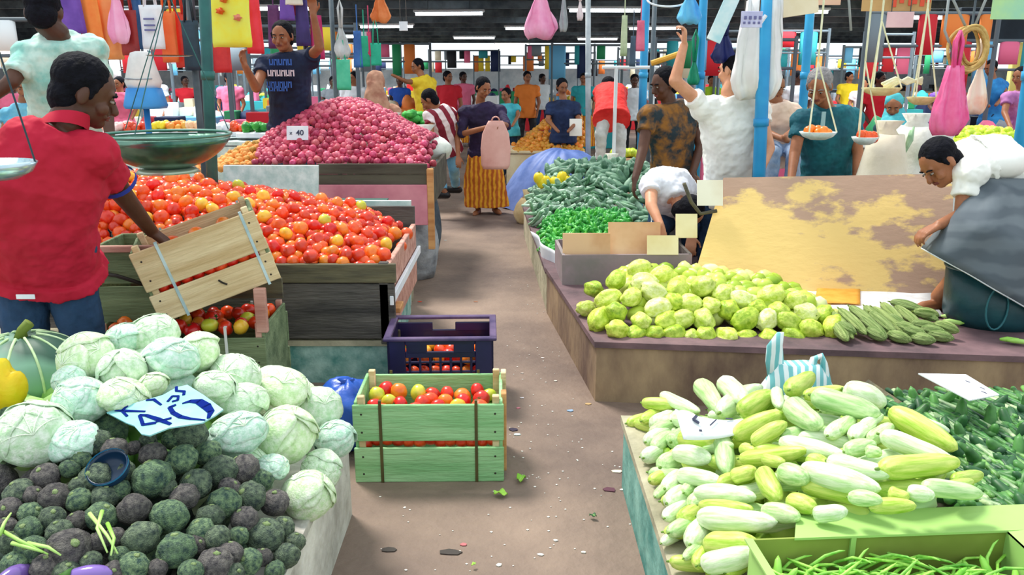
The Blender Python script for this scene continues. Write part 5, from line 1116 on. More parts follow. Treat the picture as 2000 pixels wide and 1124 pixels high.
for k, (py, rows, m_) in enumerate(((122, [(536, 580, 5)], M_bt), (143, [(533, 585, 6)], M_pt), (165, [(532, 580, 6)], M_bt), (174, [(536, 572, 4)], M_bt))):
    for a, b, n in rows:
        for j in range(n):
            p = at(a+(b-a)*(j+.5)/n, py, 6.99)-O; w = (b-a)/n*.0043*.62; hgt = .05 if k < 3 else .03
            part('lettering', join(box(p+V((-w/2, -.16, 0)), (w*.3, .012, hgt)), box(p+V((w/2, -.16, 0)), (w*.3, .012, hgt)), box(p+V((0, -.16, hgt*(.35 if j % 2 else -.35))), (w, .012, hgt*.22))), m_, rt)
# 5 woman under the brown scarf
M_scf = mat('brown checked scarf', '#a06c58', '#c89c80', rough=.85, scale=7)
person('person under a brown scarf, back turned, behind the onions', at(735, 165, 8.7), (.1, .95, -.2), at(735, 200, 8.7), (at(702, 214, 8.7), at(768, 212, 8.7)), (at(710, 300, 8.7), at(762, 300, 8.7)), [(at(698, 250, 8.7), at(706, 285, 8.8)), (at(775, 250, 8.7), at(765, 285, 8.8))], None, 'm', None, M_scf, 1.3, mat('brown skirt', '#3c2c28', rough=.9), 'skirt', hs=1.0, vox=.011, hands=False, veil=M_scf, detail=False)
# 6 woman in yellow
M_yl = mat('yellow sari cloth', '#e0b418', '#f8dc3c', rough=.75, scale=5)
person('woman in a yellow sari reaching to the left in the far background', at(815, 130, 12.5), (-.8, -.4, -.3), at(822, 146, 12.5), (at(812, 157, 12.4), at(842, 157, 12.6)), (at(822, 218, 12.5), at(845, 218, 12.5)), [(at(795, 160, 12.3), at(778, 152, 12.2)), (at(850, 185, 12.6), at(835, 205, 12.4))], None, 'm', M_hair, M_yl, .5, M_yl, 'skirt', hs=.92, vox=.014, hands=False)
# 7 person in the striped shirt
M_strp = wavemat('dark red and white stripes', '#8c2438', '#f4e4e4', 'DIAGONAL', 2.6, .3, .8, .45, .55)
person('person in a red and white striped top bending left beside the aisle', at(838, 196, 9.3), (-.8, .1, -.6), at(850, 208, 9.35), (at(838, 222, 9.2), at(878, 218, 9.5)), (at(850, 282, 9.5), at(888, 276, 9.6)), [(at(842, 262, 9.1), at(846, 292, 9.0)), (at(893, 262, 9.5), at(895, 306, 9.3))],
    [(at(856, 330, 9.4), at(866, 372, 9.3)), (at(886, 328, 9.6), at(890, 362, 9.9))], 'm', M_hair, M_strp, .5, mat('light blue denim', '#5c9cc4', '#8cc4dc', rough=.85, scale=5), hs=.95, vox=.01, shoes=mat('black shoe', '#141418', rough=.4))
# 8 woman with the pink bag
M_pur2 = mat('dark purple blouse cloth', '#1c1430', '#32244c', rough=.8, scale=5); M_or = wavemat('orange and gold pleated skirt', '#b85c1c', '#e8a428', 'X', 6, 2.5, .8, .3, .7)
rt, O = person('woman in a purple blouse and orange skirt holding a pink bag', at(944, 172, 9.45), (.55, -.75, -.45), at(938, 200, 9.55), (at(908, 214, 9.5), at(976, 212, 9.55)), (at(922, 290, 9.65), at(968, 290, 9.65)),
    [(at(902, 262, 9.45), at(962, 246, 9.15), V((.8, -.1, -.1)), V((0, 0, -1))), (at(990, 246, 9.35), at(975, 240, 9.1), V((-.6, -.3, -.4)), V((0, 0, -1)))], [(at(930, 345, 9.6), at(933, 405, 9.62), V((-.25, -1, 0))), (at(962, 345, 9.6), at(968, 402, 9.62), V((.4, -1, 0)))], 'm', M_hair, M_pur2, 1.05, M_or, 'skirt', hs=.95, vox=.008, long_hair=True)
M_pkb = mat('pale pink bag', '#d8988c', '#ecb8ac', rough=.6, scale=3)
pb_ = at(968, 330, 9.05); t = thing('shopping_bag', 'pale pink shopping bag held in front of the woman in purple', 'bag', pb_); k = m_px(pb_)
R = []
for py, w in ((330, 24), (322, 28), (290, 29), (262, 26), (246, 19), (236, 14)): R.append(ring(at(968, py, 9.05)-pb_, (1, 0, 0), (0, 1, 0), w*k, .055*(1.1-(330-py)/110), 24, 3.5))
part('bag', loft(R), M_pkb, t, True)
for s in (-1, 1): part('handle', tube([at(968+s*9, 238, 9.05)-pb_, at(968+s*5, 230, 9.03)-pb_, at(968, 228, 9.03)-pb_], .008, 6), M_pkb, t, True)
# 9 man with the raised arm in white
M_wh = mat('white shirt cloth', '#e8e8e0', '#fbfbf6', rough=.8, scale=4)
person('man in a loose white shirt raising one bare arm beside the blue pole', at(1432, 138, 5.75), (-.6, .7, -.1), at(1425, 180, 5.72), (at(1372, 200, 5.65), at(1482, 205, 5.8)), (at(1390, 360, 5.8), at(1478, 360, 5.85)),
    [(at(1318, 158, 5.55), at(1336, 88, 5.6), V((-.02, 0, 1)), V((-1, 0, .1)), 1.2), (at(1502, 290, 5.7), at(1480, 345, 5.5))], None, 'l', M_hair, M_wh, .38, M_jean, hs=1.05, vox=.0075, chest=1.15, belly=1.2, waist_w=1.15, shirt_len=.2)
# 10 man in the plaid shirt
M_pld = mat('brown and teal plaid cloth', '#1c2c34', '#8a5c24', rough=.85, scale=7, lo=.42, hi=.58)
person('man in a brown and dark blue patterned shirt standing left of the raised arm', at(1296, 165, 6.3), (-.8, -.4, -.3), at(1305, 196, 6.32), (at(1266, 218, 6.15), at(1350, 215, 6.5)), (at(1285, 350, 6.4), at(1345, 350, 6.45)), [(at(1256, 290, 6.05), at(1240, 350, 5.9), V((-.1, -.1, -1)), V((1, 0, 0))), (at(1368, 285, 6.4), at(1352, 340, 6.2))], None, 'd', M_hair, M_pld, .5, M_jean, hs=1.02, vox=.009, chest=1.1)
# 11 crouching person in white T-shirt behind the cardboard
person('person in a white T-shirt crouching behind the cardboard sheets', at(1345, 418, 5.42), (.5, -.1, -.8), at(1328, 405, 5.52), (at(1272, 366, 5.5), at(1340, 372, 5.75)), (at(1300, 430, 6.05), at(1345, 430, 6.1)), [(at(1272, 402, 5.35), at(1290, 440, 5.2), V((.1, -.1, -1)), V((0, 1, 0))), (at(1352, 420, 5.6), at(1350, 460, 5.5))],
    [(at(1290, 440, 5.75), V((1.1, 6.1, .09))), (at(1350, 440, 5.8), V((1.35, 6.1, .09)))], 'l', M_hair, mat('white T-shirt cloth', '#dcdee8', '#f6f6fc', rough=.8, scale=4), .35, M_jean, hs=1.0, vox=.009, up=(.5, -.5, .5), base=0, mid=at(1305, 362, 5.75))
# 12 grey-haired man in the teal polo
M_teal = mat('dark teal polo cloth', '#0c4c5c', '#17707c', rough=.8, scale=5)
rt, O = person('grey-haired man in a dark teal polo shirt standing behind the plywood board', at(1600, 170, 6.1), (-.45, -.7, -.5), at(1612, 208, 6.2), (at(1566, 226, 6.15), at(1664, 222, 6.25)), (at(1580, 360, 6.3), at(1650, 360, 6.35)),
    [(at(1552, 300, 6.05), at(1545, 352, 5.9)), (at(1676, 300, 6.15), at(1672, 352, 6.0))], None, 'm', M_ghair, M_teal, .55, M_jean, hs=1.04, vox=.0075, chest=1.1, belly=1.12, collar=M_teal)
part('placket', box(at(1608, 232, 6.06)-O+V((0, 0, -.02)), (.03, .012, .14), .003), mat('pale placket', '#9cc4c8'), rt)
# 13 person in a red top and pale trousers
M_rd = mat('bright red cloth', '#d81c1c', '#f04038', rough=.75, scale=4); M_pt2 = mat('pale grey trousers', '#b4b8b4', '#e4e6e4', rough=.85, scale=6)
person('person in a bright red top and pale trousers bending away', at(1188, 172, 10.1), (0, .8, -.7), at(1190, 180, 9.9), (at(1172, 180, 9.7), at(1212, 180, 9.7)), (at(1176, 222, 9.2), at(1212, 222, 9.2)), [(at(1166, 210, 9.8), at(1168, 240, 9.9)), (at(1218, 210, 9.8), at(1214, 240, 9.9))],
    [(at(1174, 262, 9.15), at(1172, 310, 9.3)), (at(1212, 262, 9.2), at(1212, 318, 9.3))], 'm', M_hair, M_rd, .5, M_pt2, hs=1.0, vox=.011, hands=False, mid=at(1192, 188, 9.45), up=(0, .7, .7), base=0)
# 14 bent man in white shirt and grey sarong
M_sar = wavemat('grey sarong cloth', '#555e66', '#666f76', 'Z', 3, 4, .85, .2, .8)
p_hipL, p_hipR = at(1990, 400, 4.25), at(2035, 395, 4.55)
rt, O = person('man in a white shirt and grey sarong bending over the platform', at(1835, 320, 4.32), (-.75, -.25, -.75), at(1868, 318, 4.38), (at(1880, 345, 4.25), at(1905, 318, 4.62)), (p_hipL, p_hipR),
    [(at(1880, 420, 4.18), at(1834, 440, 4.1), V((-.9, -.1, -.45)), V((0, 0, -1)), .8), (at(1900, 400, 4.7), at(1850, 440, 4.6))], [(at(1905, 500, 4.3), V((at(1842, 600, 4.35).x, 4.42, .40))), (at(2030, 520, 4.6), V((2.85, 4.65, .40)))], 'm', M_hair, M_wh, .55, None, hs=1.04, vox=.007, mid=at(1945, 312, 4.4), up=(-.6, 0, .35), base=.32, shirt_len=.02, chest=1.22)
yk = cap(at(1898, 318, 4.44)-O, at(1935, 316, 4.44)-O, .135, .15, 20); part('shirt_yoke', yk, M_wh, rt, True); part('shirt_yoke', ball(at(1924, 312, 4.42)-O, (.19, .25, .125), 24, 16), M_wh, rt, True)
# sarong: a hanging cloth from the waist, its hem lifted towards the left
hem = [at(1806, 488, 4.12), at(1850, 512, 4.0), at(1900, 540, 3.95), at(1960, 575, 3.92), at(2030, 615, 3.95), at(2100, 640, 4.1), at(2110, 600, 4.6), at(2000, 560, 4.8), at(1880, 520, 4.75), at(1818, 492, 4.5)]
kne = [at(1862, 425, 4.1), at(1905, 440, 3.98), at(1950, 455, 3.95), at(2000, 480, 3.95), at(2060, 500, 4.0), at(2120, 510, 4.2), at(2120, 480, 4.65), at(2010, 440, 4.8), at(1920, 420, 4.72), at(1870, 415, 4.5)]
wai = [at(1905, 372, 4.22), at(1925, 378, 4.14), at(1955, 385, 4.1), at(1990, 390, 4.1), at(2030, 395, 4.14), at(2060, 385, 4.3), at(2050, 355, 4.65), at(2000, 345, 4.72), at(1950, 345, 4.68), at(1915, 355, 4.5)]
bkk = [at(1912, 352, 4.3), at(1930, 350, 4.22), at(1960, 350, 4.2), at(1995, 350, 4.2), at(2030, 350, 4.24), at(2050, 345, 4.4), at(2035, 335, 4.6), at(2000, 333, 4.62), at(1955, 335, 4.6), at(1920, 342, 4.5)]
def smooth_ring(P, n=40):
    m = len(P); out = []
    for k in range(n):
        s = k*m/n; i = int(s); f = s-i; a, b, c, d = P[(i-1) % m], P[i % m], P[(i+1) % m], P[(i+2) % m]
        out.append(.5*((2*b)+(c-a)*f+(2*a-5*b+4*c-d)*f*f+(3*b-a-3*c+d)*f**3))
    return out
rr = [smooth_ring(q) for q in (bkk, wai, kne, hem)]; R = []
for i in range(3):
    for k in range(6): R.append([lerp(a, b, k/6)-O for a, b in zip(rr[i], rr[i+1])])
R.append([p-O for p in rr[3]])
for i, q in enumerate(R):
    c = sum(q, V())/len(q); R[i] = [p+(p-c).normalized()*.012*math.sin(j*.9+i*.25)*min(1, i/5) for j, p in enumerate(q)]
o = part('sarong', loft(R, False), M_sar, rt, True); m = o.modifiers.new('t', 'SOLIDIFY'); m.thickness = .006
hq = R[-1]; part('sarong_hem', tube(hq+[hq[0]], .006, 6, False), M_white, rt, True, 'white sarong hem')
part('under_cloth', join(cap(at(1925, 420, 4.4)-O, at(1930, 500, 4.45)-O, .11, .09)), mat('dark short', '#10181c'), rt, True)
# 15 seated pair and others in the right background
M_bei = mat('beige blouse cloth', '#d8b49c', '#f0d4c0', rough=.8, scale=5); M_bj = mat('washed denim', '#6c8cb8', '#b0c0d8', rough=.85, scale=8)
person('person in a beige top and washed jeans left of the grey-haired man', at(1512, 168, 7.2), (.5, -.7, -.4), at(1516, 196, 7.2), (at(1492, 212, 7.2), at(1548, 212, 7.2)), (at(1505, 290, 7.3), at(1548, 290, 7.3)), [(at(1488, 255, 7.1), at(1520, 268, 6.9)), (at(1556, 250, 7.1), at(1540, 262, 6.9))], [(at(1510, 300, 6.9), V((at(1510, 300, 6.9).x, 6.95, .09))), (at(1552, 300, 6.9), V((at(1552, 300, 6.9).x, 6.95, .09)))], 'm', M_hair, M_bei, .6, M_bj, hs=.98, vox=.011, hands=False)
M_tl = mat('turquoise scarf', '#2c9cac', '#5cc8d0', rough=.75, scale=5)
person('person with a turquoise scarf over the head behind the sacks', at(1745, 208, 8.6), (-.4, -.8, -.4), at(1748, 232, 8.6), (at(1722, 244, 8.6), at(1776, 244, 8.6)), (at(1730, 310, 8.6), at(1768, 310, 8.6)), [(at(1716, 280, 8.5), at(1735, 292, 8.3)), (at(1782, 280, 8.5), at(1765, 292, 8.3))], None, 'm', None, mat('deep teal cloth', '#0c3440', '#184c58', rough=.8), 1.2, M_jean, hs=.95, vox=.011, hands=False, veil=M_tl)
M_bs = mat('bright blue shirt cloth', '#1c6cb4', '#3498dc', rough=.8, scale=5)
person('boy in a bright blue shirt in front of the yellow wall', at(1935, 134, 11.5), (-.6, -.7, -.3), at(1938, 152, 11.5), (at(1918, 162, 11.4), at(1958, 162, 11.6)), (at(1925, 230, 11.5), at(1950, 230, 11.5)), [(at(1912, 185, 11.3), at(1925, 200, 11.1)), (at(1964, 185, 11.4), at(1950, 200, 11.2))], None, 'm', M_hair, M_bs, .5, M_jean, hs=.92, vox=.013, hands=False)
person('person in a lilac top at the far right edge below the yellow wall', at(1992, 150, 10.2), (-.8, -.4, -.2), at(1994, 172, 10.2), (at(1968, 186, 10.1), at(2022, 184, 10.3)), (at(1978, 262, 10.2), at(2014, 262, 10.2)), [(at(1962, 220, 10), at(1972, 245, 9.8)), (at(2030, 220, 10.2), at(2020, 250, 10))], None, 'm', M_hair, mat('lilac cloth', '#9c5c98', '#c884bc', rough=.8), .5, M_jean, hs=.95, vox=.013, hands=False)
person('person in dark navy clothes sitting beyond the orange heap', at(1098, 170, 11.8), (.3, -.85, -.3), at(1100, 192, 11.8), (at(1076, 204, 11.8), at(1124, 204, 11.8)), (at(1082, 262, 11.8), at(1118, 262, 11.8)), [(at(1070, 235, 11.7), at(1084, 250, 11.5)), (at(1130, 235, 11.7), at(1116, 250, 11.5))], None, 'm', M_hair, mat('navy cloth', '#14203c', '#22345c', rough=.8), .7, M_jean, hs=.95, vox=.013, hands=False)
person('child in a turquoise top right of the woman in purple, far back', at(988, 186, 12.6), (-.5, -.8, -.2), at(992, 200, 12.6), (at(976, 208, 12.6), at(1008, 208, 12.6)), (at(982, 250, 12.6), at(1004, 250, 12.6)), [(at(972, 226, 12.5), at(980, 238, 12.3)), (at(1012, 226, 12.5), at(1004, 240, 12.3))], None, 'm', M_hair, M_tl, .5, M_jean, hs=.85, vox=.014, hands=False)
# crowd further back, each with clothes of their own
cols = [('white', '#e8ecf0'), ('pink', '#e87090'), ('orange', '#e88030'), ('royal blue', '#2858b8'), ('red', '#d02030'), ('lime green', '#a0c828'), ('grey', '#8c949c'), ('violet', '#7048a0'), ('turquoise', '#30a8b0'), ('yellow', '#e8c820')]
cw = [(300, 17, 0, 'behind the white cloth sack'), (360, 19, 4, 'left of the dark teal post'), (447, 16, 1, 'right of the dark teal post'), (650, 18, 6, 'right of the man in black'), (690, 15, 0, 'left of the brown scarf'), (780, 20, 3, 'left of the woman in yellow'), (875, 16, 4, 'behind the striped top'), (905, 19, 1, 'left behind the woman in purple'), (1030, 17, 2, 'left of the navy person'), (1060, 21, 0, 'behind the orange heap'), (1140, 18, 8, 'left of the red top'), (1240, 16, 0, 'right of the red top'), (1390, 20, 5, 'behind the raised arm'), (1560, 15, 0, 'behind the grey-haired man, left'), (1690, 16, 0, 'behind the grey-haired man, right'), (1720, 13, 4, 'above the turquoise scarf'), (1660, 19, 9, 'beyond the hanging balance'), (1850, 15, 7, 'behind the pink hanging bag'), (230, 14, 1, 'behind the mint shirt'), (20, 12, 1, 'at the far left edge')]
for i, (px, Y, c, where) in enumerate(cw):
    g = lambda dx, z, dy=0: V(((px-1000)/FPX*(Y*cP)+dx, Y+dy, z)); b = random.uniform(-.08, .06); fx = random.uniform(-1, 1)
    person('distant person in a %s top standing %s' % (cols[c][0], where), g(0, 1.50+b), (fx, -.7, -.15), g(0, 1.38+b), (g(-.18, 1.31+b), g(.18, 1.31+b)), (g(-.13, .86), g(.13, .86)), [(g(-.24, 1.05), g(-.18, .88, -.2)), (g(.24, 1.05), g(.2, .85, -.15))], None, 'md'[i % 2], M_hair, mat('crowd cloth %s' % cols[c][0], cols[c][1], rough=.8), .6, [M_jean, M_or, mat('black cloth', '#16161c')][i % 3], ['trousers', 'skirt', 'trousers'][i % 3], hs=.97, vox=.018, hands=False, group='people far back in the hall')
# ================================================================ GOODS ALONG THE RIGHT OF THE AISLE
M_sg = [mat('grey green gourd %d' % i, a, b, rough=.5, scale=5, rnd=.3, stretch=(.5, 3, 3)) for i, (a, b) in enumerate((('#5c8c6c', '#b0d4b4'), ('#34684a', '#84b08c'), ('#98c0a4', '#dcecdc')))]
ME_SG = [mesh('gourd', tube([(-.5, 0, 0), (-.47, 0, 0), (-.2, .05*k, 0), (.2, .05*k, 0), (.47, -.03*k, 0), (.5, -.04*k, 0)], [.03, .065, .08, .08, .06, .02], 10), M_sg[0], True) for k in (-1, 1)]
def hS(x, y):
    if y < 7.05: return .3
    return .32+.42*sm(7.05, 7.9, y)*sm(.05, .5, x)*sm(1.75, 1.2, x)+.05
for px, py in scatter([(1042, 438), (1040, 395), (1052, 370), (1100, 360), (1160, 362), (1200, 372), (1222, 400), (1212, 436), (1180, 440), (1120, 425), (1075, 440)], 8.5, 7.5, 9000)[:290]:
    p = onheap(px, py, hS, 6.9, 8.3)
    if p is None: continue
    a = random.uniform(-1.2, 1.2)+(.9 if px > 1150 else -.4 if px < 1080 else 0); d = V((math.sin(a), math.cos(a)*.6, -.5+random.uniform(-.2, .4))).normalized()
    o = link('striped_gourd', random.choice(ME_SG), None, p+V((0, 0, .02)), V((1, 0, 0)).rotation_difference(d), (.24, .20, .20)); setm(o, random.choice(M_sg+[M_sg[0], M_sg[2]]))
    tag(o, 'slender grey green gourd beyond the cardboard, '+zl(px, py, 1040, 1220, 360, 440), 'gourd', 'slender gourds beside the aisle')
core('gourd_heap', hS, [(.22, 7.15), (1.35, 7.15), (1.35, 8.2), (.2, 8.2)], .07, .035, [M_sg[0], M_sg[1]], 'grey green gourds lying deeper in the heap beyond the cardboard', (1, 1, 3), 1.4, 'gourds')
M_chi = mat('bright green chilli', '#1f9a34', '#6ed04c', rough=.4, scale=6, rnd=.3)
ME_CHI = mesh('chilli', tube([(-.5, 0, 0), (-.4, 0, 0), (0, .05, .03), (.35, .02, 0), (.5, -.04, -.02)], [.05, .12, .12, .07, .02], 8), M_chi, True)
def hK(x, y): return .31+.17*sm(5.9, 6.7, y)*sm(7.3, 6.9, y)*sm(.18, .45, x) if 5.85 < y < 7.2 else .3
for px, py in scatter([(1052, 488), (1048, 462), (1070, 448), (1090, 430), (1120, 418), (1180, 420), (1192, 440), (1186, 460), (1098, 466), (1095, 490), (1070, 496)], 8.5, 7, 5000)[:210]:
    p = onheap(px, py, hK, 5.8, 7.3)
    if p is None: continue
    o = link('green_chilli', ME_CHI, None, p+V((0, 0, .01)), rq(), (.09, .11, .11)); tag(o, 'bright green chilli behind the cardboard, '+zl(px, py, 1048, 1192, 418, 496), 'chilli', 'green chillies beside the aisle')
core('chilli_heap', hK, [(.28, 5.95), (.95, 5.95), (.95, 7.1), (.25, 7.1)], .045, .022, M_chi, 'bright green chillies lying deeper in the heap', (1, 1, 2.5), .8, 'chillies')
M_lem = mat('yellow fruit', '#f0c80c', '#fbe436', rough=.4, scale=3)
for i, (px, py) in enumerate(((1052, 348), (1066, 354), (1082, 356), (1098, 346), (1108, 354), (1058, 357), (1094, 357))):
    t = thing('yellow_pepper', 'bright yellow pepper on top of the slender gourds, %s' % ['leftmost', 'second from left', 'middle', 'tall one at the right', 'rightmost', 'front left', 'front right'][i], 'pepper', at(px, py, 7.62), (random.uniform(-.4, .4), 0, i), 'yellow peppers'); part('body', ball((0, 0, 0), (.045, .045, .055), 14, 10, lambda d: 1+.08*math.cos(4*math.atan2(d.y, d.x))-.2*math.exp(-((1-d.z)/.05))), M_lem, t, True); part('stem', tube([(0, 0, .04), (.005, 0, .065)], .007, 6), M_chs, t)
# white printed plastic sheet hanging over the platform end
t = thing('plastic_sheet', 'white plastic sheet with dark print hanging over the platform edge by the chillies', 'sheet', onz(1068, 560, .0)); o0 = t.location.copy()
gx = lambda u, v, e=0: (at(1042, 452, 6.15)*(1-u)+at(1096, 500, 5.55)*u)*(1-v)+(at(1076, 560, 6.0)*(1-u)+at(1098, 572, 5.5)*u)*v-o0+V((-.02-e+.02*math.sin(u*9+v*3), -e, .0))
o = part('sheet', grid(lambda u, v: gx(u, v), 16, 10), M_white, t, True); m = o.modifiers.new('t', 'SOLIDIFY'); m.thickness = .004
for a, b, w, h in ((.25, .5, .12, .12), (.5, .62, .16, .1), (.75, .5, .1, .2), (.35, .78, .14, .08), (.7, .8, .2, .1), (.85, .3, .08, .1)): part('print', grid(lambda u, v: gx(a+(u-.5)*w, b+(v-.5)*h, .008), 3, 3), mat('dark green print', '#1c3c3c'), t)
# blue tarpaulin mound, sacks and crates beyond
M_tarp = mat('blue tarpaulin', '#3c5ca0', '#7088c8', rough=.55, scale=2.5, bump=.4, bscale=5)
def tar(u, v):
    a = 2*math.pi*u; r = v; x = math.cos(a)*r; y = math.sin(a)*r
    z = .70*(1-r**2.6)+.05*noise.noise(V((x*3, y*3, 1)))*(1-r*.6)+.035*math.sin(a*13+math.sin(a*3)*2)*r*(1.2-r)
    return (.62+x*.80*(1+.06*noise.noise(V((math.cos(a)*3, math.sin(a)*3, 0)))), 10.3+y*.75, max(0.002, z))
t = single('tarpaulin', grid(tar, 90, 22), M_tarp, 'blue tarpaulin thrown over a mound beyond the slender gourds', 'tarpaulin', True)
sack('sack', (at(1192, 350, 8.7).x, 8.7, .2), .18, .50, mat('cream sack', '#dcdcc4', '#f2f2e0', rough=.8, scale=4), 'rounded cream sack right of the blue tarpaulin', seed=21)
sack('sack', (at(1022, 400, 9.0).x+.03, 9.0, 0), .12, .28, mat('tan sack', '#c8a878', '#e8d0a0', rough=.8, scale=4), 'small tan sack on the floor left of the gourds', seed=22)
def table(name, px0, px1, Y, d, z, m, label, cat='table', leg=M_old):
    a, b = at(px0, 200, Y).x, at(px1, 200, Y).x; t = thing(name, label, cat, ((a+b)/2, Y+d/2, 0)); w = b-a
    part('table_top', box((0, 0, z-.02), (w, d, .04), .006), m, t); part('front_panel', box((0, -d/2+.03, z/2+.02), (w-.06, .02, z-.14), .004), m, t)
    for sx in (-1, 1):
        for sy in (-1, 1): part('leg', box((sx*(w/2-.05), sy*(d/2-.05), (z-.04)/2), (.05, .05, z-.04), .004), leg, t)
    return t
M_tcr = mat('cream painted table', '#e0c490', '#f4e2b8', rough=.8, scale=4)
table('market_table', 985, 1145, 11.6, 1.2, .56, M_tcr, 'cream table under the orange heap')
M_oran = mat('orange skin', '#ee7a1c', '#ffb850', rough=.45, scale=2, rnd=.25); ME_OR = mesh('orange', ball((0, 0, 0), (1, 1, .95), 10, 8), M_oran, True)
def hOr(x, y): return .58+.48*sm(11.6, 12.3, y)*sm(-.02, .75, x)*(1 if x < 1.02 else .0) if 11.6 < y < 12.8 else .4
for px, py in scatter([(1000, 288), (1002, 278), (1030, 256), (1060, 234), (1100, 228), (1138, 230), (1140, 288)], 9, 8, 5000):
    p = onheap(px, py, hOr, 11.5, 12.8)
    if p: tag(link('orange_fruit', ME_OR, None, p, rq(), .038), 'small orange fruit behind the blue tarpaulin, '+zl(px, py, 1000, 1140, 228, 290), 'fruit', 'orange fruit on the cream table')
core('orange_heap', hOr, [(.02, 11.64), (1.0, 11.64), (1.0, 12.7), (.1, 12.7)], .065, .036, M_oran, 'orange fruit lying deeper in the sloping heap', (1, 1, 1), .6, 'fruit')
def card2(px0, py0, px1, py1, Y, m, label, cat='card', lean=0., name='price_card', hang=None, texts=(), th=.01, rot=None):
    a, b = at(px0, py1, Y), at(px1, py0, Y); w = b.x-a.x; h = b.z-a.z; t = thing(name, label, cat, ((a.x+b.x)/2, Y, (a.z+b.z)/2), rot or (lean, 0, 0))
    part('sheet', box((0, 0, 0), (w, th, h), .002), m, t)
    if hang: part('cord', tube([(-w*.35, 0, h/2), (-w*.35, 0, h/2+hang)], .004, 5), M_old, t); part('cord', tube([(w*.35, 0, h/2), (w*.35, 0, h/2+hang)], .004, 5), M_old, t)
    for s, sz, x, z, mi in texts: lettering(s, sz, mi, t, (x, -th/2-.002, z), (math.pi/2, 0, 0))
    return t
card2(1112, 232, 1137, 266, 11.55, mat('cream card', '#f0e4d0'), 'blank cream card standing at the right end of the orange fruit', 'card', -.2)
table('market_table', 1198, 1262, 9.9, .7, .62, mat('peach box', '#e8a878', '#f4c8a0', rough=.8, scale=3), 'peach coloured stand right of the pale grey trousers')
M_lime = mat('lime skin', '#a8c41c', '#dcec4c', rough=.45, scale=2, rnd=.2); ME_LI = mesh('lime', ball((0, 0, 0), (1.15, .95, .95), 10, 8), M_lime, True)
for i in range(34): tag(link('lime', ME_LI, None, (at(1204+i % 9*6.3, 268, 10).x, 9.98+.09*(i//9), .66+.02*random.random()), rq(), .045), 'yellow green lime on the peach coloured stand', 'lime', 'limes on the peach stand')
# limes in the right background
table('market_table', 1795, 2075, 6.3, 1.0, 1.02, mat('white painted table', '#d8dcd8', '#f0f2f0', rough=.8, scale=4), 'white table under the yellow green limes at the right')
def hLi(x, y): return 1.05+.12*sm(6.3, 6.9, y)*sm(3.1, 3.7, x) if 6.3 < y < 7.3 else .8
for px, py in scatter([(1800, 312), (1812, 285), (1860, 262), (1920, 256), (1990, 250), (2010, 300), (1950, 320)], 13, 11, 5000):
    p = onheap(px, py, hLi, 6.2, 7.3)
    if p: tag(link('lime', ME_LI, None, p, rq(), .038), 'yellow green lime on the white table, '+zl(px, py, 1800, 2010, 255, 315), 'lime', 'limes on the white table')
core('lime_heap', hLi, [(3.15, 6.35), (4.1, 6.35), (4.1, 7.2), (3.15, 7.2)], .065, .036, M_lime, 'yellow green limes lying deeper in the heap', (1.1, 1, 1), .9, 'limes')
# white sacks
for i, (px, py, Y, r, h, lb) in enumerate(((1722, 350, 5.75, .2, 1.2, 'tall cream cloth sack with vertical folds right of the teal man'), (1778, 350, 5.95, .24, 1.24, 'white plastic sack next to the cream sack'), (1835, 350, 6.05, .18, 1.12, 'white sack half behind the bent man'))):
    sack('sack', (at(px, py, Y).x, Y, 0), r, h, [mat('cream cloth', '#e4dcc0', '#f6f0dc', rough=.8, scale=3, bump=.3), M_sackw, M_sackw][i], lb, seed=30+i, top=.7)
card2(1686, 258, 1800, 262, 5.9, M_sackw, 'white plastic film spread over the sacks', 'sheet', name='plastic_film') if False else None
M_leek = mat('leek leaf', '#3c8c54', '#c8e8c0', rough=.5, scale=3)
for i, (a, b) in enumerate((((1765, 300), (1785, 248)), ((1770, 290), (1778, 255)), ((1800, 320), (1812, 285)), ((1795, 312), (1800, 292)))):
    single('leek', tube([at(*a, 5.7), (at(*a, 5.7)+at(*b, 5.72))/2+V((.01, 0, 0)), at(*b, 5.75)], [.012, .02, .006], 7), M_leek, 'green and white leek sticking up from the white sacks, %s' % ['tallest', 'behind the tallest', 'beside the limes', 'shortest'][i], 'leek', True)
# ---- left background tables with trays
table('market_table', 205, 505, 7.9, 1.1, .98, M_foam, 'white table with trays of produce behind the big scale pan')
trc = [('red', M_to[0], 262, 236), ('orange', M_oran, 350, 240), ('pale pink', mat('pale pink produce', '#f0a8a8', '#fbd8d4', rough=.6, scale=6), 225, 240), ('peach', mat('peach produce', '#f0b080', '#fbd0a8', rough=.6, scale=6), 388, 246), ('white', M_white, 425, 240), ('orange red', M_to[1], 470, 252), ('dark green', M_chi, 500, 250), ('yellow', M_lem, 320, 250)]
for i, (nm, m, px, py) in enumerate(trc):
    p = at(px, py, 8.15+.12*(i % 2)); p.z = 1.0; t = thing('produce_tray', 'white tray heaped with %s produce on the table behind the scale' % nm, 'tray', p)
    part('tray', box((0, 0, .03), (.30, .34, .05), .01), M_white, t); ms = [ball((random.uniform(-.1, .1), random.uniform(-.12, .12), .075+random.uniform(0, .05)), .038, 8, 6) for _ in range(26)]; part('produce', join(*ms), m, t, True, stuff=True)
M_gre = mat('leafy green produce', '#1c8c34', '#58c450', rough=.6, scale=9)
t = thing('produce_tray', 'round heap of dark leafy greens left of the striped top', 'tray', at(806, 250, 10.4)*1)
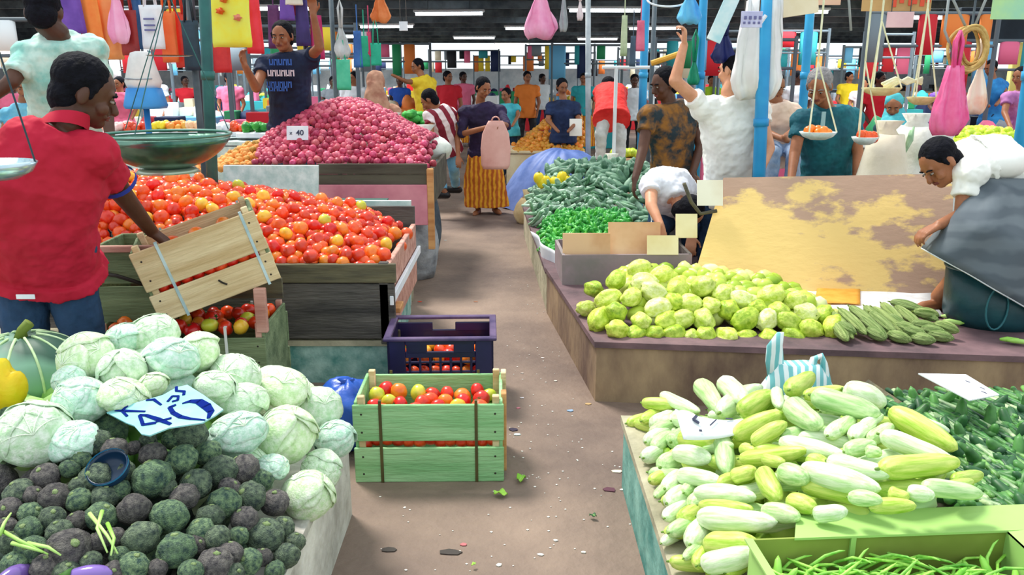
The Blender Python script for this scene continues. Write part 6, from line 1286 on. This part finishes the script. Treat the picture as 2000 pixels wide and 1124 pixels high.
part('basket', loft([ring((0, 0, -.12), (1, 0, 0), (0, 1, 0), .22, .2, 24), ring((0, 0, .02), (1, 0, 0), (0, 1, 0), .3, .26, 24), ring((0, 0, 0), (1, 0, 0), (0, 1, 0), .24, .2, 24)]), M_oldg, t); part('greens', join(*[ball((random.gauss(0, .12), random.gauss(0, .1), .06+random.uniform(0, .12)), (.07, .07, .045), 8, 6, lump(.5, 3, q)) for q in range(40)]), M_gre, t, True, stuff=True)
table('market_table', 768, 850, 10.0, .9, .82, M_oldg, 'mossy brown table under the leafy greens')
t = thing('woven_tray', 'wide brown woven tray on a stand left of the brown scarf', 'tray', at(678, 214, 8.4))
part('tray', loft([ring((0, 0, -.03), (1, 0, 0), (0, 1, 0), .12, .12, 30), ring((0, 0, 0), (1, 0, 0), (0, 1, 0), .24, .22, 30), ring((0, 0, .03), (1, 0, 0), (0, 1, 0), .25, .23, 30), ring((0, 0, .01), (1, 0, 0), (0, 1, 0), .2, .18, 30)]), M_oldg, t, True); part('stand', tube([(0, 0, -.03), (0, 0, -1.1)], .03, 10), M_oldg, t); part('goods', join(*[ball((random.uniform(-.15, .15), random.uniform(-.12, .12), .04), .04, 8, 5) for _ in range(14)]), mat('olive goods', '#8c8c54', '#c8c88c', scale=6), t, True, stuff=True)
# ================================================================ POSTS, RAILS AND HANGING THINGS
M_pb = mat('bright blue pole paint', '#1c8cc8', '#38aede', rough=.4, scale=2, bump=.1)
p0, p1 = at(1482, 352, 5.45), at(1497, -30, 5.45); d_ = (p1-p0).normalized(); base = p0-d_*((p0.z-.0)/d_.z)
bp_, _ = None, None
t = pole('stall_post', base, p1+d_*.3, .042, M_pb, 'bright blue thick stall post in front of the man in the white shirt'); dl = t.location
part('tape', join(tube([at(1486, 44, 5.39)-dl, at(1496, 30, 5.39)-dl], .012, 6), tube([at(1478, 48, 5.39)-dl, at(1492, 36, 5.39)-dl], .008, 6)), M_white, t, label='white tape knot')
for i, (a, b, Y, r, lb) in enumerate((((1371, 170), (1373, -20), 7.4, .035, 'blue stall post behind the raised arm'), ((1578, 130), (1584, -20), 7.8, .04, 'blue stall post above the grey-haired man'), ((1256, 200), (1262, -20), 9.5, .045, 'blue post right of the red top'), ((1150, 330), (1146, 40), 11.0, .035, 'thin pale grey post right of the orange heap'), ((1990, 340), (2000, 180), 5.6, .045, 'light blue post at the right edge'))):
    pa, pb3 = at(*a, Y), at(*b, Y); pole('stall_post', V((pa.x, Y, 0)), V((pb3.x, Y, 3.0)), r, M_pb if 'blue' in lb else mat('pale grey post', '#98a4a8', '#c4ccd0', rough=.5, scale=3), lb)
def rail(x0, x1, Y, z, label, ups, m=M_beam, r=.02):
    t = thing('hanging_rail', label, 'rail', (x0, Y, z))
    part('bar', tube([(0, 0, 0), ((x1-x0)/2, 0, -.01), (x1-x0, 0, 0)], r, 8), m, t, True)
    for x in ups: part('upright', tube([(x-x0, 0, .05), (x-x0, 0, -z)], r*1.2, 8), m, t, True)
    return t
rail(-4.1, -1.75, 5.75, 2.22, 'steel rail carrying the coloured bags at the upper left', (-4.05, -2.15))
rail(-2.9, -1.5, 7.7, 2.4, 'dark rail behind the man in the black T-shirt', (-2.85, -1.86), mat('dark steel', '#241c24', '#3c3038', rough=.6))
rail(.9, 4.6, 5.6, 2.35, 'rail carrying the sheets and bags above the plywood', (1.66, 4.55))
rail(-1.9, 1.6, 8.6, 2.55, 'long rail with single bags above the aisle', (-1.80, 1.42))
def hangbag(px0, px1, py0, py1, Y, m, label, style='tote', top=None, name='hanging_bag', cat='bag', grp=None, folds=5, m2=None, tw=.80):
    a, b = at(px0, py1, Y), at(px1, py0, Y); w = abs(b.x-a.x)/2; h = b.z-a.z; c = V(((a.x+b.x)/2, Y, a.z)); t = thing(name, label, cat, c, (0, 0, random.uniform(-.15, .15)), grp); R = []; n = 36; sd = random.random()*9
    for i in range(11):
        s = i/10; z = s*h
        if style == 'plastic': k = (.72+.28*sm(0, .18, s))*(1-tw*max(0, s-.22)/.78); ky = .38+.1*s
        elif style == 'cloth': k = 1-.25*s; ky = .16
        else: k = 1-.06*math.sin(s*3); ky = .2
        if i == 0: k *= .96; ky *= .6
        R.append([V((math.cos(q)*w*k*(1+(.22*noise.noise(V((math.cos(q)*2+sd, math.sin(q)*2, s*4)))+.05*math.sin(11*q+sd) if style == 'plastic' else 0))*(abs(math.cos(q))**-.35 if style != 'plastic' and abs(math.cos(q)) > .3 else 1)*(1 if style == 'plastic' else .93), math.sin(q)*w*ky*k*(1+(.25 if style == 'tote' else .6)*math.sin(folds*q*1.+sd+s*2)), z+(.10*w if style == 'plastic' else .02*w)*math.sin(q*3+sd)*(1-s))) for q in [2*math.pi*j/n for j in range(n)]])
    part('bag', loft(R), m, t, True); tp = top or .25
    if style == 'cloth': part('loop', tube([(0, 0, h), (0, 0, h+tp)], .006, 6), m, t)
    else:
        for s in (-1, 1): part('handle', tube([(-w*.45 if style == 'tote' else -w*.1, s*.01, h-.01), (-w*.3 if style == 'tote' else -.02, s*.01, h+tp*.7), (w*.0, s*.01, h+tp), (w*.3 if style == 'tote' else .02, s*.01, h+tp*.7), (w*.45 if style == 'tote' else w*.1, s*.01, h-.01)], .006 if style == 'tote' else .012, 6), m2 or m, t, True)
    return t
C_ = lambda nm, a, b=None, **k: mat('bag '+nm, a, b or a, rough=.5, scale=5, **k)
LH = [(118, 162, -10, 66, 'purple', '#5c3494', '#7c50b4', 'cloth'), (158, 196, -12, 92, 'orange', '#ee7424', '#f89844', 'cloth'), (186, 232, -6, 116, 'light orange', '#f08c48', '#f6a868', 'cloth'), (212, 248, -14, 84, 'pink', '#f090bc', '#fab4d4', 'plastic'), (236, 268, 20, 108, 'dark red', '#7c1c24', '#a83430', 'tote'), (263, 276, -12, 96, 'steel blue', '#285890', '#3c74ac', 'cloth'), (277, 318, 10, 96, 'white', '#dcdce4', '#f2f2f6', 'tote'), (318, 342, 22, 122, 'vivid orange', '#f06028', '#f88040', 'tote'), (343, 365, 24, 132, 'red', '#d8342c', '#f05038', 'tote'), (360, 388, 40, 138, 'black and red', '#1c2c3c', '#2c4454', 'tote'), (413, 448, 46, 142, 'dark red striped', '#c0202c', '#e04040', 'tote'), (482, 510, -12, 105, 'crimson', '#d81c2c', '#e83850', 'cloth')]
for i, (a, b, c, d, nm, c1, c2, st) in enumerate(LH): hangbag(a, b, c, d, 5.7+.05*(i % 3), mat('bag '+nm, c1, c2, rough=.5, scale=5), '%s bag in the upper left row%s' % (nm, ', beside the mint shirt' if i < 4 else ', left of the teal post' if b < 395 else ', right of the teal post'), st, .2, grp='bags hanging at the upper left')
yb = hangbag(412, 490, -8, 92, 5.55, mat('bag yellow', '#f0e020', '#e8f060', rough=.5, scale=5), 'large bright yellow bag with orange flowers hanging right of the dark teal post', 'tote', .1)
for dx, dz, c in ((-.05, .22, '#e86020'), (.06, .18, '#e88870'), (-.02, .29, '#e87830')): part('print', ball((dx, -.04, dz), (.025, .03, .02), 10, 6, lambda d: 1+.25*math.cos(5*math.atan2(d.z, d.x))), mat('flower '+c, c), yb, True)
wb = [o for o in bpy.data.objects if o.get('label', '').startswith('white bag in the upper')][0]
for z in (.12, .15, .19): part('print', box((.0, -.036, z), (.07, .012, .012), .001), mat('violet print', '#6c6c9c'), wb)
for i, (a, b, c, d, nm, c1, c2, st, Y) in enumerate(((524, 548, 10, 95, 'plum', '#4c2450', '#6c3468', 'cloth', 7.6), (545, 575, -10, 40, 'violet', '#5c3c94', '#7850ac', 'cloth', 7.6), (562, 590, -10, 30, 'dark crimson', '#8c1428', '#b02838', 'tote', 7.7), (578, 604, 0, 90, 'deep violet', '#302458', '#443474', 'cloth', 7.65), (606, 632, 30, 116, 'magenta', '#a81c58', '#c83470', 'cloth', 7.7), (556, 592, -14, 10, 'cream', '#d0c8b4', '#e4dccc', 'tote', 7.6))):
    hangbag(a, b, c, d, Y, mat('bag '+nm, c1, c2, rough=.6, scale=5), '%s cloth hanging behind the man in the black T-shirt' % nm, st, .2, grp='cloths behind the man in black')
for i, (a, b, c, d, nm, c1, c2, st, Y, wh) in enumerate(((1022, 1090, -14, 75, 'pink', '#f080a8', '#fbb0c8', 'plastic', 8.6, 'large pink plastic bag hanging alone over the aisle'), (724, 762, -12, 44, 'orange brown', '#d06c2c', '#ec9458', 'plastic', 8.6, 'orange brown paper bag hanging above the brown scarf'), (652, 682, 52, 112, 'silver', '#b0b8b8', '#dce0e0', 'plastic', 8.6, 'silvery plastic bag hanging above the green one'), (648, 686, 116, 176, 'mint green', '#38b890', '#60d0a8', 'tote', 8.6, 'mint green bag hanging left of the brown scarf'), (690, 708, 60, 132, 'blue', '#2c5ca0', '#3c78c0', 'cloth', 8.6, 'blue cloth hanging right of the silvery bag'), (702, 722, 70, 130, 'sea green', '#109070', '#20b088', 'cloth', 8.6, 'sea green cloth hanging beside the blue one'), (716, 726, 62, 110, 'dark pink', '#b82c58', '#d04c70', 'cloth', 8.6, 'narrow dark pink cloth hanging above the brown scarf'), (724, 745, 84, 128, 'emerald', '#0c9c7c', '#28b894', 'tote', 8.6, 'emerald bag hanging above the brown scarf'),
    (1240, 1262, 40, 100, 'rose', '#d85878', '#f08098', 'cloth', 8.6, 'rose cloth hanging above the patterned shirt'), (1210, 1228, 30, 110, 'pale green', '#a8b88c', '#d8e0bc', 'cloth', 8.6, 'pale green cloth hanging right of the aisle'), (1228, 1244, 70, 130, 'slate', '#384858', '#485c70', 'cloth', 8.6, 'slate cloth hanging right of the aisle'), (1126, 1140, 0, 40, 'white pink', '#e8d4d8', '#f8ecec', 'plastic', 8.6, 'small whitish bag hanging right of the pink one'), (1092, 1110, -12, 62, 'grey film', '#8c9094', '#b4b8bc', 'plastic', 8.6, 'grey plastic film bag beside the pink one'), (1342, 1368, 118, 165, 'bottle green', '#088060', '#109c74', 'plastic', 7.35, 'bottle green bag behind the raised arm'), (1386, 1442, 66, 122, 'navy', '#10184c', '#182468', 'plastic', 5.7, 'dark navy bag hanging behind the light blue sheet'))):
    hangbag(a, b, c, d, Y, mat('bag '+nm, c1, c2, rough=.5, scale=5), wh, st, .25)
hangbag(1322, 1372, -14, 46, 5.6, mat('bag sky blue', '#2c8cdc', '#6cc4f0', rough=.3, scale=4), 'sky blue plastic bag bundle held by the raised hand', 'plastic', .2)
M_wp = mat('white translucent film', '#dadada', '#f8f8f8', rough=.4, scale=2, bump=.3, bscale=6)
hangbag(1430, 1540, 0, 192, 5.5, M_wp, 'huge white plastic bag hanging behind the bright blue post', 'plastic', .2, folds=7, tw=.3)
pkb = hangbag(1812, 1905, 128, 262, 5.25, mat('hot pink plastic', '#e83c88', '#f884b4', rough=.35, scale=4, bump=.4, bscale=9), 'big hot pink plastic bag hanging above the limes', 'plastic', .2, folds=6, tw=.62)
hangbag(1880, 1938, 130, 222, 5.4, mat('cream and orange plastic', '#fbe8d4', '#f08848', rough=.4, scale=3, lo=.55, hi=.75), 'cream and orange plastic bag hanging beside the hot pink one', 'plastic', .2)
# coil of rope above the pink bag
t = thing('rope_coil', 'tan coil of rope hanging above the hot pink bag', 'rope', at(1893, 92, 5.3)); M_rope = mat('tan rope', '#b08c48', '#dcbc78', rough=.85, scale=14, bump=.5, bscale=50)
for k in range(9):
    rx, rz, oy = .105+random.uniform(-.03, .02), .125+random.uniform(-.03, .015), random.uniform(-.03, .03); ph = random.uniform(-.15, .15)
    part('rope_loop', tube([V((math.cos(a)*rx+ph*.2, oy+.01*math.sin(3*a), math.sin(a)*rz*(1 if math.sin(a) > 0 else 1.15)+ph*.1)) for a in [2*math.pi*j/28 for j in range(29)]], .010, 6, False), M_rope, t, True)
part('hook', tube([(0, 0, .11), (.0, 0, .2), (.01, 0, .9)], .007, 6), M_beam, t)
for s, (a, b) in enumerate((((1862, 0), (1885, 50)), ((1925, 0), (1905, 48)), ((1845, 60), (1860, 100)))): single('cord', tube([at(*b, 5.3), at(*a, 5.3), at(*a, 5.3)+V((0, 0, .3))], .008, 6), mat('grey cord', '#9ca4a4'), 'grey cord running up beside the rope coil, %s' % ['left', 'right', 'far left'][s], 'cord', True)
# hanging balances
M_wick = mat('straw coloured pan', '#c8b070', '#f0e0a8', rough=.7, scale=9); M_cor = mat('pale cord', '#dcdcb0', '#f4f4d4', rough=.8, scale=9)
def balance(apex, pan, rx, Y, label, goods=None, m=M_wick, up=.6):
    p = at(*pan, Y); t = thing('hanging_balance', label, 'scale', p); k = m_px(p)*rx
    part('pan', loft([ring((0, 0, -.05), (1, 0, 0), (0, 1, 0), k*.4, k*.36, 24), ring((0, 0, -.03), (1, 0, 0), (0, 1, 0), k*.8, k*.7, 24), ring((0, 0, 0), (1, 0, 0), (0, 1, 0), k, k*.9, 24), ring((0, 0, .002), (1, 0, 0), (0, 1, 0), k*.93, k*.83, 24), ring((0, 0, -.025), (1, 0, 0), (0, 1, 0), k*.7, k*.6, 24)]), m, t, True)
    ap = at(*apex, Y)-p
    for j in range(3): a = -.3+j*2.094; part('cord', tube([V((math.cos(a)*k*.95, math.sin(a)*k*.85, 0)), ap], .0055, 5), M_cor, t)
    part('cord', tube([ap, ap+V((0, 0, up))], .007, 5), M_cor, t)
    if goods: part('goods', join(*[ball((random.uniform(-.6, .6)*k, random.uniform(-.4, .4)*k, .0+random.uniform(-.01, .02)), .032, 8, 6) for _ in range(12)]), goods, t, True, stuff=True)
balance((1722, 40), (1722, 172), 38, 5.6, 'straw coloured balance pan hanging on pale cords above the turquoise scarf')
balance((1812, 14), (1800, 190), 28, 5.6, 'second straw coloured balance pan left of the hot pink bag')
balance((1598, 120), (1598, 258), 36, 5.5, 'small pan with orange goods hanging in front of the teal polo', M_to[2], M_foam)
balance((1690, 120), (1690, 268), 26, 5.55, 'small pan with orange goods right of the teal polo', M_to[1], M_foam)
t = thing('rope_bundle', 'bundle of straw coloured rope lying on the balance pan', 'rope', at(1760, 158, 5.6))
for k in range(5): part('rope_strand', tube([V((-.13+.01*k, random.uniform(-.02, .02), -.02-.012*k)), V((-.04, 0, .02-.012*k)), V((.04, 0, -.02+.01*k)), V((.14, 0, .02-.01*k))], .010, 6), M_cor, t, True)
single('cord', tube([at(1662, 60, 5.7), at(1658, 0, 5.7), at(1658, 0, 5.7)+V((0, 0, .3))], .008, 6), mat('grey cord', '#9ca4a4'), 'grey cord with a hook between the posters', 'cord', True)
# signs and sheets at the top
card2(1397, -20, 1432, 84, 5.4, mat('pale blue sheet', '#a0d8e4', '#f0fafa', rough=.6, scale=4), 'pale blue and white sheet hanging at a slant left of the bright blue post', 'sheet', name='paper_sheet', rot=(0, math.radians(22), 0), hang=.3)
card2(1526, -16, 1600, 30, 5.6, mat('cream board', '#e8d8b4', '#f4e8cc', rough=.7, scale=4), 'cream cardboard sign right of the bright blue post', 'sign', name='sign', rot=(0, math.radians(-8), 0), hang=.3)
card2(1550, -20, 1644, 10, 5.7, mat('peach board', '#e8b89c', '#f0ccb4', rough=.7, scale=4), 'peach sign with a white edge behind the cream one', 'sign', name='sign', hang=.3)
t = card2(1682, -18, 1822, 22, 5.9, mat('tan board', '#b08c58', '#d0a870', rough=.7, scale=4), 'tan poster with red figures at the top right', 'poster', name='poster', hang=.3)
for k, x in enumerate((-.02, .03, .09, .12, .17, .21)): part('print', box((x, -.009, -.01+.02*(k % 2)), (.03, .004, .06-.01*(k % 3)), .001), mat('red print', '#e8583c'), t)
card2(1730, 23, 1786, 54, 5.85, mat('pink card', '#e4b8c0', '#f0ccd0', rough=.7, scale=4), 'pale pink card hanging under the tan poster', 'card', name='sign', hang=.2)
card2(1934, -20, 2040, 38, 5.4, mat('mint banner', '#8cd0c0', '#b8e4a0', rough=.6, scale=3), 'mint green banner in the upper right corner', 'banner', name='banner', hang=.3)
t = card2(1446, 22, 1490, 54, 5.3, mat('lilac card', '#b0b0d8', '#d4d4f0', rough=.7, scale=6), 'lilac card with small dark print beside the bright blue post', 'card', name='sign', hang=.4)
for x in (-.04, -.01, .02, .05): part('print', box((x, -.008, .01), (.016, .004, .02), .001), mat('violet print', ''), t); part('print', box((x-.005, -.008, -.02), (.014, .004, .014), .001), mat('violet print', ''), t)
t = card2(780, 42, 796, 60, 9.5, M_white, 'small white square sign hanging over the middle of the hall', 'sign', name='sign', hang=.9)
single('hoop', tube([at(1303, 0, 5.7)+V((math.cos(a)*.13, .05*math.sin(a), math.sin(a)*.045)) for a in [2*math.pi*j/30 for j in range(31)]], .007, 6, False), M_white, 'white wire hoop hanging above the raised hand', 'hoop', True)
t = thing('wooden_bar', 'orange wooden bar left of the raised forearm', 'bar', at(1298, 118, 6.6)); part('bar', tube([at(1272, 124, 6.6)-t.location, at(1330, 104, 6.6)-t.location], .022, 8), mat('orange wood', '#d89828', '#e8b048', scale=5), t); part('bracket', box((.0, .02, -.02), (.03, .03, .05), .003), M_beam, t)
t = thing('clothes_frame', 'white metal frame standing right of the red top', 'frame', V((at(1240, 150, 9.0).x, 9.0, 0))); zz = at(1240, 132, 9.0).z
for s in (-1, 1): part('upright', tube([(s*.2, 0, 0), (s*.2, 0, zz)], .02, 8), M_fix, t)
part('crossbar', tube([(-.35, 0, zz), (.25, 0, zz)], .018, 8), M_fix, t)
# ================================================================ FAR STALLS
M_yw = mat('yellow hall wall', '#e0cc58', '#f0e488', rough=.8, scale=2); M_wall = mat('pale far wall', '#b8c4cc', '#eef2f4', rough=.8, scale=1.2, detail=8)
struct('wall_back', box((0, 47, .95), (80, .15, 1.9)), M_wall)
struct('wall_right', box((10.2, 13.8, 1.05), (4.2, .12, 2.1), .01), M_yw)
struct('trim_20', box((9.6, 13.5, 2.36), (5.2, .14, .5), .01), M_roof)
FC = [('white', '#f0f4f6'), ('teal', '#2c98a0'), ('pink', '#e86c90'), ('red', '#cc2430'), ('dark blue', '#1c2c54'), ('grey', '#7c8890'), ('green', '#28905c'), ('yellow', '#e8cc38'), ('orange', '#e88038'), ('black', '#1c2026'), ('sky blue', '#6cb4dc'), ('cream', '#e8dcc0')]
M_fc = [mat('far cloth '+a, b, rough=.7) for a, b in FC]; M_fp = mat('far stall pole', '#5c6870', rough=.6)
def farstall(i, x, Y, w, where):
    rs = random.Random(i*17+3); cA = rs.randrange(12); t = thing('market_stall', 'distant stall with a %s counter, %s' % (FC[cA][0], where), 'stall', (x, Y, 0), (0, 0, rs.uniform(-.08, .08)), 'distant stalls in the hall'); H = rs.uniform(2.1, 2.5)
    part('counter', box((0, 0, .42), (w, .8, .84), .01), M_fc[cA], t)
    for s in (-1, 1): part('post', tube([(s*w/2, .4, 0), (s*w/2, .4, H)], .03, 7), M_fp, t)
    part('rail', tube([(-w/2, .4, H-.05), (w/2, .4, H-.05)], .025, 7), M_fp, t); part('rail', tube([(-w/2, .4, H-.45), (w/2, .4, H-.45)], .02, 7), M_fp, t)
    xx = -w/2+.12
    while xx < w/2-.1:
        ww = rs.uniform(.12, .38); hh = rs.uniform(.25, .75)
        if rs.random() < .72:
            m = loft([[V((xx+math.cos(a)*ww/2, .4+math.sin(a)*.03*(1+.5*math.sin(5*a)), H-.06-hh*q)) for a in [2*math.pi*j/10 for j in range(10)]] for q in (0, .5, 1)]); part('hung_cloth', m, M_fc[rs.randrange(12)], t, True)
        xx += ww+rs.uniform(.02, .12)
    xx = -w/2+.15
    while xx < w/2-.1:
        ww = rs.uniform(.15, .4); hh = rs.uniform(.08, .3); mm = M_fc[rs.randrange(12)]
        if rs.random() < .5: part('goods_box', box((xx, rs.uniform(-.2, .2), .84+hh/2), (ww*.9, .3, hh), .01), mm, t)
        else: part('goods_heap', ball((xx, rs.uniform(-.2, .2), .84), (ww*.5, .25, hh), 12, 8, lump(.3, 3, xx)), mm, t, True)
        xx += ww+.03
k = 0
for Y, n, x0, x1 in ((14.5, 5, -9.5, -2.4), (14.8, 4, 2.4, 7.5), (18.5, 9, -10.5, 9.5), (24, 10, -14, 14), (31, 10, -18, 18), (39, 9, -22, 22)):
    for j in range(n):
        x = x0+(x1-x0)*(j+.5)/n
        if abs(x+.7) < .9 and Y < 30: continue
        farstall(k, x, Y+((k*7) % 5)*.3, (x1-x0)/n*.72, ('in the nearest far row' if Y < 16 else 'in the second far row' if Y < 20 else 'in the third far row' if Y < 26 else 'in the fourth far row' if Y < 35 else 'in the last far row')+(' left' if x < -4 else ' right' if x > 4 else ' centre')); k += 1
# near-background stall rows that fill the sides
for i, (x, Y, w, wh) in enumerate(((-6.2, 9.4, 1.8, 'behind the boy-blue shirt at the far left'), (-4.6, 10.8, 1.7, 'behind the white cloth sack'), (-2.9, 11.5, 1.5, 'right of the dark teal post'), (5.4, 10.6, 1.7, 'behind the turquoise scarf'), (3.4, 12.0, 1.5, 'behind the grey-haired man'), (7.2, 11.8, 1.8, 'in front of the yellow wall'))): farstall(100+i, x, Y, w, wh)
